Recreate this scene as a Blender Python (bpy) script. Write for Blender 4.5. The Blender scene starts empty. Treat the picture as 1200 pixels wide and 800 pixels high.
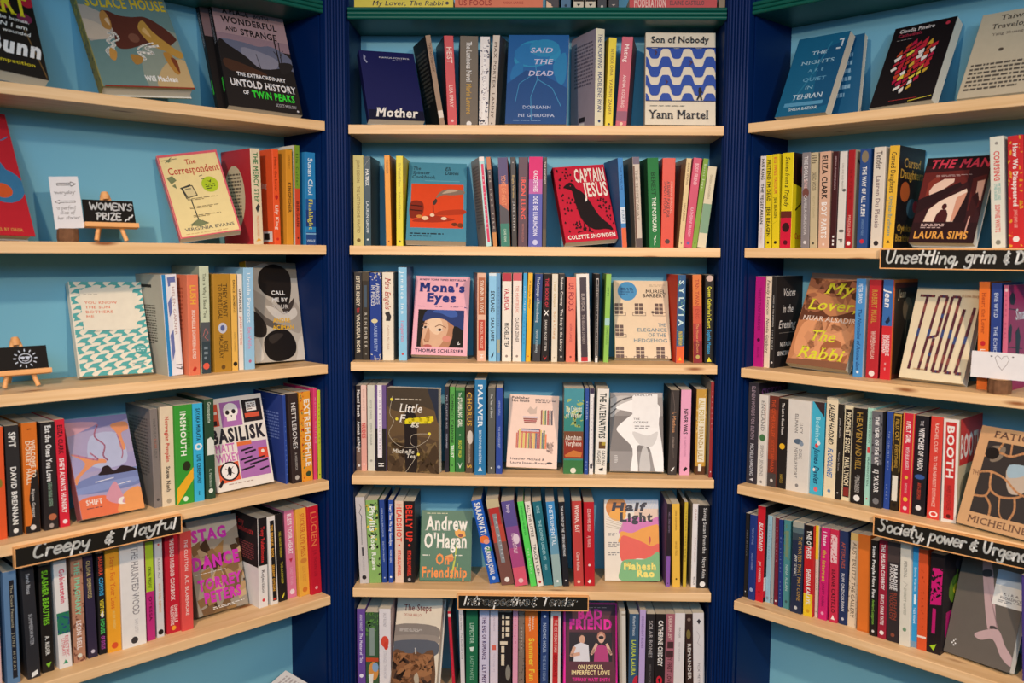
import bpy, math, random, hashlib
from mathutils import Matrix, Vector
C = bpy.context.scene.collection
S = bpy.context.scene
R = math.radians

# ------------------------------------------------------------------ camera, light, exposure
cam_d = bpy.data.cameras.new('camera'); cam = bpy.data.objects.new('camera', cam_d); C.objects.link(cam)
cam_d.sensor_width = 36.0; cam_d.lens = 1090.263 * 36.0 / 1200.0; cam_d.clip_start = 0.05
FW = Vector((-0.02139529, 0.99532209, -0.09421346)); RT = Vector((0.9997319, 0.0221337, 0.00679949)); UP = Vector((-0.00885298, 0.09404273, 0.9955288))
m = Matrix((RT, UP, -FW)).transposed().to_4x4(); m.translation = (-0.003449, -2.167667, 1.395019)
cam_d.dof.use_dof = True; cam_d.dof.focus_distance = 2.2; cam_d.dof.aperture_fstop = 4.0
cam.matrix_world = m
S.camera = cam
S.view_settings.view_transform = 'Standard'; S.view_settings.look = 'None'
S.view_settings.gamma = 1.0; S.view_settings.use_curve_mapping = False
S.view_settings.exposure = 0.0
wd = bpy.data.worlds.new('shop_ambience'); S.world = wd; wd.use_nodes = True
wd.node_tree.nodes['Background'].inputs[0].default_value = (1.0, 0.87, 0.76, 1); wd.node_tree.nodes['Background'].inputs[1].default_value = 0.17
def spot(name, loc, aim, power, angle, blend, size, col=(1.0, 0.80, 0.58)):
    l = bpy.data.lights.new(name, 'SPOT'); l.energy = power; l.spot_size = R(angle); l.spot_blend = blend
    l.shadow_soft_size = size; l.color = col
    o = bpy.data.objects.new(name, l); C.objects.link(o); o.location = loc
    o.rotation_euler = (Vector(aim) - Vector(loc)).to_track_quat('-Z', 'Y').to_euler()
TUNGSTEN = (1.0, 0.66, 0.45)
spot('pendant_lamp', (-.63, -2.08, 2.12), (.2, 0, .55), 165, 86, 1.0, .035, TUNGSTEN)
spot('pendant_lamp', (.95, -2.45, 2.15), (-.1, 0, .5), 190, 76, 1.0, .035, TUNGSTEN)
l = bpy.data.lights.new('shop_window_daylight', 'AREA'); l.shape = 'RECTANGLE'; l.size = 2.6; l.size_y = 0.9; l.energy = 58; l.color = (.36, .68, 1.0)
o = bpy.data.objects.new('shop_window_daylight', l); C.objects.link(o); o.location = (0.1, -3.7, 2.25)
o.rotation_euler = (Vector((0, 0, .6)) - o.location).to_track_quat('-Z', 'Y').to_euler()
# ------------------------------------------------------------------ materials
def lin(h):
    if len(h) == 3: h = ''.join(c * 2 for c in h)
    v = [int(h[i:i + 2], 16) / 255 for i in (0, 2, 4)]
    return [x / 12.92 if x <= .04045 else ((x + .055) / 1.055) ** 2.4 for x in v] + [1.0]
def new_mat(name, rough=.5, spec=.3):
    mt = bpy.data.materials.new(name); mt.use_nodes = True; nt = mt.node_tree; b = nt.nodes['Principled BSDF']
    b.inputs['Roughness'].default_value = rough; b.inputs['Specular IOR Level'].default_value = spec
    return mt, nt, b
def nd(nt, t, **k):
    n = nt.nodes.new(t)
    for a, v in k.items(): setattr(n, a, v)
    return n
def mix_noise(nt, b, base_socket, scale, amt, vec=None, detail=3, tint=None):
    """multiply a colour by a gentle procedural noise"""
    nz = nd(nt, 'ShaderNodeTexNoise'); nz.inputs['Scale'].default_value = scale; nz.inputs['Detail'].default_value = detail
    if vec: nt.links.new(vec, nz.inputs['Vector'])
    mr = nd(nt, 'ShaderNodeMapRange'); mr.inputs['To Min'].default_value = 1 - amt; mr.inputs['To Max'].default_value = 1 + amt
    nt.links.new(nz.outputs['Fac'], mr.inputs['Value'])
    mx = nd(nt, 'ShaderNodeVectorMath', operation='SCALE')
    nt.links.new(base_socket, mx.inputs[0]); nt.links.new(mr.outputs[0], mx.inputs['Scale'])
    out = mx.outputs[0]
    if tint:                                  # ink density of the print
        tm = nd(nt, 'ShaderNodeVectorMath', operation='MULTIPLY'); tm.inputs[1].default_value = tint; nt.links.new(out, tm.inputs[0]); out = tm.outputs[0]
    nt.links.new(out, b.inputs['Base Color'])
INK = (.76, .87, .92)
def printed(name, rough, spec):
    mt, nt, b = new_mat(name, rough, spec)
    at = nd(nt, 'ShaderNodeAttribute', attribute_name='ink'); tc = nd(nt, 'ShaderNodeTexCoord')
    mix_noise(nt, b, at.outputs['Color'], 60, .07, tc.outputs['Object'], 3, INK)
    return mt
M = {'card': printed('printed_card', .42, .32), 'matte': printed('printed_matte_card', .65, .2)}
mt, nt, b = new_mat('page_edges', .85, .1)
at = nd(nt, 'ShaderNodeAttribute', attribute_name='ink'); tc = nd(nt, 'ShaderNodeTexCoord'); mp = nd(nt, 'ShaderNodeMapping'); mp.inputs['Scale'].default_value = (2600, 2600, 20)
nt.links.new(tc.outputs['Object'], mp.inputs['Vector']); mix_noise(nt, b, at.outputs['Color'], 1, .16, mp.outputs[0], 1, INK); M['pages'] = mt
def wood(name, c1, c2, c3, rough):
    mt, nt, b = new_mat(name, rough, .3)
    tc = nd(nt, 'ShaderNodeTexCoord'); mp = nd(nt, 'ShaderNodeMapping'); mp.inputs['Scale'].default_value = (2.2, 34, 60)
    nt.links.new(tc.outputs['Object'], mp.inputs['Vector'])
    nz = nd(nt, 'ShaderNodeTexNoise'); nz.inputs['Scale'].default_value = 1.6; nz.inputs['Detail'].default_value = 6; nz.inputs['Distortion'].default_value = .6
    nt.links.new(mp.outputs[0], nz.inputs['Vector'])
    cr = nd(nt, 'ShaderNodeValToRGB'); e = cr.color_ramp.elements
    e[0].position = .28; e[0].color = lin(c1); e[1].position = .72; e[1].color = lin(c3); x = e.new(.5); x.color = lin(c2)
    nt.links.new(nz.outputs['Fac'], cr.inputs['Fac'])
    # small knots
    mp2 = nd(nt, 'ShaderNodeMapping'); mp2.inputs['Scale'].default_value = (3.2, 11, 16); nt.links.new(tc.outputs['Object'], mp2.inputs['Vector'])
    vo = nd(nt, 'ShaderNodeTexVoronoi'); vo.inputs['Scale'].default_value = 1.3; nt.links.new(mp2.outputs[0], vo.inputs['Vector'])
    k = nd(nt, 'ShaderNodeMapRange'); k.inputs['From Min'].default_value = .05; k.inputs['From Max'].default_value = .13; nt.links.new(vo.outputs['Distance'], k.inputs['Value'])
    mx = nd(nt, 'ShaderNodeMix', data_type='RGBA'); mx.inputs['A'].default_value = lin('8a5a34')
    nt.links.new(k.outputs[0], mx.inputs['Factor']); nt.links.new(cr.outputs[0], mx.inputs['B']); nt.links.new(mx.outputs['Result'], b.inputs['Base Color'])
    return mt
M['pine'] = wood('clear_pine', 'cdae7c', 'd8bb8c', 'e2c89c', .5)
M['beech'] = wood('pale_beech', 'c8935a', 'd8a468', 'e2b27a', .5)
def paint(name, c, rough, amt=.06, scale=3.0, spec=.3):
    mt, nt, b = new_mat(name, rough, spec)
    rgb = nd(nt, 'ShaderNodeRGB'); rgb.outputs[0].default_value = lin(c); tc = nd(nt, 'ShaderNodeTexCoord')
    mix_noise(nt, b, rgb.outputs[0], scale, amt, tc.outputs['Object']); return mt
M['sky_paint'] = paint('sky_blue_wall_paint', '6cafc8', .7)
M['navy_paint'] = paint('navy_satin_paint', '022052', .45, .06, 3.0, .12)
M['green_paint'] = paint('bottle_green_satin_paint', '06574a', .4)
M['floor'] = paint('floor_boards', '3e3024', .5, .25, 6)
M['bark'] = paint('rough_bark', '6a4c34', .9, .5, 90)
M['cutwood'] = paint('cut_log_face', 'c09a6c', .8, .2, 60)

# ------------------------------------------------------------------ mesh collecting
class MB:
    def __init__(s): s.v = []; s.f = []; s.c = []; s.mi = []; s.sm = []
    def face(s, pts, col, mi=0, sm=False):
        n = len(s.v); s.v += [tuple(p) for p in pts]; s.f.append(tuple(range(n, n + len(pts)))); s.c.append(col); s.mi.append(mi); s.sm.append(sm)
    def mesh(s, vs, fs, col, mi=0, sm=False):
        n = len(s.v); s.v += [tuple(p) for p in vs]
        for f in fs: s.f.append(tuple(i + n for i in f)); s.c.append(col); s.mi.append(mi); s.sm.append(sm)
    def box(s, a, b, col='ffffff', mi=0, mat=None):
        (x0, y0, z0), (x1, y1, z1) = a, b
        vs = [Vector(p) for p in ((x0, y0, z0), (x1, y0, z0), (x1, y1, z0), (x0, y1, z0), (x0, y0, z1), (x1, y0, z1), (x1, y1, z1), (x0, y1, z1))]
        if mat: vs = [mat @ p for p in vs]
        s.mesh(vs, [(0, 3, 2, 1), (4, 5, 6, 7), (0, 1, 5, 4), (1, 2, 6, 5), (2, 3, 7, 6), (3, 0, 4, 7)], col, mi)
    def bevelbox(s, a, b, r, col='ffffff'):
        """box with chamfered long edges (profile in y-z, extruded along x)"""
        (x0, y0, z0), (x1, y1, z1) = a, b
        pr = [(y0 + r, z0), (y1, z0), (y1, z1), (y0 + r, z1), (y0 + r * .3, z1 - r * .3), (y0, z1 - r), (y0, z0 + r), (y0 + r * .3, z0 + r * .3)]
        n = len(pr); vs = [(x, y, z) for x in (x0, x1) for y, z in pr]
        s.mesh(vs, [tuple(range(n)), tuple(range(2 * n - 1, n - 1, -1))] + [(i, i + n, (i + 1) % n + n, (i + 1) % n) for i in range(n)], col)
    def tube(s, pts, rads, col='ffffff', seg=12, caps=True):
        """round bar through pts"""
        rings = []
        for i, p in enumerate(pts):
            p = Vector(p); d = (Vector(pts[min(i + 1, len(pts) - 1)]) - Vector(pts[max(i - 1, 0)])).normalized()
            a = d.orthogonal().normalized(); b2 = d.cross(a)
            rings.append([p + (a * math.cos(t) + b2 * math.sin(t)) * rads[i] for t in [2 * math.pi * k / seg for k in range(seg)]])
        vs = [q for r in rings for q in r]; fs = []
        for i in range(len(rings) - 1):
            for k in range(seg): fs.append((i * seg + k, i * seg + (k + 1) % seg, (i + 1) * seg + (k + 1) % seg, (i + 1) * seg + k))
        s.mesh(vs, fs, col, 0, True)
        if caps: s.face(rings[0][::-1], col); s.face(rings[-1], col)
    def build(s, name, mats, parent=None):
        me = bpy.data.meshes.new(name); me.from_pydata(s.v, [], s.f)
        for mt in (mats if isinstance(mats, (list, tuple)) else [mats]): me.materials.append(mt)
        me.polygons.foreach_set('material_index', s.mi); me.polygons.foreach_set('use_smooth', s.sm)
        at = me.attributes.new('ink', 'FLOAT_COLOR', 'CORNER'); cache = {}; buf = []
        for f, c in zip(s.f, s.c):
            if c not in cache: cache[c] = lin(c)
            buf += cache[c] * len(f)
        at.data.foreach_set('color', buf); me.update()
        o = bpy.data.objects.new(name, me); C.objects.link(o)
        if parent: o.parent = parent
        return o
def tag(o, label=None, cat=None, group=None, kind=None):
    for k, v in (('label', label), ('category', cat), ('group', group), ('kind', kind)):
        if v: o[k] = v
    return o
def thing(name, mat, label, cat, group=None):
    o = bpy.data.objects.new(name, None); C.objects.link(o); o.empty_display_size = .02; o.matrix_world = mat
    return tag(o, label, cat, group)

# ------------------------------------------------------------------ lettering: glyph outlines cut from the built-in font
GL = {}
def make_glyphs(need):
    objs = []
    for key in need:
        ch, st = key; row = []
        for body in (ch, 'H' + ch + 'H'):
            cu = bpy.data.curves.new('glyph', 'FONT'); cu.body = body; cu.size = 1; cu.resolution_u = 2; cu.offset = .05 if 'B' in st else .028 if 'b' in st else .011
            o = bpy.data.objects.new('glyph', cu); C.objects.link(o); row.append(o)
        objs.append((key, row))
    cu = bpy.data.curves.new('glyph', 'FONT'); cu.body = 'HH'; hh = bpy.data.objects.new('glyph', cu); C.objects.link(hh)
    dg = bpy.context.evaluated_depsgraph_get(); dg.update()
    def grab(o):
        e = o.evaluated_get(dg); me = e.to_mesh(); vs = [(v.co.x, v.co.y) for v in me.vertices]; fs = [tuple(p.vertices) for p in me.polygons]; e.to_mesh_clear(); return vs, fs
    wHH = max(p[0] for p in grab(hh)[0]) - min(p[0] for p in grab(hh)[0])
    for key, (a, b2) in objs:
        vs, fs = grab(a); wv = grab(b2)[0]
        if key[0] == 'M': vs, fs = letter_m(.05 if 'B' in key[1] else .028 if 'b' in key[1] else .011)
        adv = max(p[0] for p in wv) - min(p[0] for p in wv) - wHH
        if 'b' in key[1]: adv += .0
        if 's' in key[1] and vs: vs, fs = add_serifs(vs, fs, 'b' in key[1] or 'B' in key[1])
        GL[key] = (vs, fs, max(adv, .12))
    for key, (a, b2) in objs:
        for o in (a, b2): cu = o.data; bpy.data.objects.remove(o); bpy.data.curves.remove(cu)
    cu = hh.data; bpy.data.objects.remove(hh); bpy.data.curves.remove(cu)
def letter_m(o):
    # the font's M folds over itself when emboldened, so it is drawn from four strokes
    w = .105 + 2 * o; a, b2, top, bot = .073 - o, .709 + o, .682 + o, -o; c = .391
    vs = [(a, bot), (a + w, bot), (a + w, top), (a, top), (b2 - w, bot), (b2, bot), (b2, top), (b2 - w, top),
          (a, top), (a + w * 1.15, top), (c + w * .45, .25), (c - w * .45, .25), (b2 - w * 1.15, top), (b2, top), (c + w * .45, .25), (c - w * .45, .25)]
    return vs, [(0, 1, 2, 3), (4, 5, 6, 7), (8, 11, 10, 9), (12, 15, 14, 13)]
def add_serifs(vs, fs, bold):
    cnt = {}
    for f in fs:
        for i in range(len(f)):
            e = tuple(sorted((f[i], f[(i + 1) % len(f)]))); cnt[e] = cnt.get(e, 0) + 1
    ys = [p[1] for p in vs]; lo, hi = min(ys), max(ys); vs = list(vs); fs = list(fs); x = .03 if bold else .05; t = .05
    for (i, j), n in cnt.items():
        if n != 1: continue
        (x0, y0), (x1, y1) = vs[i], vs[j]
        if abs(y0 - y1) > .004 or not .05 < abs(x0 - x1) < .24: continue
        if abs(y0 - lo) < .02 and abs(lo) < .06: s = 1
        elif abs(y0 - hi) < .02 or abs(y0 - .53) < .04: s = -1
        else: continue
        a, b2 = min(x0, x1) - x, max(x0, x1) + x; k = len(vs)
        vs += [(a, y0), (b2, y0), (b2, y0 + s * t), (a, y0 + s * t)]; fs.append((k, k + 1, k + 2, k + 3))
    return vs, fs
CAP = .69
def text_shape(txt, st, L, hcap):
    """letters of one line filling length L at capital height hcap: list of (verts, faces) in plane coordinates"""
    st2 = ''.join(c for c in 'Bbs' if c in st); k = hcap / CAP
    adv = [GL[(c, st2)][2] for c in txt]; nat = sum(adv) * k; sx = L / nat if nat else 1; sp = 0
    if sx > 1.8: sp = (L - nat * 1.3) / max(len(txt) - 1, 1); sx = 1.3
    x = 0; out = []; sh = .22 if 'i' in st else 0
    for c, a in zip(txt, adv):
        vs, fs, _ = GL[(c, st2)]
        if vs: out.append(([(x + px * k * sx + sh * py * k, py * k) for px, py in vs], fs))
        x += a * k * sx + sp
    return out

# ------------------------------------------------------------------ printing on a flat face
def clip(poly):
    for ax, lim, sg in ((0, 0, 1), (0, 1, -1), (1, 0, 1), (1, 1, -1)):
        out = []
        for i in range(len(poly)):
            p, q = poly[i - 1], poly[i]; dp, dq = (p[ax] - lim) * sg, (q[ax] - lim) * sg
            if (dp >= 0) != (dq >= 0):
                t = dp / (dp - dq); out.append((p[0] + (q[0] - p[0]) * t, p[1] + (q[1] - p[1]) * t))
            if dq >= 0: out.append(q)
        poly = out
        if len(poly) < 3: return None
    return poly
class Face:
    """a printable rectangle: top-left corner o, unit vectors ex (right) and ey (down), width w, height h"""
    def __init__(s, mb, o, ex, ey, w, h, seed=0):
        s.mb = mb; s.o = Vector(o); s.ex = Vector(ex); s.ey = Vector(ey); s.n = s.ey.cross(s.ex); s.w = w; s.h = h; s.lay = .00008; s.rnd = random.Random(seed)
    def P(s, x, y): return s.o + s.ex * (x * s.w) + s.ey * (y * s.h) + s.n * s.lay
    def poly(s, col, pts):
        pts = clip(list(pts))
        if not pts: return
        a = sum(pts[i - 1][0] * pts[i][1] - pts[i][0] * pts[i - 1][1] for i in range(len(pts)))
        if abs(a) < 1e-7: return
        s.mb.face([s.P(*p) for p in (pts if a < 0 else pts[::-1])], col)
    def step(s): s.lay += .000018
    def ell(s, col, cx, cy, rx, ry, n=18, a0=0, rot=0):
        pts = []
        for k in range(n):
            t = 2 * math.pi * k / n + a0; u, v = rx * math.cos(t) * s.w, ry * math.sin(t) * s.h
            c, q = math.cos(rot), math.sin(rot); pts.append((cx + (u * c - v * q) / s.w, cy + (u * q + v * c) / s.h))
        s.poly(col, pts)
    @staticmethod
    def smooth(pts, closed):
        out = []; n = len(pts)
        for i in range(n if closed else n - 1):
            g = (lambda j: pts[j % n]) if closed else (lambda j: pts[min(max(j, 0), n - 1)])
            p0, p1, p2, p3 = g(i - 1), g(i), g(i + 1), g(i + 2)
            for j in range(4):
                t = j / 4; out.append(tuple(p1[q] + .5 * t * (p2[q] - p0[q] + t * (2 * p0[q] - 5 * p1[q] + 4 * p2[q] - p3[q] + t * (3 * (p1[q] - p2[q]) + p3[q] - p0[q]))) for q in (0, 1)))
        return out if closed else out + [pts[-1]]
    def line(s, col, pts, wd):
        wd *= s.w / 2
        P = [(x * s.w, y * s.h) for x, y in pts]
        for (x0, y0), (x1, y1) in zip(P, P[1:]):
            d = math.hypot(x1 - x0, y1 - y0) or 1; nx, ny = -(y1 - y0) / d * wd, (x1 - x0) / d * wd
            s.poly(col, [((x0 + nx) / s.w, (y0 + ny) / s.h), ((x1 + nx) / s.w, (y1 + ny) / s.h), ((x1 - nx) / s.w, (y1 - ny) / s.h), ((x0 - nx) / s.w, (y0 - ny) / s.h)])
        for x, y in P[1:-1]: s.ell(col, x / s.w, y / s.h, wd / s.w, wd / s.h, 8)
    def greek(s, col, x0, x1, y0, y1, n):
        p = (y1 - y0) / n
        for i in range(n):
            y = y0 + p * i; x = x0; end = x1 if i < n - 1 else x0 + (x1 - x0) * s.rnd.uniform(.5, .9)
            while x < end:
                l = s.rnd.uniform(.03, .11); s.poly(col, [(x, y + p * .2), (min(x + l, end), y + p * .2), (min(x + l, end), y + p * .7), (x, y + p * .7)]); x += l + .02
    def blobs(s, col, n, f0, f1, a0=0., a1=1.):
        for _ in range(n * 4):
            cx, cy = s.rnd.uniform(a0, a1), s.rnd.uniform(f0, f1); r = s.rnd.uniform(.06, .2) * s.w * (a1 - a0) ** .5; rot = s.rnd.uniform(0, 3.1); k = s.rnd.randint(5, 9); pts = []
            for q in range(k):
                t = 2 * math.pi * q / k; rr = r * s.rnd.uniform(.45, 1); u, v = rr * math.cos(t) * 1.5, rr * math.sin(t) * .7
                pts.append((min(max(cx + (u * math.cos(rot) - v * math.sin(rot)) / s.w, a0), a1), min(max(cy + (u * math.sin(rot) + v * math.cos(rot)) / s.h, f0), f1)))
            s.poly(col, pts)
    def letters(s, col, shapes, fn):
        for vs, fs in shapes: s.mb.mesh([fn(*p) for p in vs], fs, col)
    def text(s, txt, col, x0, x1, yb, cap, st=''):
        sh = text_shape(txt, st, (x1 - x0) * s.w, cap * s.h)
        s.letters(col, sh, lambda x, y: s.P(x0 + x / s.w, yb - y / s.h))
    def spine_text(s, txt, col, f0, f1, hgt=.5, st='', a=.5):
        hgt = hgt or .5; cap = hgt * s.w
        if 'h' in st: return s.text(txt, col, .08, .92, f1, min((f1 - f0), .5), st)
        sh = text_shape(txt, st, (f1 - f0) * s.h, cap)
        s.letters(col, sh, lambda x, y: s.P(a + (y - cap / 2) / s.w, f0 + x / s.h))
    def ops(s, src, spine=False):
        for op in src.split(';'):
            if not op: continue
            p = op.split(':'); k = p[0]
            if k == 'z': s.ops(ART[p[1]]() if callable(ART[p[1]]) else ART[p[1]]); continue
            s.step()
            if k == 't':
                if spine: s.spine_text(p[1], p[2], float(p[3]), float(p[4]), float(p[5]) if len(p) > 5 and p[5] else .5, p[6] if len(p) > 6 else '', float(p[7]) if len(p) > 7 else .5)
                else: s.text(p[1], p[2], *map(float, p[3:7]), p[7] if len(p) > 7 else '')
                continue
            col = p[1]
            if k in 'plPL': pts = [tuple(map(float, q.split(','))) for q in p[2].split()]
            else: g = [float(q) for q in p[2:]]
            if k == 'b': a0, a1 = (g + [0, 1])[2:4] if len(g) < 3 else g[2:4]; s.poly(col, [(a0, g[0]), (a1, g[0]), (a1, g[1]), (a0, g[1])])
            elif k == 'd': r = (g[1] if len(g) > 1 else .3) * .5; s.ell(col, .5, g[0], r, r * s.w / s.h, 12)
            elif k == 'e': s.ell(col, *g)
            elif k == 'r': s.poly(col, [(g[0], g[1]), (g[2], g[1]), (g[2], g[3]), (g[0], g[3])])
            elif k == 'p': s.poly(col, pts)
            elif k == 'P': s.poly(col, s.smooth(pts, True))
            elif k == 'l': s.line(col, pts, float(p[3]))
            elif k == 'L': s.line(col, s.smooth(pts, False), float(p[3]))
            elif k == 'x': s.greek(col, *g[:4], int(g[4]))
            elif k == 'w': s.blobs(col, int(g[0]), *(g[1:] if len(g) > 1 else [0, 1]))
# ------------------------------------------------------------------ cover pictures (x right, y down, both 0..1)
def art_nobody():
    o = []; wave = lambda x: math.tanh(2.6 * math.sin(2 * math.pi * (x - .045) / .317)) * .056
    for i in range(4):                       # thick rounded wave bands
        yc = .175 + .2 * i; xs = [k / 50 for k in range(51)]
        for k in range(50):
            a, b2 = xs[k], xs[k + 1]; t = lambda x: min(max(x, .165), .745)
            q = [(a, t(yc + wave(a) - .056)), (b2, t(yc + wave(b2) - .056)), (b2, t(yc + wave(b2) + .056)), (a, t(yc + wave(a) + .056))]
            o.append('p:2c4fa4:' + ' '.join('%.3f,%.3f' % z for z in q))
    o += ['r:2a3a7a:0:.165:1:.171', 'r:2a3a7a:0:.742:1:.748', 'l:5a3a4a:.13,.2 .15,.22 .13,.25:.015', 'l:5a3a4a:.62,.31 .66,.33 .62,.36:.015', 'l:5a3a4a:.28,.52 .31,.54 .28,.57:.015',
          'e:201c1c:.775:.615:.02:.016', 'p:201c1c:.75,.63 .8,.63 .79,.68 .76,.68', 'l:201c1c:.77,.68 .735,.735:.022', 'l:201c1c:.78,.68 .8,.735:.022', 'l:201c1c:.79,.64 .815,.66:.015']
    return ';'.join(o)
def art_raven():
    o = []; r = random.Random(4)
    for _ in range(170):
        x, y = r.uniform(.04, .97), r.uniform(.03, .88)
        if .34 < x and y < .44 or abs((x - .3) - (y - .3) * 1.0) < .17 and y > .2: continue
        o.append('p:3a1018:%.3f,%.3f %.3f,%.3f %.3f,%.3f %.3f,%.3f' % (x, y - .018, x + .022, y, x + .005, y + .018, x - .02, y + .006))
    o += ['p:1c1214:.13,.28 .25,.22 .33,.24 .37,.3 .48,.36 .6,.5 .72,.68 .9,.82 .93,.88 .8,.86 .62,.86 .5,.82 .38,.72 .32,.55 .3,.42 .28,.33 .2,.3',
          'p:1c1214:.4,.74 .42,.86 .38,.86', 'p:1c1214:.5,.8 .5,.88 .46,.87', 'l:1c1214:.25,.88 .4,.86 .55,.89:.014', 'e:c81e38:.27,.26'.replace('.27,.26', '.27:.265:.012:.008')]
    return ';'.join(o)
def art_hedgehog():
    o = ['e:4a94c4:.24:.14:.18:.125', 'x:2c5c84:.12:.36:.09:.19:4']
    for i, x in enumerate((.0, .37, .74)):
        for j, y in enumerate((.3, .58, .86)):
            if j == 1 and i: continue
            o += ['r:6a5650:%.3f:%.3f:%.3f:%.3f' % (x, y, x + .15, y + .14)]
            o += ['r:ecd2b0:%.3f:%.3f:%.3f:%.3f' % (x + .07, y, x + .08, y + .14), 'r:ecd2b0:%.3f:%.3f:%.3f:%.3f' % (x, y + .045, x + .15, y + .052), 'r:ecd2b0:%.3f:%.3f:%.3f:%.3f' % (x, y + .09, x + .15, y + .097)]
            o += ['l:6a5650:%.3f,%.3f %.3f,%.3f %.3f,%.3f %.3f,%.3f:.008' % (x - .04, y + .12, x - .04, y + .16, x + .2, y + .16, x + .2, y + .12), 'l:6a5650:%.3f,%.3f %.3f,%.3f:.008' % (x - .04, y + .12, x + .2, y + .12)]
    o += ['e:5a4844:.7:.415:.03:.016']
    return ';'.join(o)
def art_piles():
    o = []; r = random.Random(7); cols = ['c85a3c', 'e0a848', '8a4a3c', 'd8c058', '5a7a4a', 'a83a3c', 'c8b8c8', '4a5a78', 'e8783c', 'b86a4a']
    x = .16
    while x < .76:                           # the long upright row
        w = r.uniform(.018, .04); h = r.uniform(.2, .27); o.append('r:%s:%.3f:%.3f:%.3f:%.3f' % (r.choice(cols), x, .74 - h, x + w, .74)); x += w + .004
    for i in range(4): o.append('r:%s:%.3f:%.3f:%.3f:%.3f' % (r.choice(cols), .28 + .01 * i, .3 + .025 * i, .58 - .01 * i, .32 + .025 * i))
    for i in range(3): o.append('r:%s:%.3f:%.3f:%.3f:%.3f' % (r.choice(cols), .26, .47 + .02 * i, .62, .487 + .02 * i))
    for i, x in enumerate((.64, .68, .72, .77, .81, .85)): o.append('p:%s:%.3f,.21 %.3f,.2 %.3f,.41 %.3f,.41' % (cols[i + 2] if i < 4 else '3a3a4a', x, x + .03, x + .035, x + .005))
    o += ['p:c8b0a0:.36,.22 .42,.16 .5,.2 .56,.15 .55,.26 .42,.27', 'w:b8988a:3:.64:.8:.78:.92']
    return ';'.join(o)
def art_sunwaves():
    o = []; t = '58aaa6'
    for i in range(12):
        for k in range(6):
            x = -.1 + .205 * k + (.1 if i % 2 else 0); y = -.02 + .088 * i
            if .08 < x < .76 and .03 < y < .5: continue
            o += ['p:%s:%s' % (t, ' '.join('%.3f,%.3f' % (x + a, y + b2) for a, b2 in ((0, .06), (.07, .012), (.2, -.004), (.145, .034), (.2, .074), (.1, .088), (.12, .058), (.06, .05))))]
    o += ['r:eee2cc:.12:.09:.86:.52', 'e:4aa09c:.87:.74:.085:.06', 'x:d8f0e8:.81:.93:.71:.77:3', 'x:a8b8b0:.72:.92:.88:.92:2']
    return ';'.join(o)
def art_troll():
    o = []; a, b = '5a2a34', '3a4a7a'
    def bar(p, q, w=.045):
        n = 9
        for i in range(n):
            t0, t1 = i / n, (i + 1) / n
            o.append('l:%s:%.3f,%.3f %.3f,%.3f:%.3f' % (a if i % 3 != 1 else '8a4a44' if i % 2 else b, p[0] + (q[0] - p[0]) * t0, p[1] + (q[1] - p[1]) * t0, p[0] + (q[0] - p[0]) * t1, p[1] + (q[1] - p[1]) * t1, w))
    T, B = .09, .9
    bar((.06, T), (.3, T)); bar((.18, T), (.12, B))
    bar((.37, T), (.28, B)); bar((.37, T), (.5, T)); bar((.5, T), (.46, .52)); bar((.46, .52), (.33, .55)); bar((.42, .55), (.4, B))
    bar((.58, T), (.5, B)); bar((.58, T), (.7, T)); bar((.7, T), (.62, B)); bar((.5, B), (.62, B))
    bar((.8, .22), (.7, B)); bar((.7, B), (.8, B)); bar((.95, .2), (.86, B)); bar((.86, B), (.95, B))
    return ';'.join(o)
def art_flame():
    o = []; r = random.Random(11); cols = ['c82838', 'e8d048', 'f0e4d8', 'c84828', 'b81c40', 'c02834', 'd8a838']
    def hw(y): t = (y - .2) / .66; return .34 * math.sin(math.pi * min(max(t, 0), 1) ** .62) ** .8 if 0 < t < 1 else 0
    for i in range(13):                      # slanting shards of glass, parted by black leading
        for k in range(9):
            u = -.2 + .17 * k; y = .16 + .062 * i + (k - 4) * -.03; c = .5 + (y - .6) * -.1
            x = c - .34 + .09 * k; h = hw(y)
            if abs(x + .05 - c) > h: continue
            j = lambda s_: r.uniform(-s_, s_)
            o.append('p:%s:%.3f,%.3f %.3f,%.3f %.3f,%.3f %.3f,%.3f' % (r.choice(cols), x + j(.02), y + .02 + j(.01), x + .078 + j(.02), y - .022 + j(.012), x + .082 + j(.01), y + .026 + j(.01), x + .01 + j(.02), y + .058 + j(.008)))
    o += ['r:c83838:.3:.945:.75:.95', 'l:e8d048:.62,.98 .98,.95:.012']
    return ';'.join(o)
def art_stag():
    o = []; r = random.Random(5)
    for _ in range(60):
        x, y = r.uniform(0, 1), r.uniform(.25, 1); o.append('p:%s:%.3f,%.3f %.3f,%.3f %.3f,%.3f %.3f,%.3f' % (r.choice(['7a5a3c', '8a6844', 'b89468', '4a3422', 'a07a4c', 'c8a880']), x, y, x + r.uniform(.05, .3), y - r.uniform(0, .1), x + .2, y + .06, x + .04, y + .09))
    o += ['p:c8c0b0:0,0 1,0 1,.12 .6,.24 .3,.2 0,.28']
    return ';'.join(o)
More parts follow.
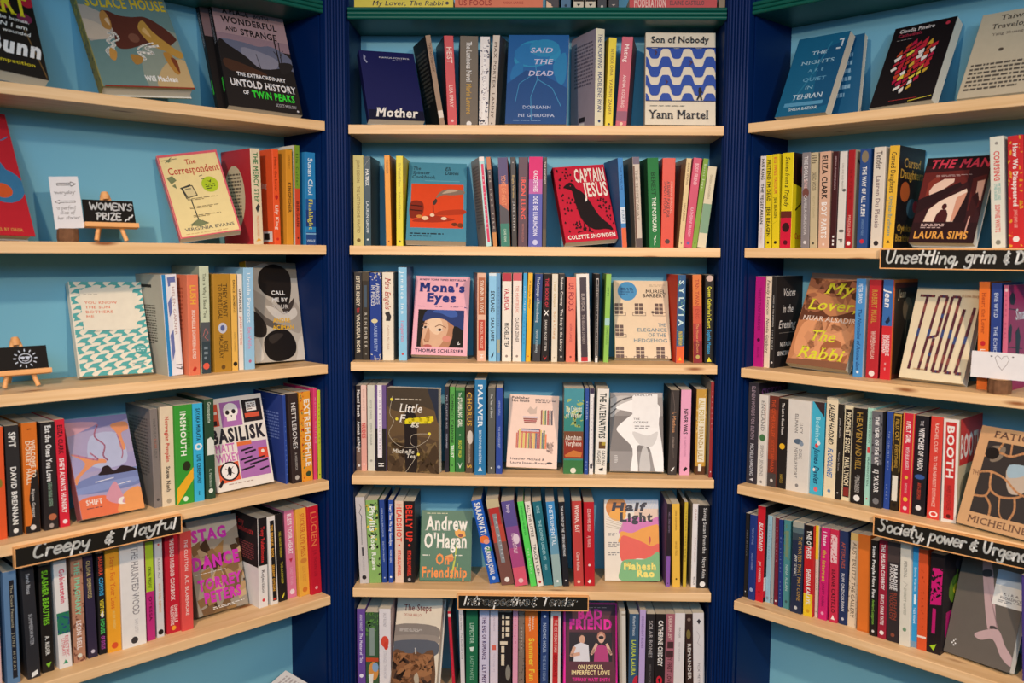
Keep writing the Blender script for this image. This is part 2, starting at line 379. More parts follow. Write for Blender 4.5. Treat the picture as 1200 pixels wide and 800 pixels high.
def art_halflight():
    o = ['r:c8ccd4:.35:0:1:.16', 'r:e8c8b0:.55:.12:1:.26', 'e:d8862c:.22:.11:.2:.14', 'e:f0a838:.24:.2:.16:.075',
         'p:d878b4:.36,.26 .6,.22 .8,.27 1,.22 1,.4 .3,.44 .32,.32', 'p:f0a038:.31,.4 .5,.42 .7,.36 .85,.33 1,.33 1,.58 .3,.55 .28,.46',
         'p:e85c48:.3,.47 .5,.48 .7,.53 .85,.58 1,.55 1,.7 .85,.74 .6,.73 .3,.76', 'p:7cb478:.33,.76 .5,.74 .7,.74 .85,.7 1,.66 1,1 .3,1 .28,.85',
         'e:c84a40:.83:.5:.022:.04', 'r:c84a40:.825:.5:.835:.56']
    for k in range(5): o.append('l:b8a890:%.2f,%.2f .3,%.2f .34,%.2f:.008' % (.02, .22 + .03 * k, .28 + .025 * k, .24 + .03 * k))
    for k in range(12): o.append('l:e8dccc:%.3f,.02 %.3f,.14:.006' % (.45 + .045 * k, .38 + .045 * k))
    return ';'.join(o)
ART = {
 'nobody': art_nobody, 'raven': art_raven, 'hedgehog': art_hedgehog, 'piles': art_piles, 'sunwaves': art_sunwaves, 'troll': art_troll, 'flame': art_flame, 'stag': art_stag, 'halflight': art_halflight,
 'cookbook': 'r:e04a24:.05:.28:.95:.84;p:8a2c1c:.05,.52 .25,.52 .25,.68 .05,.72;l:3a1a18:.05,.56 .25,.57:.02;l:3a1a18:.05,.62 .24,.63:.02;p:a83420:.1,.75 .4,.68 .75,.72 .78,.74 .5,.77 .15,.77;p:b83c20:.45,.68 .6,.62 .95,.6 .95,.66;e:f0c8a0:.3:.72:.06:.025;e:f0d0b0:.42:.68:.04:.02;e:f0d0b0:.62:.72:.05:.02;e:d88a40:.2:.7:.05:.02;l:3a2420:.44,.65 .43,.54:.015;p:4a3a34:.42,.53 .47,.47 .5,.5 .46,.55;p:8a7464:.48,.46 .55,.38 .7,.34 .95,.36 .95,.4 .75,.42 .6,.42;p:c0a890:.58,.4 .7,.35 .85,.36 .7,.39;e:6a3420:.8:.79:.05:.022;e:7a3c20:.9:.8:.05:.03',
 'mona': 'r:17140f:.08:.43:.92:.9;P:b88260:.2,.6 .26,.5 .42,.46 .62,.5 .74,.62 .72,.78 .6,.95 .3,.98 .16,.9 .17,.74;P:dcae8c:.2,.6 .27,.51 .42,.48 .58,.53 .64,.66 .56,.82 .4,.94 .22,.9 .18,.74;P:ecc8a6:.24,.6 .34,.52 .48,.54 .54,.64 .46,.74 .36,.72 .28,.66;P:c08c68:.28,.66 .22,.79 .25,.83 .31,.81 .31,.72;L:9a6448:.21,.8 .24,.835 .3,.825:.014;P:b8625a:.2,.885 .28,.865 .36,.885 .3,.91;P:dccaba:.17,.657 .22,.638 .27,.655 .22,.668;e:33241c:.222:.652:.024:.015;P:dccaba:.41,.688 .48,.664 .56,.685 .48,.7;e:33241c:.487:.681:.03:.018;L:7a4c38:.15,.625 .21,.6 .28,.62:.014;L:7a4c38:.4,.645 .49,.62 .6,.655:.014;e:d88c78:.62:.79:.08:.04;P:24386e:.17,.57 .24,.44 .5,.4 .98,.4 .98,.74 .84,.68 .72,.62 .56,.55 .38,.535 .26,.56;P:3c5ca4:.34,.46 .46,.42 .72,.42 .8,.5 .66,.52 .5,.475;P:17140f:.74,.64 .86,.66 .96,.74 .96,.94 .7,.94 .72,.8;r:f0b2be:.0:.9:1:1;r:f0b2be:.92:.4:1:1;r:f0b2be:0:.4:.08:1;r:f0b2be:.08:.38:.92:.43;l:f0ece8:.84,.82 .83,.86 .87,.85:.012',
 'littlef': 'p:4a3e30:0,0 1,0 1,.25 .6,.2 .3,.28 0,.22;p:5a4632:0,.6 1,.62 1,1 0,1;w:7a6240:6:.6:1;w:4a3826:4:.65:1;p:2a3040:.8,0 1,0 1,.4 .9,.2;e:241c1a:.44:.24:.06:.05;p:241c1a:.34,.3 .54,.3 .58,.5 .56,1 .36,1 .33,.5;l:c8b8a0:.1,.1 .04,.3 .12,.4 .02,.55 .2,.68 .5,.7 .75,.62 .85,.53:.008;l:c8b8a0:.85,.53 .5,.55 .45,.65 .6,.75 .35,1:.008;l:f0dc20:.36,.395 .9,.345:.09;l:f0dc20:.34,.405 .86,.385:.07;l:e8d020:.4,.375 .9,.365:.06;e:f0dc40:.08:.14:.028:.018;e:f0dc40:.18:.37:.028:.018;e:f0dc40:.82:.53:.028:.018;e:f0dc40:.6:.78:.028:.018',
 'figure': 'r:6e6864:0:.3:1:.75;r:a09a96:0:0:1:.06;p:b8b4b0:0,.08 .4,.05 .45,.2 .2,.22 0,.32;l:5a5654:.0,.2 .2,.1 .45,.05:.03;l:5a5654:.0,.28 .2,.16 .45,.12:.025;p:f0ece8:.1,.2 .4,.1 .6,.12 .8,.1 .95,.2 .92,.4 .98,.7 1,1 .85,1 .75,.72 .62,.68 .5,.7 .52,1 .38,1 .42,.72 .2,.55 .12,.46 .3,.34 .42,.26;p:d0ccc8:.42,.5 .7,.55 .9,.5 .8,.68 .55,.66;r:ece8e4:.42:.02:.9:.45;p:c0bcb8:.6,.72 .7,.72 .75,1 .55,1;x:c8c4c0:.08:.14:.8:.9:6',
 'flower': 'l:c8c830:.7,.5 .68,.7 .62,.97:.02;l:b0b82c:.66,.72 .6,.97:.015;l:b8c038:.74,.76 .68,.97:.015;p:f0a838:.66,.3 .74,.27 .86,.3 .88,.37 .78,.4 .68,.36;e:8a3a1c:.78:.36:.05:.025;p:e89a48:.48,.66 .62,.62 .66,.68 .56,.72;e:d87828:.58:.7:.07:.035',
 'rocks': 'p:8a8078:0,.3 .9,.3 .9,.46 0,.5;p:988c82:0,.42 .9,.4 .9,.5 0,.52;p:5a5e68:0,.48 .9,.46 .9,.62 0,.62;p:6a4830:0,.6 .2,.58 .35,.62 .5,.58 .65,.6 .78,.56 .9,.6 .9,1 0,1;w:3a261c:7:.62:1:0:.9;w:8a5a38:7:.6:1:0:.9;w:a06c44:3:.6:.85:.1:.88;l:d8d0c8:.48,.54 .5,.6:.03;x:c8c0b8:.1:.6:.335:.37:3;p:b8a890:.5,.86 .56,.8 .62,.88 .58,.95',
 'badfriend': 'r:f020a0:0:0:1:.02;r:f020a0:0:.98:1:1;r:f020a0:0:0:.03:1;r:f020a0:.97:0:1:1;r:24181c:.1:.35:.9:.69;e:3a2420:.33:.42:.075:.055;e:d8a488:.34:.435:.055:.05;p:e0dce0:.2,.5 .32,.47 .46,.5 .48,.69 .18,.69;l:d8a488:.2,.52 .14,.62 .3,.6:.06;e:c08068:.7:.4:.08:.06;e:e0b098:.7:.42:.06:.055;e:2a1c1c:.7:.41:.05:.02;p:b83c78:.58,.52 .7,.49 .82,.52 .84,.69 .56,.69;l:e0b098:.58,.55 .52,.6 .62,.48:.05;l:e0b098:.83,.55 .88,.6 .8,.48:.05;p:a8405a:.05,.03 .6,.03 .5,.3 .05,.34;r:5a2a34:.04:.03:.96:.34',
 'solace': 'p:b0a090:0,.15 .35,.3 .45,.45 .1,.52 0,.5;p:c8b098:.0,.3 .25,.4 .2,.5 0,.5;p:8a9080:.6,.5 1,.4 1,1 .5,1;p:c0a070:.75,.75 1,.7 1,1 .6,1;p:5a2c20:.22,.22 .3,.2 .4,.24 .55,.25 .7,.24 .85,.32 .98,.45 .95,.5 .8,.58 .6,.55 .4,.6 .28,.58 .3,.4;p:b07a3c:.2,.25 .26,.2 .3,.3 .28,.4 .2,.38;p:d8b088:.24,.3 .28,.28 .28,.36;p:b8883c:.58,.38 .66,.28 .74,.4 .9,.55 1,.62 .95,.68 .8,.6 .68,.55;p:d8a868:.62,.4 .66,.36 .7,.46;l:ece0d0:.22,.44 .28,.46 .2,.53 .26,.57 .16,.63 .2,.7:.035;l:ece0d0:.3,.43 .33,.5 .25,.54 .24,.62:.02;l:ece0d0:.75,.55 .6,.58 .66,.64 .5,.63 .55,.7 .42,.7:.03;l:ece0d0:.7,.52 .56,.56 .5,.6:.02;p:c08840:.2,.6 .26,.64 .22,.73 .17,.7;p:b07a34:.78,.62 .86,.64 .9,.82 .84,.84 .78,.7;p:7a3c20:.84,.68 .9,.7 .89,.84;p:a87838:.4,.66 .52,.68 .5,.74 .42,.76;e:7a4a38:.5:.48:.06:.05;r:8a3020:.02:.985:1:1',
 'mountain': 'r:b08c8c:0:0:1:.4;r:9a7a80:0:.3:1:.4;p:6a6a7c:0,.38 .3,.36 .55,.38 .75,.36 1,.46 1,.62 0,.6;p:8a8490:.3,.42 .6,.44 .8,.5 .7,.6 .4,.6;p:241e1c:0,.4 .15,.42 .35,.5 .55,.6 1,.58 1,1 0,1;p:4a2e20:.05,.55 .4,.6 .6,.66 .1,.66;l:2a2422:.8,.28 .82,.62:.02;l:2a2422:.86,.3 .84,.62:.012;l:2a2422:.76,.4 .82,.46:.01;l:2a2422:.9,.38 .84,.46:.01;l:2a2422:.5,.46 .53,.6:.008;p:2a2422:.8,.52 .98,.5 .98,.56 .84,.62',
 'correspondent': 'r:d8606a:0:0:1:.03;r:d8606a:0:.985:1:1;r:d8606a:0:0:.02:1;r:d8606a:.97:0:1:1;l:3a3a34:.34,.56 .37,.86:.018;p:d8c490:.25,.42 .42,.4 .46,.52 .3,.54;l:3a3a34:.25,.42 .42,.4 .46,.52 .3,.54 .25,.42:.016;l:3a3a34:.22,.42 .4,.39:.02;l:3a3a34:.24,.42 .28,.55:.02;r:6a6450:.3:.43:.39:.44;e:b0c428:.72:.41:.14:.095;p:2a3418:.68,.36 .72,.37 .76,.35 .74,.39;x:3a4a20:.64:.8:.4:.47:3;l:5a5a48:.05,.07 .3,.06:.012;l:5a5a48:.1,.1 .22,.04:.012;p:7a8058:.12,.06 .22,.08 .15,.1;p:7a8058:.05,.28 .15,.26 .2,.32 .1,.36;p:7a8058:.1,.38 .16,.36 .17,.42;p:7a8058:.2,.86 .36,.8 .52,.86 .36,.89;l:5a5a48:.22,.88 .3,.82:.01;l:5a5a48:.5,.87 .42,.82:.01;l:4a4a40:.58,.3 .64,.29:.012;l:4a4a40:.6,.33 .65,.34:.012',
 'tangle': 'r:8a8276:0:0:1:.16;p:c4bbae:.0,.12 .3,.02 .45,.05 .3,.22 .05,.3;p:241e1a:.2,.22 .28,.08 .55,.02 .82,.09 .86,.24 .76,.44 .6,.46 .48,.37 .3,.32;p:b0a598:.0,.28 .2,.31 .45,.42 .62,.5 .9,.4 1,.55 .95,.72 .7,.68 .35,.62 .1,.48;p:ddd4c8:.3,.44 .5,.47 .66,.53 .88,.46 .92,.54 .7,.6 .45,.55;p:6a6058:.08,.45 .3,.56 .55,.63 .75,.66 .5,.68 .2,.6;p:463c36:.62,.46 .78,.42 .9,.36 .84,.46 .7,.52;p:2a2420:0,.5 .14,.52 .28,.64 .24,.74 .08,.75 0,.7;p:1e1a18:.2,.8 .3,.72 .5,.68 .72,.7 .84,.82 .8,.93 .6,.99 .36,.99 .22,.92;p:3a332e:.3,.76 .45,.72 .6,.73 .5,.78 .36,.82;p:e0d8cc:.0,.8 .1,.77 .17,.95 .05,1 0,1;p:d8d0c4:.88,.82 1,.76 1,1 .82,1 .86,.92',
 'shift': 'r:a8a0c8:0:.4:1:.55;p:8a84b0:.0,.0 1,.0 1,.05 .5,.12 0,.14;p:d0a0b0:.0,.04 .5,.06 .3,.12 0,.17;p:bcc0dc:.35,.2 .8,.2 .85,.5 .3,.5;p:7c88b8:.1,.62 1,.56 1,.74 .05,.76;p:8a98c8:0,.7 .9,.66 .9,.72 0,.76;l:e8e4ec:.3,.66 .6,.64:.012;l:e8e4ec:.6,.72 .85,.7:.012;p:2c2024:.42,.56 .5,.51 .56,.52 .62,.57 .7,.55 .78,.53 .95,.57 .95,.6 .4,.6;e:2c2024:.5:.555:.07:.045;p:e8986a:.0,.35 .3,.42 .5,.44 .52,.48 .35,.48 .1,.58 .02,.66 0,.6 .2,.46;l:c08098:.05,.36 .4,.44 .3,.36:.025;l:b87890:.5,.08 .42,.2 .55,.3 .5,.4 .56,.46:.025;p:e8986a:.7,.1 .95,.08 .98,.16 .85,.2 .88,.35 .8,.36 .78,.2;l:c08098:.78,.2 .82,.38 .78,.46:.02;p:ec7850:0,.82 .4,.8 .62,.9 .6,1 0,1;p:f0a060:.6,.92 .75,.8 1,.78 1,1 .6,1;p:d898a8:.48,.76 .6,.68 .66,.76 .7,.9 .55,.9 .42,.84;p:f4ece4:.62,.86 .7,.85 .66,.9 .72,.92 .6,.91',
 'basilisk': 'r:d8583c:.03:.06:.2:.3;r:ece2d6:.03:.14:.18:.17;r:2c2024:.05:.24:.16:.29;r:b070b0:.24:.05:.6:.32;e:f4ece4:.42:.15:.13:.085;r:f4ece4:.34:.2:.5:.26;e:241c20:.36:.165:.035:.025;e:241c20:.47:.16:.035:.025;p:241c20:.41,.2 .44,.2 .425,.225;r:241c20:.63:.05:.97:.3;r:f0e8e0:.7:.08:.88:.18;r:d8583c:.66:.2:.92:.25;x:6a5a58:.72:.86:.09:.17:4;r:b070b0:.44:.52:.97:.9;r:e0703c:.44:.5:.7:.545;r:e0503c:.8:.6:.97:.72;e:f0e0d0:.88:.64:.03:.02;l:241c28:.5,.6 .72,.58:.03;l:241c28:.56,.635 .76,.615:.03;l:241c28:.46,.7 .68,.68:.03;l:241c28:.52,.735 .9,.7:.03;l:241c28:.62,.765 .95,.74:.03;l:241c28:.46,.81 .7,.79:.03;l:241c28:.78,.84 .95,.82:.03;p:e0603c:.06,.72 .42,.7 .42,.9 .06,.92;e:241c20:.25:.795:.17:.105;e:f4ece4:.25:.795:.14:.088;l:241c20:.12,.88 .04,.95:.05;e:241c20:.25:.795:.035:.05;l:241c20:.18,.76 .32,.83:.01;l:241c20:.19,.84 .32,.75:.01',
 'man': 'r:1c1014:0:0:1:.1;p:6a2420:0,.18 .7,.16 .7,.3 0,.6;p:8a3428:.1,.3 .25,.2 .3,.4 .1,.5;p:f0c8b0:.14,.4 .2,.32 .34,.26 .5,.26 .5,.3 .36,.38 .28,.42 .24,.46 .18,.52;p:f4d4bc:.2,.62 .35,.52 .72,.38 .74,.42 .62,.76 .16,.76;p:d8987c:.6,.48 .74,.42 .66,.74 .58,.76;p:2a1216:.0,.5 .6,.3 .64,.34 .2,.58 0,.68;p:4a1a1c:.32,.76 .34,.68 .4,.62 .48,.62 .52,.68 .52,.76;e:4a1a1c:.44:.585:.04:.035;p:5a1e1c:.78,.26 .98,.22 .96,.6 .8,.64;p:e8b098:.86,.3 .97,.28 .97,.52 .88,.5;p:3a1416:.82,.48 .9,.42 .94,.5 .92,.7 .82,.72;p:240e12:.62,.76 .76,.4 .8,.7 .76,.9;r:2a1014:0:.77:1:1;l:d8a090:.86,.7 .84,.92:.02;l:8a4a40:.78,.86 .76,.92:.02',
 'rabbi': 'p:5a3424:.3,.12 .9,.06 1,.2 1,.3 .7,.24 .3,.22;p:6a3c28:.0,.36 .2,.3 .5,.46 1,.36 1,.46 .6,.48 .2,.5 0,.52;p:e8a070:.1,.55 .5,.52 .95,.55 .9,.9 .6,.96 .1,.9;p:b0704c:.4,.5 .55,.48 .5,.62 .42,.62;p:a86440:.5,.78 .7,.7 .95,.8 .9,.95 .6,.95;w:d89468:4:.5:1;w:a8694a:4:.0:.5;p:8a5a40:0,.95 1,.93 1,1 0,1;r:b89078:0:0:1:.06',
 'veins': 'r:3a3432:.14:.14:1.0:.86;p:c8b4a0:.5,.36 .8,.34 .82,.56 .6,.6;p:a8c0cc:.52,.34 .78,.33 .74,.42 .54,.46;p:8a7a68:.2,.2 .4,.18 .38,.3 .24,.34;l:d89a68:.14,.3 .3,.24 .5,.26 .7,.2 1,.18:.03;l:d89a68:.3,.24 .36,.14:.03;l:d89a68:.5,.26 .48,.14:.025;l:d89a68:.14,.46 .3,.44 .5,.48 .7,.58 .85,.6 1,.52:.03;l:d89a68:.3,.44 .34,.6 .5,.66 .7,.64 .8,.6:.03;l:d89a68:.14,.7 .3,.68 .34,.6:.03;l:d89a68:.3,.68 .4,.76 .42,.86:.03;l:d89a68:.7,.64 .74,.76 .7,.86:.03;l:d89a68:.5,.66 .54,.8 .6,.86:.02;l:d89a68:.82,.34 .9,.44 .84,.6:.03;l:d89a68:.9,.44 1,.4:.02;e:1c1816:.24:.26:.1:.06',
 'limb': 'p:c8a8a8:.3,.0 .44,.0 .68,.58 .72,.62 .62,.64 .54,.6;p:524a4a:.34,.1 .46,.08 .48,.14 .36,.16;e:4a4444:.655:.63:.06:.02;p:c8a8a8:.58,.66 .74,.64 .86,.76 1,.86 1,.94 .84,.88 .68,.74 .5,.78 .4,.74;e:f0ece8:.14:.85:.012:.008;e:f0ece8:.12:.87:.012:.008;e:f0ece8:.1:.89:.012:.008;e:f0ece8:.15:.89:.012:.008;e:f0ece8:.13:.91:.012:.008',
}
for k_ in ('littlef', 'figure', 'rocks', 'solace', 'mountain', 'tangle', 'shift', 'limb', 'rabbi', 'veins', 'cookbook'):
    ART[k_] = ';'.join(q[0].upper() + q[1:] if q[:2] in ('p:', 'l:') else q for q in ART[k_].split(';'))
for k_ in ('raven', 'halflight'):
    t_ = ART[k_](); ART[k_] = ';'.join('P' + q[1:] if q[:2] == 'p:' and q.count(',') > 5 else q for q in t_.split(';'))
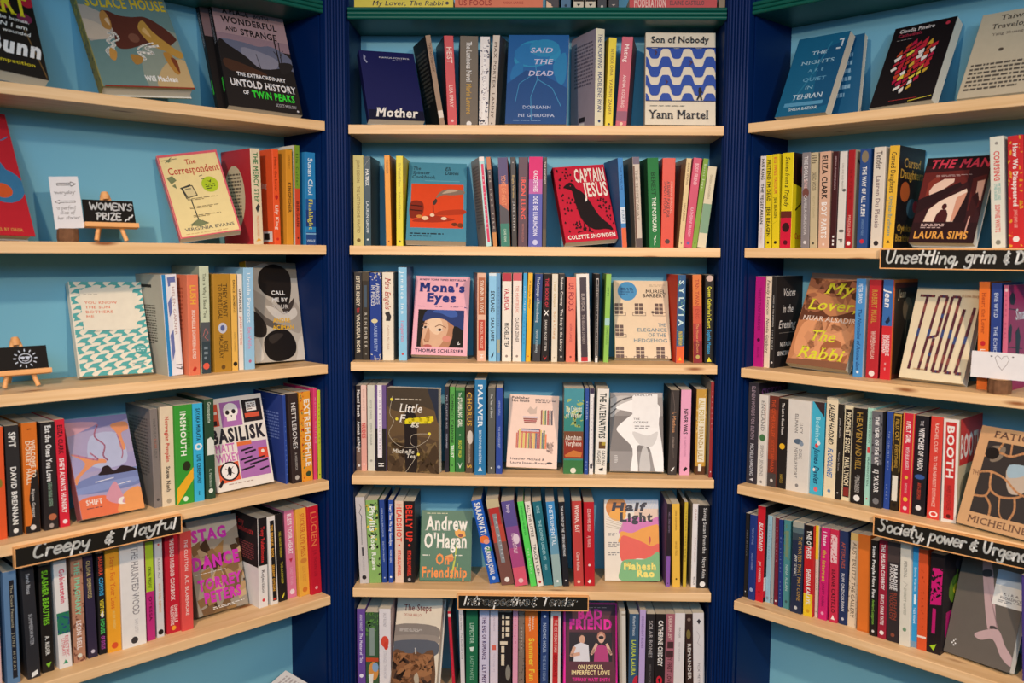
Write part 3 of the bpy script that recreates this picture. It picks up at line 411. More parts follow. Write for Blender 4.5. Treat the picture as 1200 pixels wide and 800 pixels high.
# ---- every book: kind+bay+shelf+binding | u,v,z,yaw,roll,lean,size (mm, degrees) | spine,front,back,page colours | printing on spine | front | back | label
BOOKS = r'''
SC0p|-189.6,10,10.2,0,-90,0,20,126,226|e0c428,,,|t:My Lover, The Rabbi:2a2014:.18:.9:.55:i;d:2a2014:.94:.4|||book lying flat with yellow spine, at left above the centre top shelf
SC0p|14.4,10,11.2,0,-90,0,22,126,200|e07c5c,,,|t:US FOOLS:a03030:.04:.42:.55;t:NORA LANGE:a83c34:.55:.78:.25|||book lying flat with coral spine, above the centre top shelf
SC0p|36.6,10,0,0,0,0,29,126,198|3a2a24,,,|p:e8b890:.0,.92 .5,.97 .5,1 0,1;d:2a1a1a:.97:.2|||book with brown spine and peach foot, above the centre top shelf
SC0p|66.7,10,0,0,0,0,22,126,198|5a7890,,,|d:2a3a48:.975:.3|||book with dusty blue spine, above the centre top shelf
SC0p|95.7,10,0,0,0,0,23,126,198|d8c8b0,,,|p:2a2420:.3,.955 .5,.985 .7,.955;b:2a2420:0:.93|||book with cream foot left of its twin, above the centre top shelf
SC0p|122.8,10,0,0,0,0,23,126,198|d8c8b0,,,|p:2a2420:.3,.955 .5,.985 .7,.955;b:2a2420:0:.93|||book with cream foot right of its twin, above the centre top shelf
SC0p|148.9,10,0,0,0,0,21,126,198|2a2422,,,|d:c8b8a8:.985:.3|||book with black spine and pale mark, above the centre top shelf
SC0p|175,10,0,0,0,0,23,126,198|241e1c,,,|p:b8a090:.3,.96 .5,.98 .7,.96|||book with black-brown spine beside red flat book, above the centre top shelf
SC0p|408.2,10,11.2,0,-90,0,22,126,197|c83432,,,|t:MODERATION:f0b8a8:.05:.42:.9:b;t:ELAINE CASTILLO:6a1418:.46:.86:.45:b;p:e8d8d0:.91,.3 .95,.5 .91,.9|||book lying flat with red spine, above the centre top shelf
SC0p|420.5,14,0,0,0,0,15,126,198|8a7050,,,||||book with tan spine at the right end, above the centre top shelf
FC1p|-317.2,3,10.9,23.7,-1.3,25.5,132.8,22,186|1d1f52,1d1f52,1d1f52,||r:14152e:0:.86:1:1;t:Mother:f2e8dc:.12:.88:.955:.125:sbi;t:MARIUS PORTEVA:d8d0d0:.34:.9:.1:.022;x:8a88a0:.58:.9:.115:.135:1;p:9a98b0:.06,.06 .1,.09 .08,.13 .12,.17 .1,.19 .05,.13||book with navy cover with large white italic title, at left end, centre bookcase top shelf
SC1p|-216,40.1,1.1,20,-9.8,0,12.3,128,208.4|a88a72,,15130f,|t:THE NOTEBOOK:6a4a3a:.08:.4:.5:s;b:e8d8c8:.82:.9||x:5a5850:.15:.85:.12:.75:14|book with black blurb cover and thin tan spine, leaning left, centre bookcase top shelf
SC1p|-193,40.7,0.5,14,-2.7,0,22.2,127.6,207.6|c8323a,,2a1214,|t:HEIST:f0c8b8:.12:.3:.55:b;t:LISA SPRAY:f0c8b8:.54:.78:.4;d:e8b0a8:.93:.3|||book with red spine with white block title, leaning left, centre bookcase top shelf
SC1p|-155,40.2,0,6,0,0,41.8,125.5,207.5|75695c,,4a4038,|t:The Luminous Novel:e8e0d8:.06:.5:.3:s;t:Mario Levrero:c89a40:.52:.86:.3:s;d:e8e0d8:.96:.3|||book with thick grey-brown spine with white and gold lettering, centre bookcase top shelf
SC1p|-121,38,0.2,0,0.9,0,21.9,128,205.6|ded4cc,,,|w:2a2440:14;b:e8e0d8:.08:.92:.35:.65;t:JENNY HOLLAND:6a5a70:.12:.7:.22;d:1a1a1a:.93:.3|||book with white spine overgrown with dark scrollwork, centre bookcase top shelf
SC1p|-102,36,0.4,-14,3,0,16.6,128,207.9|d2c2b2,4a4440,,|t:MAX PORTER  LANNY:5a4a42:.07:.9:.42;d:3a3030:.96:.25|||book with tan spine with wide-set dark capitals, leaning right, centre bookcase top shelf
FC1p|0.2,19.7,5.1,-3.7,0.8,13.3,142.4,18,217.7|123a6a,1a5a96,1a5a96,||P:2486b0:.1,.3 .2,.12 .45,.06 .8,.1 .85,.25 .6,.34 .3,.36;P:1e6ea6:.05,.5 .1,.35 .25,.32 .22,.5;P:2078a8:.75,.34 .95,.2 .96,.5 .85,.55;e:1e6ea6:.4:.22:.3:.13;e:2480ac:.6:.15:.25:.1;p:14477f:0,.55 .3,.4 .6,.45 1,.6 1,1 0,1;l:3a8ab4:.45,.3 .5,.5 .4,.7 .42,.95:.012;l:3a8ab4:.5,.5 .75,.6 .9,.8:.012;l:3a8ab4:.48,.42 .2,.55 .15,.75:.01;t:SAID:c8c0d8:.36:.74:.2:.055:si;t:THE:c8c0d8:.42:.74:.33:.055:si;t:DEAD:c8c0d8:.34:.76:.46:.055:si;t:DOIREANN:b0b8d0:.27:.74:.83:.035:s;t:NI GHRIOFA:b0b8d0:.2:.8:.92:.035:s;x:7a98c0:.12:.86:.95:.97:1||book with blue cover with ghostly pale-blue trees and title, centre bookcase top shelf
SC1p|148.6,42.6,0,24,0,0,22.4,128,225.2|efe4c4,,a89aa8,|t:THE KNOWING:3a4a78:.05:.4:.5;t:MADELEINE RYAN:3a4a78:.43:.84:.45;d:3a4a78:.93:.3||x:6a6070:.15:.9:.1:.55:12;r:2a2028:.35:.86:.6:.91;r:e8e0dc:.38:.92:.58:.98|book with cream spine with blue lettering and mauve back cover, centre bookcase top shelf
SC1p|171.2,39.6,0.3,10,1.8,0,18.4,126.8,204.3|ecd022,,a88a10,|t:INTERIOR CHINA:7a5a10:.12:.42:.4;t:YASMIN ZAHER:7a5a10:.46:.86:.4;d:3a3010:.96:.3|||book with bright yellow spine leaning slightly right, centre bookcase top shelf
SC1p|198.6,35.8,0.8,-10,3.4,0,25.7,128,204.6|c84a5e,6a2a30,,|t:Mating:f8d8d0:.08:.28:.4:b;t:ANNA ROSLING:f0c8c0:.42:.78:.3;b:8a3a5a:.82:.93;d:e8c0a0:.96:.3|||book with pink-coral spine with white lettering, leaning right, centre bookcase top shelf
FC1h|335.2,33.2,6.4,-1.2,0.5,11.6,162.6,28,222.5|ead9bf,ead9bf,ead9bf,||z:nobody;t:Son of Nobody:20202a:.07:.9:.115:.068:s;t:Yann Martel:20202a:.05:.9:.935:.088:s;x:8a8478:.06:.88:.795:.805:1||hardback with rows of blue wave shapes on cream, centre bookcase top shelf
SC2p|-415.1,38,0,0,0,0,24.3,128,210.6|d4c47e,,,|t:JOAN DIDION:8a7040:.05:.3:.3;t:THE LAST THING HE WANTED:8a7040:.34:.86:.3;d:7a6030:.94:.4|||book with pale yellow spine with faint brown lettering, at left end, centre bookcase second shelf
SC2p|-393.8,38,0,0,0,0,16.2,128,208.8|2a4a54,16130f,,|t:MATRIX:e8e8e0:.14:.33:.5:b;t:LAUREN GROFF:d0d8d8:.5:.86:.4;l:d8d8d0:.1,.1 .9,.02:.02;d:e8e8e0:.93:.3|||book with dark teal spine with white lettering and black cover, centre bookcase second shelf
SC2p|-343.7,38,0.1,0,-1,0,13.2,128,211|f09a24,a8620c,,|t:THE ISLANDER:8a4a10:.05:.2:.4;d:7a3a10:.95:.3|||book with orange spine leaning a little left, centre bookcase second shelf
SC2p|-317.8,38,0,0,0,0,16.2,128,210.1|e6d426,,,|t:The Wonderful Dance:9a7a20:.08:.34:.35:s;t:Selected Stories:9a7a20:.4:.7:.3:s;d:6a5a10:.95:.35|||book with lemon yellow spine beside the teal picture cover, centre bookcase second shelf
FC2p|-231.1,27.2,12.4,5.2,1.1,30.2,141.2,22,221.1|4c8ea4,4c8ea4,4c8ea4,||z:cookbook;t:The:24343c:.06:.2:.1:.04:si;t:Spinster:24343c:.06:.36:.155:.04:si;t:Cookbook:24343c:.05:.45:.21:.04:si;t:Eli:24343c:.62:.72:.1:.045:si;t:Davies:24343c:.62:.86:.155:.045:si;x:24343c:.05:.62:.9:.96:2;r:6aaabc:.28:.235:.88:.245||book with teal cover with a red picture of smoking food, centre bookcase second shelf
SC2p|-106.9,39.3,0.6,12,-5.2,0,12.3,128,208.9|b8dcd8,,a4948a,|b:d8285a:.08:.95:.28:.8;t:THE LISTENERS:f0c8d0:.2:.8:.3;b:f0e0d8:.0:.05||x:6a5c58:.15:.85:.08:.8:20|book with pale aqua spine with hot pink stripe, leaning left, centre bookcase second shelf
SC2p|-91.7,38,0.4,0,-4.9,0,10.1,128,208.9|45322c,,,|t:THE LONG FIRM:d8c8b8:.15:.8:.4;b:c8843c:.84:1;b:c8703c:.0:.14|||book with thin dark brown spine with orange foot, leaning left, centre bookcase second shelf
SC2p|-67.5,38,0.4,0,-2.3,0,22.2,128,207.4|c0603c,,,|b:4a3a6a:0:.3;b:d0683c:.3:.52;p:4a4446:0,.52 1,.6 1,.74 0,.74;b:2a7a64:.74:1;t:YOKE OF MEAT:e88a58:.2:.54:.5;t:CLARE BEAMS:c8d8c0:.8:.95:.25|||book with spine in purple, orange, grey and green blocks, centre bookcase second shelf
SC2p|-46.4,38,0.2,0,-1.5,0,12.1,128,208.4|3c342c,,,|t:Eagly Vermin:c8a868:.2:.46:.4:s;t:JANE LAVERS:d8d0c8:.5:.82:.35;d:b0a8a0:.06:.3|||book with dark brown spine with small white lettering, beside red-titled spine, centre bookcase second shelf
SC2p|-27.2,38,0,0,0,0,22.1,128,208.4|5a3a42,,,|t:IRON LUNG:f0503e:.22:.7:.5:b;t:KIRSTIN MIDDLETON:b06a60:.74:.95:.2|||book with plum spine with tall coral capitals, centre bookcase second shelf
SC2p|2,38,0,0,0,0,32.2,128,209.5|6668b4,,,|b:e03c78:0:.25;b:c86aa8:.25:.41;t:CACOETHES:f4e0e8:.15:.39:.3:b;t:ODE DE LUKUNCION:e8e4f4:.43:.88:.3:b;d:c8c8e8:.95:.4|||book with spine half pink and half violet-blue, white lettering, centre bookcase second shelf
SC2p|23.6,38,0,0,0,0,9,128,208.7|46382e,,,|t:THE KINDNESS:d8c8b8:.05:.3:.5;b:5a4a2a:.8:1|||book with thin dark brown spine beside the red raven cover, centre bookcase second shelf
FC2p|136.2,43.7,15,12.3,-4.9,23.4,128.7,24,197.8|9a1426,c81e38,c81e38,||z:raven;t:CAPTAIN:f4e4d4:.38:.98:.22:.17:b;t:JESUS:f4e4d4:.52:.98:.42:.18:b;t:COLETTE SNOWDEN:f4e8dc:.05:.97:.965:.05:b||book with red cover with a black raven, tilted to the left, centre bookcase second shelf
SC2p|212.8,39.1,0.4,10,-4,0,12.4,128,208|4a8cc8,,3c6aa0,|b:dce4ec:.55:.73;b:e87048:.78:1;t:THE TWELVE:2a5a90:.08:.36:.4;t:FERRY:5a7a9a:.58:.72:.5|||book with blue spine with orange foot and blue back cover, centre bookcase second shelf
SC2p|246.9,39.1,0.5,8,-3.3,0,16.4,128,210|d0c0ae,,6a5e50,|b:6a6074:0:.08;b:6a4a3a:.1:.9:0:.25;t:THE SECRETARIAT:8a7a68:.14:.7:.4;b:5a4a48:.9:1|||book with cream and brown spine with faint capitals, centre bookcase second shelf
SC2p|284.5,39.2,0.7,5,-2.8,0,26.4,127.4,208.1|2c7c42,,1c5430,|t:BEREST:1a4a28:.16:.42:.4;t:THE POSTCARD:e8ecd8:.44:.83:.35:b;p:e8ecd8:.4,.9 .65,.86 .5,.93 .6,.93 .4,.98 .45,.93|||book with thick green spine with white lettering, centre bookcase second shelf
SC2p|312.4,38,0,0,0,0,30,128,208|e2482c,,a01c18,|t:A SUNNY PLACE FOR:5a1a14:.26:.66:.22:b:.5;t:SHADY PEOPLE:5a1a14:.26:.62:.2::.25;t:MARIANA ENRIQUEZ:f0a088:.26:.62:.18::.76;d:4a1a14:.93:.4|||book with thick orange-red spine with dark lettering, centre bookcase second shelf
SC2p|344.7,38.5,0.4,5,4.1,0,12.2,127.3,207.8|e6c890,,9a7a54,|t:DARK SPRING:7a5a3a:.05:.3:.4;t:UNICA ZURN:7a5a3a:.5:.7:.4;d:5a4a3a:.95:.3|||book with sand-coloured spine leaning right, centre bookcase second shelf
SC2p|360.5,38,0.9,0,5.2,0,19.8,128,208.2|d23e60,,,|t:BODY FRIEND:f8c8c8:.06:.3:.4;t:KATHERINE BRABON:f0b8c0:.55:.88:.35;d:6a5a9a:.95:.4|||book with pink-red spine leaning right, centre bookcase second shelf
SC2p|376,38,0.6,0,6.2,0,11.8,128,207.7|8aaa48,,,|t:Burnt Sugar:e0e8c0:.06:.36:.4:s;d:4a6a20:.95:.3|||book with leaf green spine leaning right, centre bookcase second shelf
SC2p|392.8,38,1.1,0,6.4,0,20,128,189.1|e6d6b4,,,|b:88a888:.46:.82;t:GREEN LODGERS:9a8a6a:.1:.4:.25|||book with shorter spine of cream and sage green, at right end, centre bookcase second shelf
SC3p|-419.2,44.1,0,0,0,0,19.5,121.9,209.5|2a241e,,,|t:ESTHER KINSKY:e8d8bc:.04:.38:.45:b;t:VAGUEUR NOIR:e8d8bc:.48:.92:.42:b;p:a01c18:.3,.41 .7,.4 .6,.46 .35,.46|||book with black spine with cream capitals, at left end, centre bookcase third shelf
SC3p|-400.8,42,0,0,0,0,16.4,124,210.7|3c352c,,,|t:REMEMBER:c8c0b0:.46:.86:.4;b:544a3c:0:.1;b:4a5a68:.15:.4:.3:.7;d:8a8478:.93:.3|||book with charcoal brown spine with grey lettering, centre bookcase third shelf
SC3p|-377.2,42,0,0,0,0,26.7,124,208.8|24408e,,,|w:dcd4c8:3:0:.09;t:APHRODITE:e4e0dc:.12:.36:.32::.7;t:IN PIECES:e4e0dc:.14:.38:.32::.28;t:LAUREN BEATTY:a8b8dc:.58:.9:.3;e:e0d0a0:.4:.55:.3:.025;w:dcd4c8:3:.93:1|||book with navy spine with white ornament at head and foot, centre bookcase third shelf
SC3p|-347.4,42,0,0,0,0,26.7,124,210|ecdfc8,8a8478,,|t:Mrs Engels:b84a3c:.06:.42:.5:si;p:2a2420:.2,.46 .6,.44 .8,.5 .7,.55 .3,.55 .35,.5;t:GAVIN McCREA:c8a890:.6:.88:.22|||book with cream spine with red handwriting and a small black bird, centre bookcase third shelf
SC3p|-312.5,42,0,0,0,0,20.5,124,222.4|8cc8e6,586a90,,|t:Jamaica Inn:e8f4f8:.05:.5:.4:s;t:Tangerinn:d880a0:.56:.8:.4:s;d:c84a4a:.93:.3|||book with tall light blue spine with white and pink lettering, centre bookcase third shelf
FC3p|-228.6,67.9,10,1.5,1.4,22.2,135.6,22,203.6|7a1c28,f0b2be,f0b2be,||z:mona;t:A NEW YORK TIMES BESTSELLER:2a2848:.07:.93:.055:.022:b;t:Mona's:24347c:.08:.93:.195:.105:sB;t:Eyes:24347c:.22:.78:.325:.105:sB;x:8a6a80:.06:.28:.38:.4:1;x:8a6a80:.38:.58:.38:.4:1;x:8a6a80:.66:.92:.38:.4:1;t:THOMAS SCHLESSER:2a2440:.06:.94:.965:.04:b||book with pink cover with a cropped painted portrait, centre bookcase third shelf
SC3p|-123.7,43.5,0,8,0,0,21.5,123.4,209.7|e8b698,,6a4a3a,|b:b4643c:.05:.47:.12:.9;b:c44a34:.53:.88:.12:.9;t:SWANN IN LOVE:f0d8c0:.08:.45:.45;t:MARCEL PROUST:f0c0a8:.55:.86:.3;t:H:f4e8e0:.92:.97:.4|||book with peach spine with two rust-coloured panels, centre bookcase third shelf
SC3p|-97.6,42,0,0,0,0,18.4,124,209.9|8ec8e8,,,|b:dce8ec:0:.03;t:SKYLAND:1c2430:.2:.45:.5:b;t:SARA JAFFE:1c2430:.5:.77:.42:b;p:1c2430:.3,.95 .5,.92 .7,.89 .6,.94 .4,.97|||book with sky blue spine with black capitals, centre bookcase third shelf
SC3p|-83.3,42,0,0,0,0,8.2,124,210|6a9ec4,,,|t:WITH MY DOG EYES:3a5a80:.15:.6:.4;b:a8a890:.75:.9|||book with thin dusty blue spine, centre bookcase third shelf
SC3p|-63.9,42,0,0,0,0,22.5,124,210.1|f0e4d4,,,|b:b82a38:0:.09;t:VALENCIA:c02838:.17:.42:.5:b;t:MICHELLE TEA:2a2428:.56:.84:.42:b;d:9a8a80:.94:.3|||book with cream spine with red title and red head band, centre bookcase third shelf
SC3p|-39,42,0,0,0,0,21.2,124,210.3|f0e2d4,,,|b:d45a60:0:.085;t:THE HEARTBREAK:dc8a7a:.14:.45:.35;t:CLAUDIE ZELNER:4a3a3a:.5:.78:.38;d:9a8a80:.94:.3|||book with cream spine with pale coral head band, centre bookcase third shelf
SC3p|-23.5,42,0.1,0,0.9,0,9,124,210.5|3ca4d6,,,|t:JAMES PURDY:d8ecf4:.15:.45:.4;t:EUSTACE:1a6aa0:.5:.8:.4|||book with thin azure spine leaning right, centre bookcase third shelf
SC3p|-12.4,42,0.1,0,1.2,0,11.2,124,210.6|f2b622,,,|t:A Simple Affair:8a5a10:.08:.4:.4;d:c84a20:.94:.35|||book with golden yellow spine, leaning right, centre bookcase third shelf
SC3p|7.5,42,0.2,0,1.2,0,18.3,124,208.7|3c3c40,,,|b:34467c:0:.3;b:34687e:.3:.8;t:The Language of Remembering:d8dce0:.03:.55:.38:s;t:Patrick Holloway:c0ccd0:.63:.9:.35:s|||book with spine fading from navy to charcoal, fine white italic title, centre bookcase third shelf
SC3p|27.9,42,0.2,0,1.1,0,18.3,124,208.8|241e1e,,,|t:THE BOOK OF:d03848:.05:.38:.42:b;t:X:f4ece4:.41:.48:.5:b;t:SARAH ROSE ETTER:d8d0c8:.52:.88:.3;p:c83030:.2,.93 .5,.96 .8,.93 .5,.98|||book with black spine with red and white capitals, centre bookcase third shelf
SC3p|50.3,42,0,0,0,0,14.3,124,208.9|e6dac4,,,|t:Your Utopia:c8a868:.08:.38:.4:s;t:Bora Chung:d0985a:.42:.74:.4:s;d:b0a088:.95:.25|||book with narrow cream spine with gold lettering, centre bookcase third shelf
SC3p|66.6,42,0,0,0,0,14.3,124,209.1|26221e,,,|t:Graham Caveney:e8e0d4:.03:.36:.42:sb;t:The Body in the Library:e8e0d4:.4:.88:.42:sb;d:c8c0b4:.94:.35|||book with black spine with white bold lower-case title, centre bookcase third shelf
SC3p|88.9,42,0,0,0,0,22.1,124,201.1|ea7a62,,,|t:US FOOLS:9a2a30:.06:.4:.55:b;t:NORA LANGE:b04a48:.54:.76:.25;d:8a3a30:.94:.25|||book with shorter coral spine with dark red title, centre bookcase third shelf
SC3p|121.7,42,0.5,0,-1.9,0,30.3,124,209.5|f0e8dc,,,|b:44363a:.04:.96:.26:.8;b:c02830:.945:.995:.26:.8;t:EURYDICE:b8a8a0:.22:.42:.22;t:THE BEGGAR STUDENT:a89890:.46:.8:.22|||book with white-edged spine with dark brown centre panel, centre bookcase third shelf
SC3p|150.5,42,0,0,0,0,11.2,124,209.7|221e1e,1c1816,,|b:e0d8d0:.05:.94:.25:.75;b:2e2828:.06:.93:.32:.68;t:THERE LIVES A YOUNG GIRL:c8c0b8:.12:.8:.25;b:f0e8e0:.945:1:.2:.8|||book with black spine with a thin white inner frame, centre bookcase third shelf
SC3p|173.4,42,0.1,0,1,0,12.2,124,209.9|92c452,,,|t:LIFTS:4a7a20:.15:.25:.4;b:a8d0c8:.5:.58;t:CARMEN BOULLOSA:4a7a30:.6:.8:.3|||book with lime green spine leaning right, centre bookcase third shelf
FC3p|264.9,66.1,8.4,1.1,0.2,23.9,134,20,200.5|ecd2b0,ecd2b0,ecd2b0,||z:hedgehog;t:MURIEL:2a2220:.58:.95:.165:.045;t:BARBERY:2a2220:.52:.95:.22:.045;t:THE:7a9098:.79:.93:.6:.045;t:ELEGANCE:7a9098:.4:.95:.665:.045;t:OF THE:7a9098:.6:.93:.73:.045;t:HEDGEHOG:7a9098:.33:.95:.8:.045;x:c8b090:.65:.95:.05:.08:2||book with cream cover with drawn windows and a blue round badge, centre bookcase third shelf
SC3p|349.5,42.7,0,4,0,0,19.5,124,209.1|38608a,,d63a1e,|w:6aa07a:8:.02:.8;t:SYLVIA:d8ece8:.06:.58:.6:b;t:MAYA BINYAM:e8c838:.64:.8:.45:b;b:ee6838:.81:1;p:f0c030:.3,.97 .5,.93 .7,.97|||book with blue leafy spine with large pale capitals, centre bookcase third shelf
SC3p|392,42.8,0.4,4,-2,0,21.6,124,209.5|e67c3a,,703012,|b:d85a3c:.35:.55;b:b83c3c:.55:.75;b:8e2830:.75:1;t:TAN TWAN ENG:b84028:.05:.5:.4:s;t:The House of Doors:e8a060:.55:.88:.3:si;d:c8b060:.93:.45|||book with spine fading from orange to maroon, centre bookcase third shelf
SC3p|418.4,42,0.2,0,-1,0,21.2,124,209.6|2e2c28,,1c120e,|e:d8b8a8:.5:.04:.4:.035;t:Queen Catherine's Court:e8dc40:.13:.6:.4:sb;t:Sophie Masson:3ca4d8:.62:.9:.4:sb;p:ecdc30:.2,.985 .5,.93 .8,.985|||book with black spine with yellow and blue lettering, at right end, centre bookcase third shelf
SC4p|-421.7,52,0,0,0,0,14.6,114,208.8|2a201e,,,|b:7a6052:.72:1;t:Naomi Booth:f0e8e0:.05:.37:.5:sb;t:Animals at Night:f0e8e0:.42:.78:.5:sb;d:e8e0d8:.94:.45|||book with black spine with brown foot and white lettering, at left end, centre bookcase
SC4p|-408.8,48.4,0,0,0,0,13.5,117.6,210.5|e8a898,,,|b:f0c8b8:0:.45;t:ELLIS SCOTT:c89888:.05:.3:.35;t:NUDES:d03c3c:.44:.62:.65:b;d:f4e0d8:.92:.35|||book with pink spine with red capitals, centre bookcase fourth shelf
SC4p|-391.3,49.3,0,0,0,0,17.7,116.7,210.5|d8d4c4,,,|t:JOYCE CAROL:8a8a80:.17:.4:.25;t:ZERO SUGAR:8a8a80:.44:.7:.25;d:a8a498:.88:.35|||book with pale grey-cream spine, plain, centre bookcase fourth shelf
SC4p|-366.8,46.1,0,0,0,0,26,119.9,211.2|6e5488,,,|b:231f1f:.5:1;b:f0e8ec:0:.84:.18:.6;t:NO ONE BELONGS HERE:b09ab0:.06:.75:.18::.4;t:H:f0ece8:.9:.95:.5:b|||book with purple spine with white strip and black lower half, centre bookcase fourth shelf
FC4p|-287.8,35.5,0.4,-10.9,-0.3,0.2,129.4,22,205.4|6a5236,6a5236,6a5236,||z:littlef;t:Little:f4ece0:.22:.68:.285:.1:si;t:F:f4ece0:.22:.34:.405:.09:si;t:gg:f0e8d8:.46:.62:.44:.06:si;t:Michelle:e8e0d0:.08:.52:.775:.05:si;t:Tea:e8e0d0:.36:.54:.83:.05:si;x:c8b8a0:.15:.9:.12:.15:1||book with brown photo cover with a dark standing figure and yellow scribble, centre bookcase
SC4p|-207.2,45.3,0,0,0,0,10.4,120.7,209.9|2a2630,,,|t:THE TALENTED MISS:c8c8d0:.1:.5:.35;t:MONA ARSHI:b8b8c4:.55:.72:.35|||book with thin navy-black spine right of the brown photo cover, centre bookcase fourth shelf
SC4p|-193.8,46,0,0,0,0,12.4,120,208.9|58a64a,,,|t:DOMENICO STARNONE:142a14:.08:.66:.5:b;t:TRUST:f0f4e8:.68:.83:.6:b;d:142a14:.92:.3|||book with grass green spine with black and white capitals, centre bookcase fourth shelf
SC4p|-175.2,46.9,0,0,0,0,22.8,119.1,207.8|2e6c3a,,,|b:58904c:0:.04;t:The:d8e8d0:.06:.11:.3;t:STUMBLING GIRL:e8ecd8:.12:.47:.42:b;d:a8c098:.56:.2;t:BRIDGET WALSH:d8d848:.62:.83:.32;p:f0f4e8:.25,.88 .5,.93 .75,.88 .5,.96|||book with dark green spine with cream and yellow capitals, centre bookcase fourth shelf
SC4p|-151.9,39.3,0,0,0,0,18.6,126.7,208.1|5c4a3a,,,|b:2a1c14:0:.08;t:CHORUS:d8a840:.05:.45:.6;e:d8c8b8:.6:.58:.4:.08;t:REBECCA KAUFFMAN:c8b49c:.66:.88:.25;t:S:e0b040:.9:.97:.6|||book with brown spine with gold angular capitals, centre bookcase fourth shelf
SC4p|-125.1,22,0,0,0,0,26.6,128,230.3|2878aa,,,|t:PALAVER:e8f0f4:.05:.5:.42:b;t:BRYAN WASHINGTON:d8e8f0:.53:.88:.25;p:e8f0f4:.3,.96 .5,.91 .7,.96|||book with tall blue spine with spaced white capitals, centre bookcase fourth shelf
SC4p|-98.5,33.2,0,0,0,0,17.5,128,209.6|5c5c56,,,|t:The Years of Blood:d8d8d0:.07:.35:.3:s;d:e0e0d8:.93:.25|||book with grey spine with small white lettering, centre bookcase fourth shelf
SC4p|-80,34.2,0,0,0,0,15.4,128,209.6|2e4a9c,242e58,,|t:AMPARO DAVILA:a8b8e0:.15:.32:.3;t:THE HOUSEGUEST:a8b8e0:.45:.7:.3;d:90a4d8:.92:.5|||book with royal blue spine beside the pink pile-of-books cover, centre bookcase fourth shelf
FC4p|-1.8,62.7,9.2,0,1.9,21,123.4,20,181.1|f0cfbc,f0cfbc,f0cfbc,||z:piles;t:Publisher:2a2628:.04:.4:.06:.032:b;t:Not Found:2a2628:.04:.4:.1:.032:b;t:Heather McDaid &:3a3234:.06:.75:.9:.03;t:Laura Jones-Rivera:3a3234:.06:.8:.95:.03;x:6a5a58:.52:.95:.05:.11:3;e:2a2628:.85:.93:.06:.015||book with pink cover with painted piles of books, centre bookcase fourth shelf
SC4p|98.7,43.2,0,0,0,0,47.4,122.8,207.9|3a8a80,,8a7a68,|b:4a96a0:0:.3;w:a8b868:5:.12:.45;b:7a4a30:.5:.6;b:9a3826:.6:.82;p:d07a3a:.05,.78 .5,.72 .95,.75 .9,.8 .1,.8;b:3e7a44:.84:1;t:The Covenant:e8e4d0:.2:.27:.5:h;t:of Water:e8e4d0:.28:.34:.4:h;t:Abraham:f0e0d0:.54:.6:.5:h;t:Verghese:f0e0d0:.61:.67:.5:h;d:e8e4d0:.96:.3|||book with thick spine painted in teal, gold, rust and green, centre bookcase fourth shelf
SC4p|129.9,40.4,0,0,0,0,9.3,125.6,208.8|30509c,,,|t:BOULDER:c8d4ec:.15:.36:.4;t:EVA:a8b8e0:.85:.95:.35|||book with narrow royal blue spine, centre bookcase fourth shelf
SC4p|141.8,41,0,0,0,0,10.3,125,208.9|eee8e4,,,|b:3a2e48:0:.06;t:LIV STROMQUIST:b0a0b0:.15:.7:.3;p:2a2430:.2,.88 .8,.87 .8,.93 .2,.93;b:4a3a50:.1:.9:.88:1|||book with narrow white spine with dark edging, centre bookcase fourth shelf
SC4p|165,42.2,0.3,0,1.1,0,27.8,123.8,207.8|efe8dc,,,|t:THE ALTERNATIVES:24302c:.05:.58:.55:b;b:6a4a2a:.62:.7:.25:.85;b:b8a040:.62:.66:.5:.85;t:CAOILINN:2a2824:.72:.9:.3::.7;t:HUGHES:2a2824:.72:.88:.3::.3;p:2a2824:.3,.94 .7,.92 .7,.96 .4,.96|||book with white spine with tall black title, centre bookcase fourth shelf
FC4p|251.6,43,8,-6,-1.2,19.4,128.8,20,193|8a8480,8a8480,8a8480,||z:figure;t:THE:4a4848:.44:.56:.35:.022;t:OCEANS:4a4848:.44:.72:.395:.026;x:8a8888:.46:.75:.42:.47:2;t:PERIPLUM:5a585c:.42:.8:.045:.025||book with grey cover with a white wind-blown figure, centre bookcase fourth shelf
SC4p|336.9,42.1,0.2,0,1,0,20.5,123.9,206.5|443c38,,1c1814,|t:I, Medusa:d89868:.25:.5:.4:s;l:8a7a70:.2,.02 .5,.2 .3,.5 .6,.8:.03;t:AYANA GRAY:a89488:.55:.68:.2;p:f0ece4:.3,.95 .5,.92 .8,.9 .5,.96|||book with charcoal spine with rust lettering, centre bookcase fourth shelf
SC4p|366.9,43.6,0,0,0,0,24.6,122.4,207.5|f2a8c4,,7a5a50,|t:NEVER WAS:1c181c:.22:.52:.4:b;t:H. GARETH GAVIN:c07a98:.55:.78:.22;p:1c181c:.3,.94 .6,.9 .8,.92 .5,.96|||book with pink spine with black title, centre bookcase fourth shelf
SC4p|405.4,49.9,0,0,0,0,25.7,116.1,208|cc9a3c,,3a2a14,|w:e8c078:6:0:1;b:5a3418:.9:1;b:f0e4c8:.1:.85:.2:.85;t:ALL FOURS:c8a838:.13:.4:.5;t:MIRANDA JULY:b08c3c:.43:.83:.45;b:f0ece0:.87:.96:.3:.6|||book with golden marbled spine with white label, centre bookcase fourth shelf
SC4p|424.9,22,0,0,0,0,8.1,128,230.7|9c2c2e,,8a8078,|t:IMPOSTER:e0a0a0:.1:.5:.4;d:f0d8d0:.94:.4|||book with tall thin dark red spine, at right end, centre bookcase fourth shelf
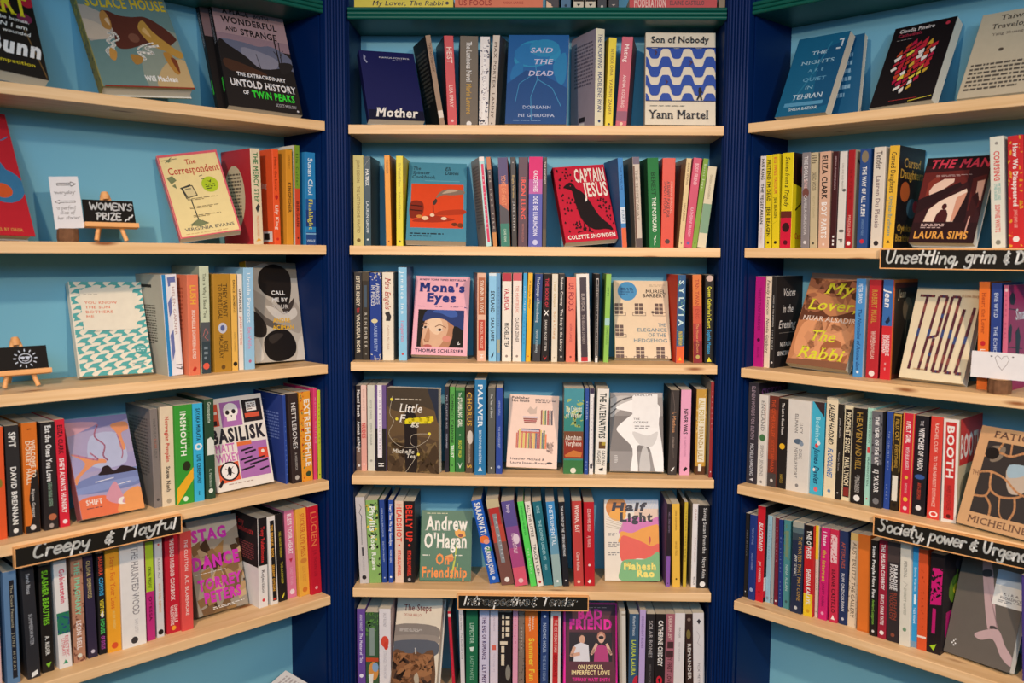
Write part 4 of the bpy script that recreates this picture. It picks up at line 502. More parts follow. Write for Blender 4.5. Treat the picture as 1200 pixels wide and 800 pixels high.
SC5p|-406.9,32.3,0.6,0,-2.8,0,23,128,215|cfc6c2,,,|l:3a3436:.4,.08 .6,.12 .35,.18 .6,.22 .5,.3 .5,.4 .45,.55:.05;b:4a4648:.58:.68:.4:.6;t:MOSHFEGH:a8a0a0:.7:.86:.2;d:2a2628:.93:.5|||book with grey-white spine with thin dark scribble, at left end, centre bookcase fifth shelf
SC5p|-381.1,36.4,0.6,0,-2.4,0,29.3,128,206.8|8cb464,,,|w:2a3018:9:.02:.95;w:e8c83c:4:.05:.5;t:Phyllis:f0f4e4:.07:.38:.5:sb;t:Rose Ruane:f0f4e4:.42:.85:.4:sb|||book with spine patterned in green leaves with yellow and black, centre bookcase fifth shelf
SC5p|-358.7,40.3,0.2,0,-1.9,0,12.6,125.7,207.1|28468e,,,|t:MELISSA BRODER:a8b8dc:.1:.45:.3;t:DEATH VALLEY:a8b8dc:.5:.75:.3;d:c8d0e8:.94:.3|||book with dark blue spine with tiny lettering, centre bookcase fifth shelf
SC5p|-343.6,40.9,0,0,0,0,11.5,125.1,207.1|2a4ea6,,,|t:Every Time We Say Goodbye:f0f0f4:.05:.55:.55:b;t:IVANA SAJKO:e0e4f0:.6:.76:.4;d:f4f4f4:.93:.5|||book with blue spine with white title, left of cream spine, centre bookcase fifth shelf
SC5p|-323.2,41.7,0,0,0,0,21,124.3,205|eacbb4,,,|t:HEADSHOT:e8402c:.04:.5:.6:b;d:e8402c:.54:.25;t:RITA BULLWINKEL:e8402c:.6:.92:.4:b|||book with cream-pink spine with red capitals, centre bookcase fifth shelf
SC5p|-298.7,42.7,0,0,0,0,26.2,123.3,204|1f1a1a,3c3840,,|t:BELLY UP:f0402c:.04:.5:.6:b;d:f0402c:.54:.25;t:RITA BULLWINKEL:f0402c:.6:.92:.35:b;d:a8a0a0:.96:.3|||book with black spine with red capitals, centre bookcase fifth shelf
FC5h|-211.4,44.9,5.8,2.6,0.7,18.4,126.7,16,169.7|4a7454,4a7454,4a7454,||z:flower;t:Andrew:f4ecdc:.1:.92:.285:.2:sb;t:O'Hagan:f4ecdc:.06:.92:.535:.2:sb;t:On:f08a2c:.3:.58:.77:.145:sb;t:Friendship:f08a2c:.03:.93:.955:.145:sb;x:d8d4a8:.1:.86:.035:.055:1;x:e0dcc8:.04:.22:.63:.66:1;x:e0dcc8:.68:.92:.63:.66:1||book with green cover with large white and orange lettering, centre bookcase fifth shelf
SC5p|-89,42.4,2.8,0,-12.7,0,25.1,123.6,211.3|1e5cba,,,|t:SARASWATI:f4f0e8:.03:.42:.6:sb;e:ee7838:.4:.47:.5:.045;e:f0a088:.6:.5:.3:.03;b:2e8a4a:.57:.62:.4:.9;t:GURNAIK JOHAL:f4f0e8:.56:.9:.5:sb;d:c8d4e8:.94:.35|||book with blue spine with white title, leaning left, centre bookcase fifth shelf
SC5p|-56.3,32,2.9,0,-10.8,0,31.2,128,215.3|7a4e46,,,|b:c8b890:0:.1;b:b8322e:.1:.42:.1:.9;b:c04a3a:.3:.5;b:8a8c8e:.17:.74:.3:.62;t:THE ARTIST:d8d8d8:.2:.7:.15;d:f0e8e0:.94:.4|||book with brown and red spine with grey label, leaning left, centre bookcase fifth shelf
SC5p|-22.9,27.5,2.7,0,-9.9,0,31.1,128,212.2|84506e,,,|b:5e5090:0:.3;b:8a4e8c:.3:.55;b:b04a80:.55:.78;b:dc5a72:.78:1;t:bump:e8d8e8:.04:.14:.3;t:FUNDAMENTALLY:f0d0d8:.38:.62:.3;e:e8d0dc:.7:.45:.25:.06;d:f0c0c0:.94:.4|||book with spine fading from purple to pink, leaning left, centre bookcase fifth shelf
SC5p|6.2,28.7,1.2,0,-9.4,0,14.5,128,212|5cda5c,,,|t:STEPHEN HUNTER:2a8a3a:.05:.4:.3;t:THE GUESTS:c8f4c0:.55:.85:.3|||book with bright neon green spine, leaning left, centre bookcase fifth shelf
SC5p|22.8,29.3,1.2,0,-9.2,0,14.5,128,211.9|ece2d4,,,|t:ALL THE LITTLE:2a2428:.04:.42:.5;t:TRACEY LIEN:2a2428:.5:.88:.5;d:b02c30:.95:.5|||book with white spine with scattered black capitals, leaning left, centre bookcase fifth shelf
SC5p|42.6,36,1.5,0,-8.5,0,20.8,128,210|206c7a,,,|t:VITAE:a8d0d4:.05:.14:.35;t:THE SOUND UNDER US:a8d4d8:.22:.7:.35;t:HAN:a0c8cc:.75:.82:.3|||book with teal spine leaning left, centre bookcase fifth shelf
SC5p|65.4,31.1,1.1,0,-6,0,20.7,128,210.5|6a9cb4,,,|b:3c8cc4:0:.4;b:9cb4b0:.62:1;t:INSTRUMENTAL:e0ecf4:.04:.52:.45;d:f0f4f4:.94:.3|||book with spine fading from blue to grey, leaning left, centre bookcase fifth shelf
SC5p|85.2,31.9,0.5,0,-3.8,0,14.5,128,210|1e1e24,22305e,,|t:THE ASCENT OF THE:e8e8e8:.05:.36:.4;t:STEFAN HERTMANS:e8e8e8:.38:.64:.4;d:d8d8d8:.93:.3|||book with black spine with white lettering and navy cover, centre bookcase fifth shelf
SC5p|116.5,36.1,0.5,0,-2.4,0,22.8,128,211.2|c44440,,,|t:WOMAN, EAT:f4dcd0:.05:.37:.45:b;t:Claire Kohda:f0ccc0:.6:.82:.35;d:f0c0a8:.95:.35|||book with coral red spine with white title, centre bookcase fifth shelf
SC5p|142.5,37.1,0.3,0,-1.4,0,24.9,128,209|c01e2a,8c2c28,,|t:DEAR MRS BIRD:f0c0b8:.08:.35:.3;t:AJ PEARCE:f0b8b0:.4:.54:.3;d:f4d8d0:.75:.25;p:f4ece4:.3,.95 .5,.92 .7,.94 .5,.97|e:c8a090:.5:.3:.35:.2;e:5a1c1c:.4:.55:.3:.1;p:b8948a:.2,.7 .5,.62 .5,.9 .3,.95||book with bright red spine with picture cover, centre bookcase fifth shelf
FC5p|248.6,61.9,5.9,-2.1,-0.9,15.8,134.4,18,198.7|ecdfcc,ecdfcc,ecdfcc,||z:halflight;t:Half:26202a:.12:.76:.145:.095:Bi;t:Light:26202a:.28:.9:.275:.1:Bs;t:Mahesh:f4e070:.34:.95:.865:.085:Bs;t:Rao:f4e070:.58:.92:.95:.08:Bs;x:8a8480:.06:.22:.42:.46:2;x:8a8480:.06:.26:.53:.6:3;x:8a8480:.06:.26:.65:.7:2||book with cover of a layered pink, orange, red and green landscape, centre bookcase fifth shelf
SC5p|332.8,42,0,0,0,0,10.3,124,206|2a2028,,6a4a7c,|b:8c5cae:.63:1;t:NELL ZINK SISTER:8a7a90:.1:.35:.35;d:3a2a40:.96:.3|||book with thin spine, black above and purple below, centre bookcase fifth shelf
SC5p|352.9,36.9,0.3,0,-1.6,0,18.5,128,207.6|f2be4a,,,|t:JESSIE GREENGRASS:8a5a20:.08:.32:.2;t:AN OLD TRICK:8a5a20:.45:.62:.25;d:5a3a10:.9:.25|||book with yellow spine with dark lettering, centre bookcase fifth shelf
SC5p|373.1,40.7,0,0,0,0,8.3,125.3,211.1|d4b43a,,5a4a38,|t:PROMISING YOUNG WOMEN:6a5a20:.1:.7:.4|||book with narrow mustard spine, centre bookcase fifth shelf
SC5p|396,38.7,0,0,0,0,15.5,127.3,207.7|eee6e2,,9a9088,|t:CLAIRE:b8888a:.06:.2:.25;t:A SIMPLE HISTORY:c8a8a8:.4:.72:.25;t:WITCH:3a3438:.87:.97:.35|||book with white spine with grey cover, centre bookcase fifth shelf
SC5p|415.1,33.8,0,0,0,0,27.8,128,205|231f20,,,|t:Saving Susan from the:d8d4d0:.03:.58:.3::.6;t:Nayra Atiya:d8d4d0:.62:.88:.3::.6;d:f4f0ec:.95:.5|||book with black spine with white lettering, at right end, centre bookcase fifth shelf
SC6p|-417.8,38,0,0,0,0,20.2,128,208.4|6c4a9a,,,|t:ANNE ENRIGHT:e0d4ec:.07:.27:.3;t:The Matter of This:e8dcf4:.3:.66:.35:b;d:f0e8f4:.82:.5|||book with purple spine with white lettering, at left end, centre bookcase bottom shelf
SC6p|-390.8,38,0,0,0,0,31.8,128,200.1|3c5a3c,,,|w:5a8a40:8:0:.3;b:8a9890:.2:.55:.3:.7;e:d8924a:.6:.75:.4:.12;b:c84a28:.58:.63;e:8aa8c8:.75:.7:.25:.06;p:e8e4dc:.2,.8 .6,.78 .5,.98 .3,.98|||book with picture spine of green foliage and an orange figure, centre bookcase bottom shelf
SC6p|-359.1,38.1,0,0,0,0,28.6,128,209.3|e8e0e0,c8a8a8,,|t:SALLY ROONEY:a8a0a4:.05:.22:.25;e:e0503c:.5:.4:.35:.07;e:d84432:.6:.45:.2:.05;t:STRANGER THAN HOW:c0b8bc:.52:.85:.25|||book with white spine with a red ink blot, centre bookcase bottom shelf
FC6h|-287.2,3,16,-16,-5,24.3,123.4,26,220|e6d8c2,e6d8c2,e6d8c2,||z:rocks;t:The Steps:8a3a34:.16:.78:.14:.07:s;t:SYLVIA BELLO:b86a5a:.16:.56:.2:.028:s||large cream hardback with a photo of brown rocks by the sea, centre bookcase bottom shelf
SC6p|-188,38,0.2,0,-3.5,0,7.4,128,205.8|c82238,3c3434,,|b:f0d8d0:.03:.07;t:COLD ENOUGH FOR SNOW:e87880:.15:.8:.3|||book with thin bright red spine with dark grey cover, leaning left, centre bookcase bottom shelf
SC6p|-166.3,38,0.1,0,-1.5,0,10.6,128,210.2|e0d8d8,,,|t:Dodie Bellamy:8a8488:.05:.25:.4;t:The Buddhist Child:8a8488:.28:.6:.4|||book with narrow white spine with grey lettering, centre bookcase bottom shelf
SC6p|-144.6,38,0,0,0,0,28.5,128,208.2|1e6c48,,,|t:LISPECTOR:b8d8c0:.15:.4:.35;p:e0ece0:.3,.45 .7,.44 .6,.5 .4,.5;t:RASTY MATES:8ab89c:.55:.85:.28|||book with dark green spine with pale lettering, centre bookcase bottom shelf
SC6p|-114,38,0,0,0,0,24.3,128,208.8|d4cce0,,,|t:THE END OF ROMANCE:4a2a5a:.08:.6:.4:b;t:LILY MEYER:4a2a5a:.66:.95:.4:b|||book with lilac-white spine with purple capitals, centre bookcase bottom shelf
SC6p|-89.8,38,0,0,0,0,20,128,209.2|e0d2dc,,,|t:ELENA FERRANTE:b8a8b4:.06:.25:.25;b:e06a5a:.42:.48:.25:.75;t:THE LYING LIFE:c8b8c4:.52:.75:.25|||book with pale pink-white spine with small red mark, centre bookcase bottom shelf
SC6p|-62.9,38,0,0,0,0,31.6,128,205.2|262020,,,|b:e8d8bc:.03:.32:.25:.42;b:e8d8bc:.05:.3:.55:.85;b:262020:.08:.1:.2:.9;b:262020:.16:.18:.2:.9;b:262020:.24:.26:.2:.9;b:e8d8bc:.36:.4:.1:.7;b:e8d8bc:.42:.66:.2:.45;b:262020:.5:.52:.1:.5;e:8a8478:.75:.75:.2:.1|||book with black spine with cream stencil letters, centre bookcase bottom shelf
SC6p|-37.6,38,0,0,0,0,12.6,128,210|e8a0b8,,,|t:Hot Springs Drive:c05a78:.06:.5:.35|||book with pink spine with faint red lettering, centre bookcase bottom shelf
SC6p|-22.8,38,0,0,0,0,14.8,128,210.3|847468,,,|w:5a4e44:9:.0:.95;t:DRYBACKS:c8bcb0:.2:.5:.3;p:e8e0d8:.2,.9 .8,.89 .7,.95 .3,.95|||book with grey-brown spine with a stone texture, centre bookcase bottom shelf
SC6p|4.6,38,0.3,0,-1,0,31.6,128,212.7|ea752a,,,|t:Imogen:f8dcc0:.07:.26:.18::.4;t:Binnie:f8dcc0:.07:.24:.18::.65;t:Summer Fun:f4d040:.34:.86:.42:b|||book with orange spine with yellow title, centre bookcase bottom shelf
SC6p|34.1,38,0,0,0,0,18.9,128,209|2f4678,,,|d:d8e0f0:.06:.4;t:NAOMIC HOUR:b8c8e0:.14:.5:.45;t:THE BLUE HOUR:90a4c4:.53:.85:.4|||book with navy spine with small white mark at the head, centre bookcase bottom shelf
SC6p|61.4,38,0,0,0,0,25.2,128,209.3|ecdfd6,,,|b:c8282c:.05:.95:.2:.75;t:THE ICE CREAM MAN:f0c0b4:.1:.5:.3;t:GRADUATE:801418:.52:.8:.3|||book with white spine with tall red panel, centre bookcase bottom shelf
FC6p|149.4,55.6,6.7,2.6,0.7,15.6,135.3,22,205.3|f020a0,5a2a34,5a2a34,||z:badfriend;t:BAD:f020a0:.26:.74:.19:.11:B;t:FRIEND:f020a0:.1:.92:.31:.11:B;t:ON JOYOUS,:f4dca0:.26:.74:.78:.05:b;t:IMPERFECT LOVE:f4dca0:.14:.86:.845:.05:b;t:TIFFANY WATT SMITH:f02898:.16:.86:.92:.04:b;x:d0a898:.18:.8:.05:.08:2||book with maroon cover with neon pink title and photo of two women, centre bookcase
SC6p|229.9,38,0.2,0,-1.6,0,14.7,128,212|d8cfc2,,,|b:b8ac9c:.0:1:.0:.3;b:a89c8c:.03:.05:.3:1|||book with cream-edged spine right of the neon pink cover, centre bookcase bottom shelf
SC6p|252.6,38,0,0,0,0,23.1,128,205.9|3a5876,,5a5450,|t:Richard Francis:d0d8e0:.03:.27:.3:s;t:LAURA LAURA:c8d44a:.32:.76:.42:b;e:c82840:.9:.9:.5:.14|||book with slate blue spine with yellow-green title and red foot, centre bookcase bottom shelf
SC6p|273.5,38,0,0,0,0,14.7,128,217|c0a8d8,,,|t:DISOBEDIENT BODIES:7a5a98:.08:.45:.4|||book with lilac spine, centre bookcase bottom shelf
SC6p|293.4,38,0,0,0,0,21,128,206.5|2a2628,,,|t:SOLAR BONES:b0a8a8:.08:.54:.45;t:MIKE McCORMACK:6a6464:.62:.95:.3|||book with black spine with grey spaced capitals, centre bookcase bottom shelf
SC6p|317.7,38,0,0,0,0,25.1,128,206.9|201a1a,,,|t:CATHERINE CHIDGEY:f4ece4:.08:.64:.45:b;e:d02438:.45:.82:.3:.06;p:201a1a:.3,.8 .6,.78 .5,.86|||book with black spine with white title and red figure, centre bookcase bottom shelf
SC6p|341,38,0,0,0,0,22,128,207.3|a86470,,,|b:4a2e30:.34:.42:.2:.9;b:4a2e30:.45:.53:.1:.9;t:DEBORAH LEVY:f0d4c8:.03:.32:.42;t:MY FIRST LOVE:5a2a30:.5:.86:.45:b|||book with dusty rose spine with cream capitals and dark blocks, centre bookcase bottom shelf
SC6p|364.2,38,0,0,0,0,24.8,128,209.8|e6dedc,,,|t:MAGGIE:8a8484:.17:.3:.16;t:BAD WEATHER:b8b0b0:.35:.58:.14|||book with white spine without marks, centre bookcase bottom shelf
SC6p|392.7,38,0.3,0,-2,0,18.5,128,208.1|382420,,,|d:8a7468:.07:.5;e:7a6a3a:.4:.25:.3:.06;t:REMAINDER:d8ccc4:.36:.8:.45:b|||book with dark brown spine with pale capitals, centre bookcase bottom shelf
SC6p|415.4,38,0.5,0,-2,0,27.2,128,210.6|e2dad8,,,|p:3a3438:.35,.1 .55,.07 .72,.1 .55,.14;l:a8a0a4:.35,.22 .6,.28 .4,.36 .7,.4:.03;t:FOX MEYNE:8a8488:.6:.9:.2|||book with white spine with a grey drawing, at right end, centre bookcase bottom shelf
FL1p|-650.3,3,17.7,3.1,4.5,31.1,135.9,24,235.4|1e1a16,1e1a16,1e1a16,||e:c02838:.92:.2:.12:.1;e:d85a50:.75:.12:.14:.08;e:b82848:.6:.3:.1:.06;e:d07a50:.3:.1:.14:.09;e:3a5a28:.5:.16:.1:.06;e:7a2a48:.85:.42:.1:.05;l:7a5a30:.8,.5 .98,.98:.015;t:HEART:ecd828:-.02:.93:.4:.22:bs;t:How to be human,:f0e8dc:.2:.9:.47:.035:i;t:N I am:f0e8dc:.5:.86:.54:.04:i;t:wounded:f0e8dc:.52:.88:.6:.035:i;t:Bunn:f4ece4:.28:.98:.8:.15:Bi;t:competition:e0c828:.3:.86:.9:.035||black hardback with yellow capitals and red flowers, cut by the frame, left bookcase top shelf
FL1h|-397.6,3.8,23.1,-6.7,-4.6,32.5,176.7,30,238.2|8a8048,68827c,68827c,|w:c8a838:6:.1:.5;w:4a5a50:5:.5:.95|z:solace;t:SOLACE HOUSE:d8b42c:.08:.98:.16:.11:sb;t:Will Maclean:f4ece4:.48:.84:.93:.055:sb||hardback of grey sky with a wavy brown painting and yellow title, left bookcase top shelf
FL1p|-137.5,13.9,9.7,-7.6,1.8,26.5,166.7,16,267.2|181414,2a2220,2a2220,|t:A PLACE BOTH WONDERFUL:b0a8a8:.06:.4:.5;b:3ac83a:.72:.85:.3:.7|z:mountain;t:A PLACE:241c1c:.14:.5:.1:.055:sb;t:BOTH:3a2a2a:.56:.78:.1:.04:s;t:WONDERFUL:241c1c:.1:.88:.19:.06:sb;t:AND:241c1c:.14:.3:.27:.04:sb;t:STRANGE:241c1c:.34:.85:.29:.06:sb;t:THE EXTRAORDINARY:ece4e0:.18:.85:.7:.035:sb;t:UNTOLD HISTORY:ece4e0:.07:.97:.8:.065:sb;t:OF:ece4e0:.22:.3:.87:.035:sb;t:TWIN PEAKS:38d838:.34:.93:.89:.065:sb;t:SCOTT MESLOW:b8b0b0:.64:.93:.95:.028:s;e:c8c0c0:.94:.97:.015:.01||black paperback with a mountain photo and lettering in white and green, left bookcase top shelf
FL1p|-144.6,49.9,6.3,-4.4,0.5,23.2,165,14,254.8|181414,241e1c,241e1c,|t:A PLACE BOTH WONDERFUL:b0a8a8:.06:.4:.5;b:3ac83a:.72:.85:.3:.7|r:8a6a68:0:0:1:.3||black paperback copy behind the mountain photo book, left bookcase top shelf
FL2h|-670.6,37,11.2,13.4,1.3,21.7,142.7,26,246.6|c42430,c42430,c42430,||e:3a78a0:.62:.17:.35:.08;p:c42430:.55,.16 1,.1 1,.17 .8,.24;e:3a78a0:.74:.6:.28:.14;p:3a78a0:.6,.52 .74,.38 .9,.55;e:d85a2a:.7:.64:.14:.06;t:NOVEL BY ORISA:d8a050:.4:.85:.965:.025||red hardback with blue and orange drop shapes, cut by the frame, left bookcase second shelf
FL2p|-262.7,31.4,19.4,-15.7,-9.5,27,126.3,20,199.3|d8606a,ecd496,ecd496,|t:THE CORRESPONDENT:e8b0a8:.1:.8:.4|z:correspondent;t:The:c04438:.42:.6:.14:.06:s;t:Correspondent:c04438:.1:.95:.25:.085:s;t:VIRGINIA EVANS:5a5a58:.1:.92:.925:.035:s;x:7a6a48:.28:.78:.55:.58:2;x:7a6a48:.28:.76:.65:.68:2;x:7a6a48:.3:.76:.75:.78:2;x:c09a68:.1:.94:.955:.968:1||book with cream cover with pink border and a drawn birdhouse, left bookcase second shelf
SL2p|-148.1,38,0.3,0,-1.6,0,22.9,128,206.2|e6d0ac,,c02a32,|t:THE MERCY STEP:3a7a48:.04:.56:.5:b;p:3a3a38:.3,.62 .6,.57 .8,.6 .5,.67;t:MARCIA HUTCHINSON:d87848:.7:.92:.25;p:e8a038:.2,.97 .5,.93 .8,.96||e:dcc49c:.42:.5:.36:.34;x:6a5a48:.2:.65:.24:.76:14|book with cream spine with green capitals and red picture cover, left bookcase second shelf
SL2p|-101,38,0.1,0,-0.9,0,16.1,128,208.8|ee5828,,f05c2c,|t:Heart the Lover:7a2010:.08:.44:.4:s;e:b82020:.5:.5:.25:.025;t:Lily King:f8e0d0:.58:.84:.5:s;d:c82a20:.94:.4||t:Lily King:f8d8c0:.3:.8:.4:.06:s;r:f0e8e0:.62:.86:.95:.97;r:2a2420:.66:.88:.85:.95|book with orange spine with white lettering, beside amber spine, left bookcase second shelf
SL2p|-69.5,38,0,0,0,0,16.5,128,210.7|dc9228,,e09a30,|t:KINGFISHER:5a3410:.34:.66:.5:b;t:ROZIE KELLY:8a5a18:.05:.2:.3|||book with amber spine with dark capitals, left bookcase second shelf
SL2p|-49,38,0,0,0,0,13.4,128,221.9|d24a2c,,e8e0d0,|b:7a9c2e:0:.43;t:Ella Calder:2a4a18:.08:.4:.45:s;t:BERGAIN:6a1c14:.56:.82:.5:b;d:4a1a10:.93:.35||r:7a9c2e:.03:.03:.95:.97|book with spine green above and orange-red below, left bookcase second shelf
SL2p|-14.7,38,0,0,0,0,27.4,128,209.2|2a84bc,,2e8cc4,|b:245a9a:.5:.62;b:1e3f7c:.62:.8;b:2a4c86:.86:1;b:88b4d0:.87:.885;t:Susan Choi:e8f0f0:.06:.46:.45:s;t:Flashlight:e0d44a:.5:.83:.4:s;t:VINTAGE:c8d8e4:.94:.965:.25:h|||book with blue spine with white and yellow lettering, at right end, left bookcase second shelf
FL3p|-446,84.3,7.4,-2.6,1.2,19.2,144.8,18,196.4|eee2cc,eee2cc,eee2cc,||z:sunwaves;t:YOU KNOW:e07858:.17:.62:.24:.028;t:THE SUN:e07858:.17:.52:.29:.028;t:BOTHERS:e07858:.17:.55:.34:.028;t:ME:e07858:.17:.28:.39:.028;x:6a6a68:.17:.42:.135:.145:1;x:8a8a88:.17:.58:.53:.538:1;t:STORIES:4aa09c:.82:.94:.77:.018||book with cream cover printed with teal zigzag waves, left bookcase third shelf
SL3p|-341.3,44.8,0.8,0,-2.8,0,32.3,123.2,208.8|e6e2e6,,bdb5a4,|p:6a74a8:.35,.03 .9,.02 .9,.09 .4,.12;p:6a74a8:.3,.28 .6,.2 .6,.36 .35,.42;p:6a74a8:.3,.6 .55,.54 .55,.76 .35,.86;b:f0ece8:.08:.9:.55:.88;t:HELEN GARNER:b89a98:.12:.6:.18::.72;b:2a86c0:0:1:0:.24;t:17:2a2a30:.88:.95:.4::.75||r:2a2420:.2:.1:.6:.13;x:5a5448:.15:.7:.3:.7:16|book with white spine with purple brushmarks and blue edge, left bookcase third shelf
SL3p|-308.6,27.9,0,0,0,0,24.5,128,208.4|e67a58,,e87e5c,|t:LUSH:f0b040:.1:.3:.5:b;t:ROCHELLE DOWDEN-LORD:f4dccc:.35:.84:.3:b;p:c02a20:.3,.95 .5,.91 .7,.93 .5,.97||x:c05a3c:.15:.85:.12:.6:12|book with salmon spine with yellow and white lettering, left bookcase third shelf
SL3p|-279.8,34.1,0,0,0,0,21.2,128,226.5|ccd2b2,,9aa08c,|b:56585a:.52:.7;l:e07a70:.2,.65 .5,.58 .8,.62 .4,.66 .8,.69:.04;b:36444a:.7:1;t:This Is Why I Need You:4a4a3a:.07:.48:.32:s;x:8a98a0:.3:.7:.74:.88:3;d:e8604a:.93:.7|||book with tall spine, pale green above and dark slate below, left bookcase third shelf
SL3p|-239.6,36.1,0,0,0,0,39.7,128,209.3|b6842a,,b98830,|t:THEY WENT:4a3214:.1:.44:.25::.68;t:TO PORTUGAL:4a3214:.1:.46:.25::.38;e:c8c8d4:.5:.55:.26:.055;e:5a6494:.5:.55:.13:.03;t:ROSE:4a3214:.68:.8:.22::.68;t:MACAULAY:4a3214:.62:.86:.22::.4;d:6a4a20:.95:.25|||book with thick old-gold spine with two lines of dark capitals, left bookcase third shelf
SL3p|-210.2,38.8,0,0,0,0,14.2,128,208.8|f0ba58,,,|t:DANCE ON MY:5a4420:.06:.34:.35:b;t:GRAVE:5a4420:.3:.4:.3;t:AIDAN CHAMBERS:a88440:.6:.8:.25;d:2a2218:.93:.75|||book with light yellow spine with black roundel, left bookcase third shelf
SL3p|-193.1,43,0,0,0,0,11.2,125,208.5|f0e2d2,,,|t:ORANGES:3a3030:.15:.4:.55:sb;t:JANE HYDE:e0786a:.44:.74:.45:s|||book with narrow cream spine with black and pink lettering, left bookcase third shelf
SL3p|-175.2,37.9,0,0,0,0,23.8,128,222.3|9cc8e4,,8cb4c8,|t:Ursula Parrott:eef4f8:.05:.54:.36:s;t:Ex-Wife:d890b4:.58:.8:.36:s;d:c06a8a:.92:.3|||book with tall light blue spine with white and pink lettering, left bookcase third shelf
FL3p|-75,76.9,6.3,8.1,2,9.9,144.7,22,230.4|f0b020,c8beb0,c8beb0,|t:ANDRE ACIMAN:5a3a10:.1:.5:.4|z:tangle;t:CALL:f0ece8:.44:.72:.33:.04:b;t:ME BY:e8e4e0:.44:.76:.4:.04:b;t:YOUR:c8c0b8:.44:.76:.47:.04:b;t:NAME:d8d0c8:.44:.76:.54:.04:b;t:ANDRE:f0b828:.42:.78:.61:.042:b;t:ACIMAN:f0b828:.4:.84:.68:.042:b||book with black and white photo cover with white and yellow lettering, left bookcase third shelf
SL4p|-686.4,39.4,0,0,0,0,21.5,128,208.9|e85a2a,,,|e:8a7a30:.6:.5:.2:.04|||book with orange-red spine cut by the frame edge, left bookcase fourth shelf
SL4p|-660,42.7,0,0,0,0,23.5,125.3,208.4|2c2a2a,,,|t:SPIT:f0ece4:.06:.2:.5:b;t:DAVID BRENNAN:f0ece4:.37:.9:.4:b;d:e8e4dc:.95:.4|||book with black spine with large white capitals, left bookcase fourth shelf
SL4p|-629.8,43.1,0,0,0,0,26.3,124.9,209.7|db7224,,,|p:221e1c:.5,.5 .95,.42 1,.6 1,1 .2,1 .5,.85 .3,.7;b:221e1c:.93:1;t:I:2a2018:.05:.1:.3;t:WELCOME TO:f4dcc0:.16:.5:.3:b:.68;t:DORLEY HALL:f4dcc0:.16:.56:.3:b:.35;t:Alyson Greaves:d0c8c0:.6:.86:.22::.6;d:d8d0c8:.95:.4|||book with orange spine with a black silhouette and white lettering, left bookcase fourth shelf
SL4p|-598.4,39.2,0,0,0,0,25.4,128,207.3|272223,,,|t:Eat the Ones You Love:f0ece8:.03:.55:.42:b;t:SARAH MARIA GRIFFIN:8aa890:.56:.78:.3;e:b86a48:.6:.88:.3:.03;d:a89890:.96:.35|||book with black spine with white bold title beside red spine, left bookcase fourth shelf
SL4p|-572.8,41.4,0.2,0,-1,0,18.1,126.6,209.4|d8263a,,,|t:ELIZA CLARK:2a1014:.05:.32:.5:b;t:SHE'S ALWAYS HUNGRY:f8ece8:.36:.87:.48:b;d:f4e0e0:.95:.5|||book with red spine with black and white capitals, left bookcase fourth shelf
FL4p|-482.1,36,8.9,8.7,2.3,20.1,134.7,18,198.6|8a4a4a,b0a4c4,b0a4c4,||z:shift;t:SHIFT:f4e8dc:.1:.36:.875:.05:b;x:4a3a48:.1:.4:.9:.915:1||book with cover of lilac water, orange branches and dark hills, left bookcase fourth shelf
SL4p|-385.2,49.4,0.2,0,-1.2,0,15.6,118.6,207.1|847a74,,7c746e,|t:HORTUS CONCLUSUS:5a5450:.1:.5:.35;t:BLUME:a86a58:.3:.4:.4;d:4a4644:.92:.4||x:544e4a:.12:.88:.1:.7:18;r:e0dad4:.2:.84:.5:.95|book with grey spine with grey back cover of small print, left bookcase fourth shelf
SL4p|-363.4,46.8,0,0,0,0,27.1,121.2,209.6|e8d2b2,,,|t:Norwegian Pumpkin:c8382c:.1:.56:.3:sb;t:Steve Nash:3a3430:.6:.86:.3:sb;d:b0a088:.95:.4|||book with cream spine with red title, left bookcase fourth shelf
SL4p|-330.6,38.7,0,0,0,0,37.9,128,210.4|3a9a34,,,|p:f0b028:0,.84 1,.64 1,.76 0,1;t:INSMOUTH:f0f4e0:.06:.52:.32:b:.45;t:DAVID PINNER:2a5a20:.12:.44:.18::.75;e:2a3018:.6:.62:.24:.05;d:e0f0d0:.95:.3|||book with green spine with yellow diagonal stripe, left bookcase fourth shelf
SL4p|-300.2,37.3,0,0,0,0,22.1,128,210.4|3cb4de,,,|t:SAYAKA MURATA:18384a:.05:.38:.4:b;e:e8f0f0:.5:.44:.4:.035;e:3cb4de:.5:.44:.2:.018;t:LIFE CEREMONY:18384a:.52:.82:.4:b;x:18586a:.4:.6:.88:.96:1|||book with cyan spine with black capitals, left bookcase fourth shelf
SL4p|-273,40,0,0,0,0,21.6,128,216.3|2b4a34,,,|p:e4e4d8:.2,.4 .6,.38 .95,.42 1,.56 .2,.56;t:Grotesquerie:d0dcc8:.03:.24:.35:s;t:K. Patrickson:c0ccb8:.7:.88:.28:s;d:e8ece0:.92:.5|||book with dark green spine with a white shape, left bookcase fourth shelf
FL4p|-181.9,53.1,6.6,-1.3,-1.3,13.4,137.8,22,204.3|d8ccc0,ece2d6,ece2d6,||z:basilisk;t:BASILISK:2c2830:.02:.97:.48:.14:B;t:MATT:d078b4:.06:.4:.585:.085:b;t:WIXEY:d078b4:.06:.46:.69:.085:b;x:a8887a:.2:.95:.93:.945:1||book with cream cover with a skull, redacted page and magnified beetle, left bookcase fourth shelf
SL4p|-86,39.5,0.1,0,-1.4,0,7.1,128,205.7|2e4a98,,2a3f86,|t:IAN MCDONALD:8a9ccc:.3:.9:.35||x:6a7cb8:.15:.85:.2:.55:10;x:6a7cb8:.2:.5:.07:.09:1|book with blue spine with a blue back cover, left bookcase fourth shelf
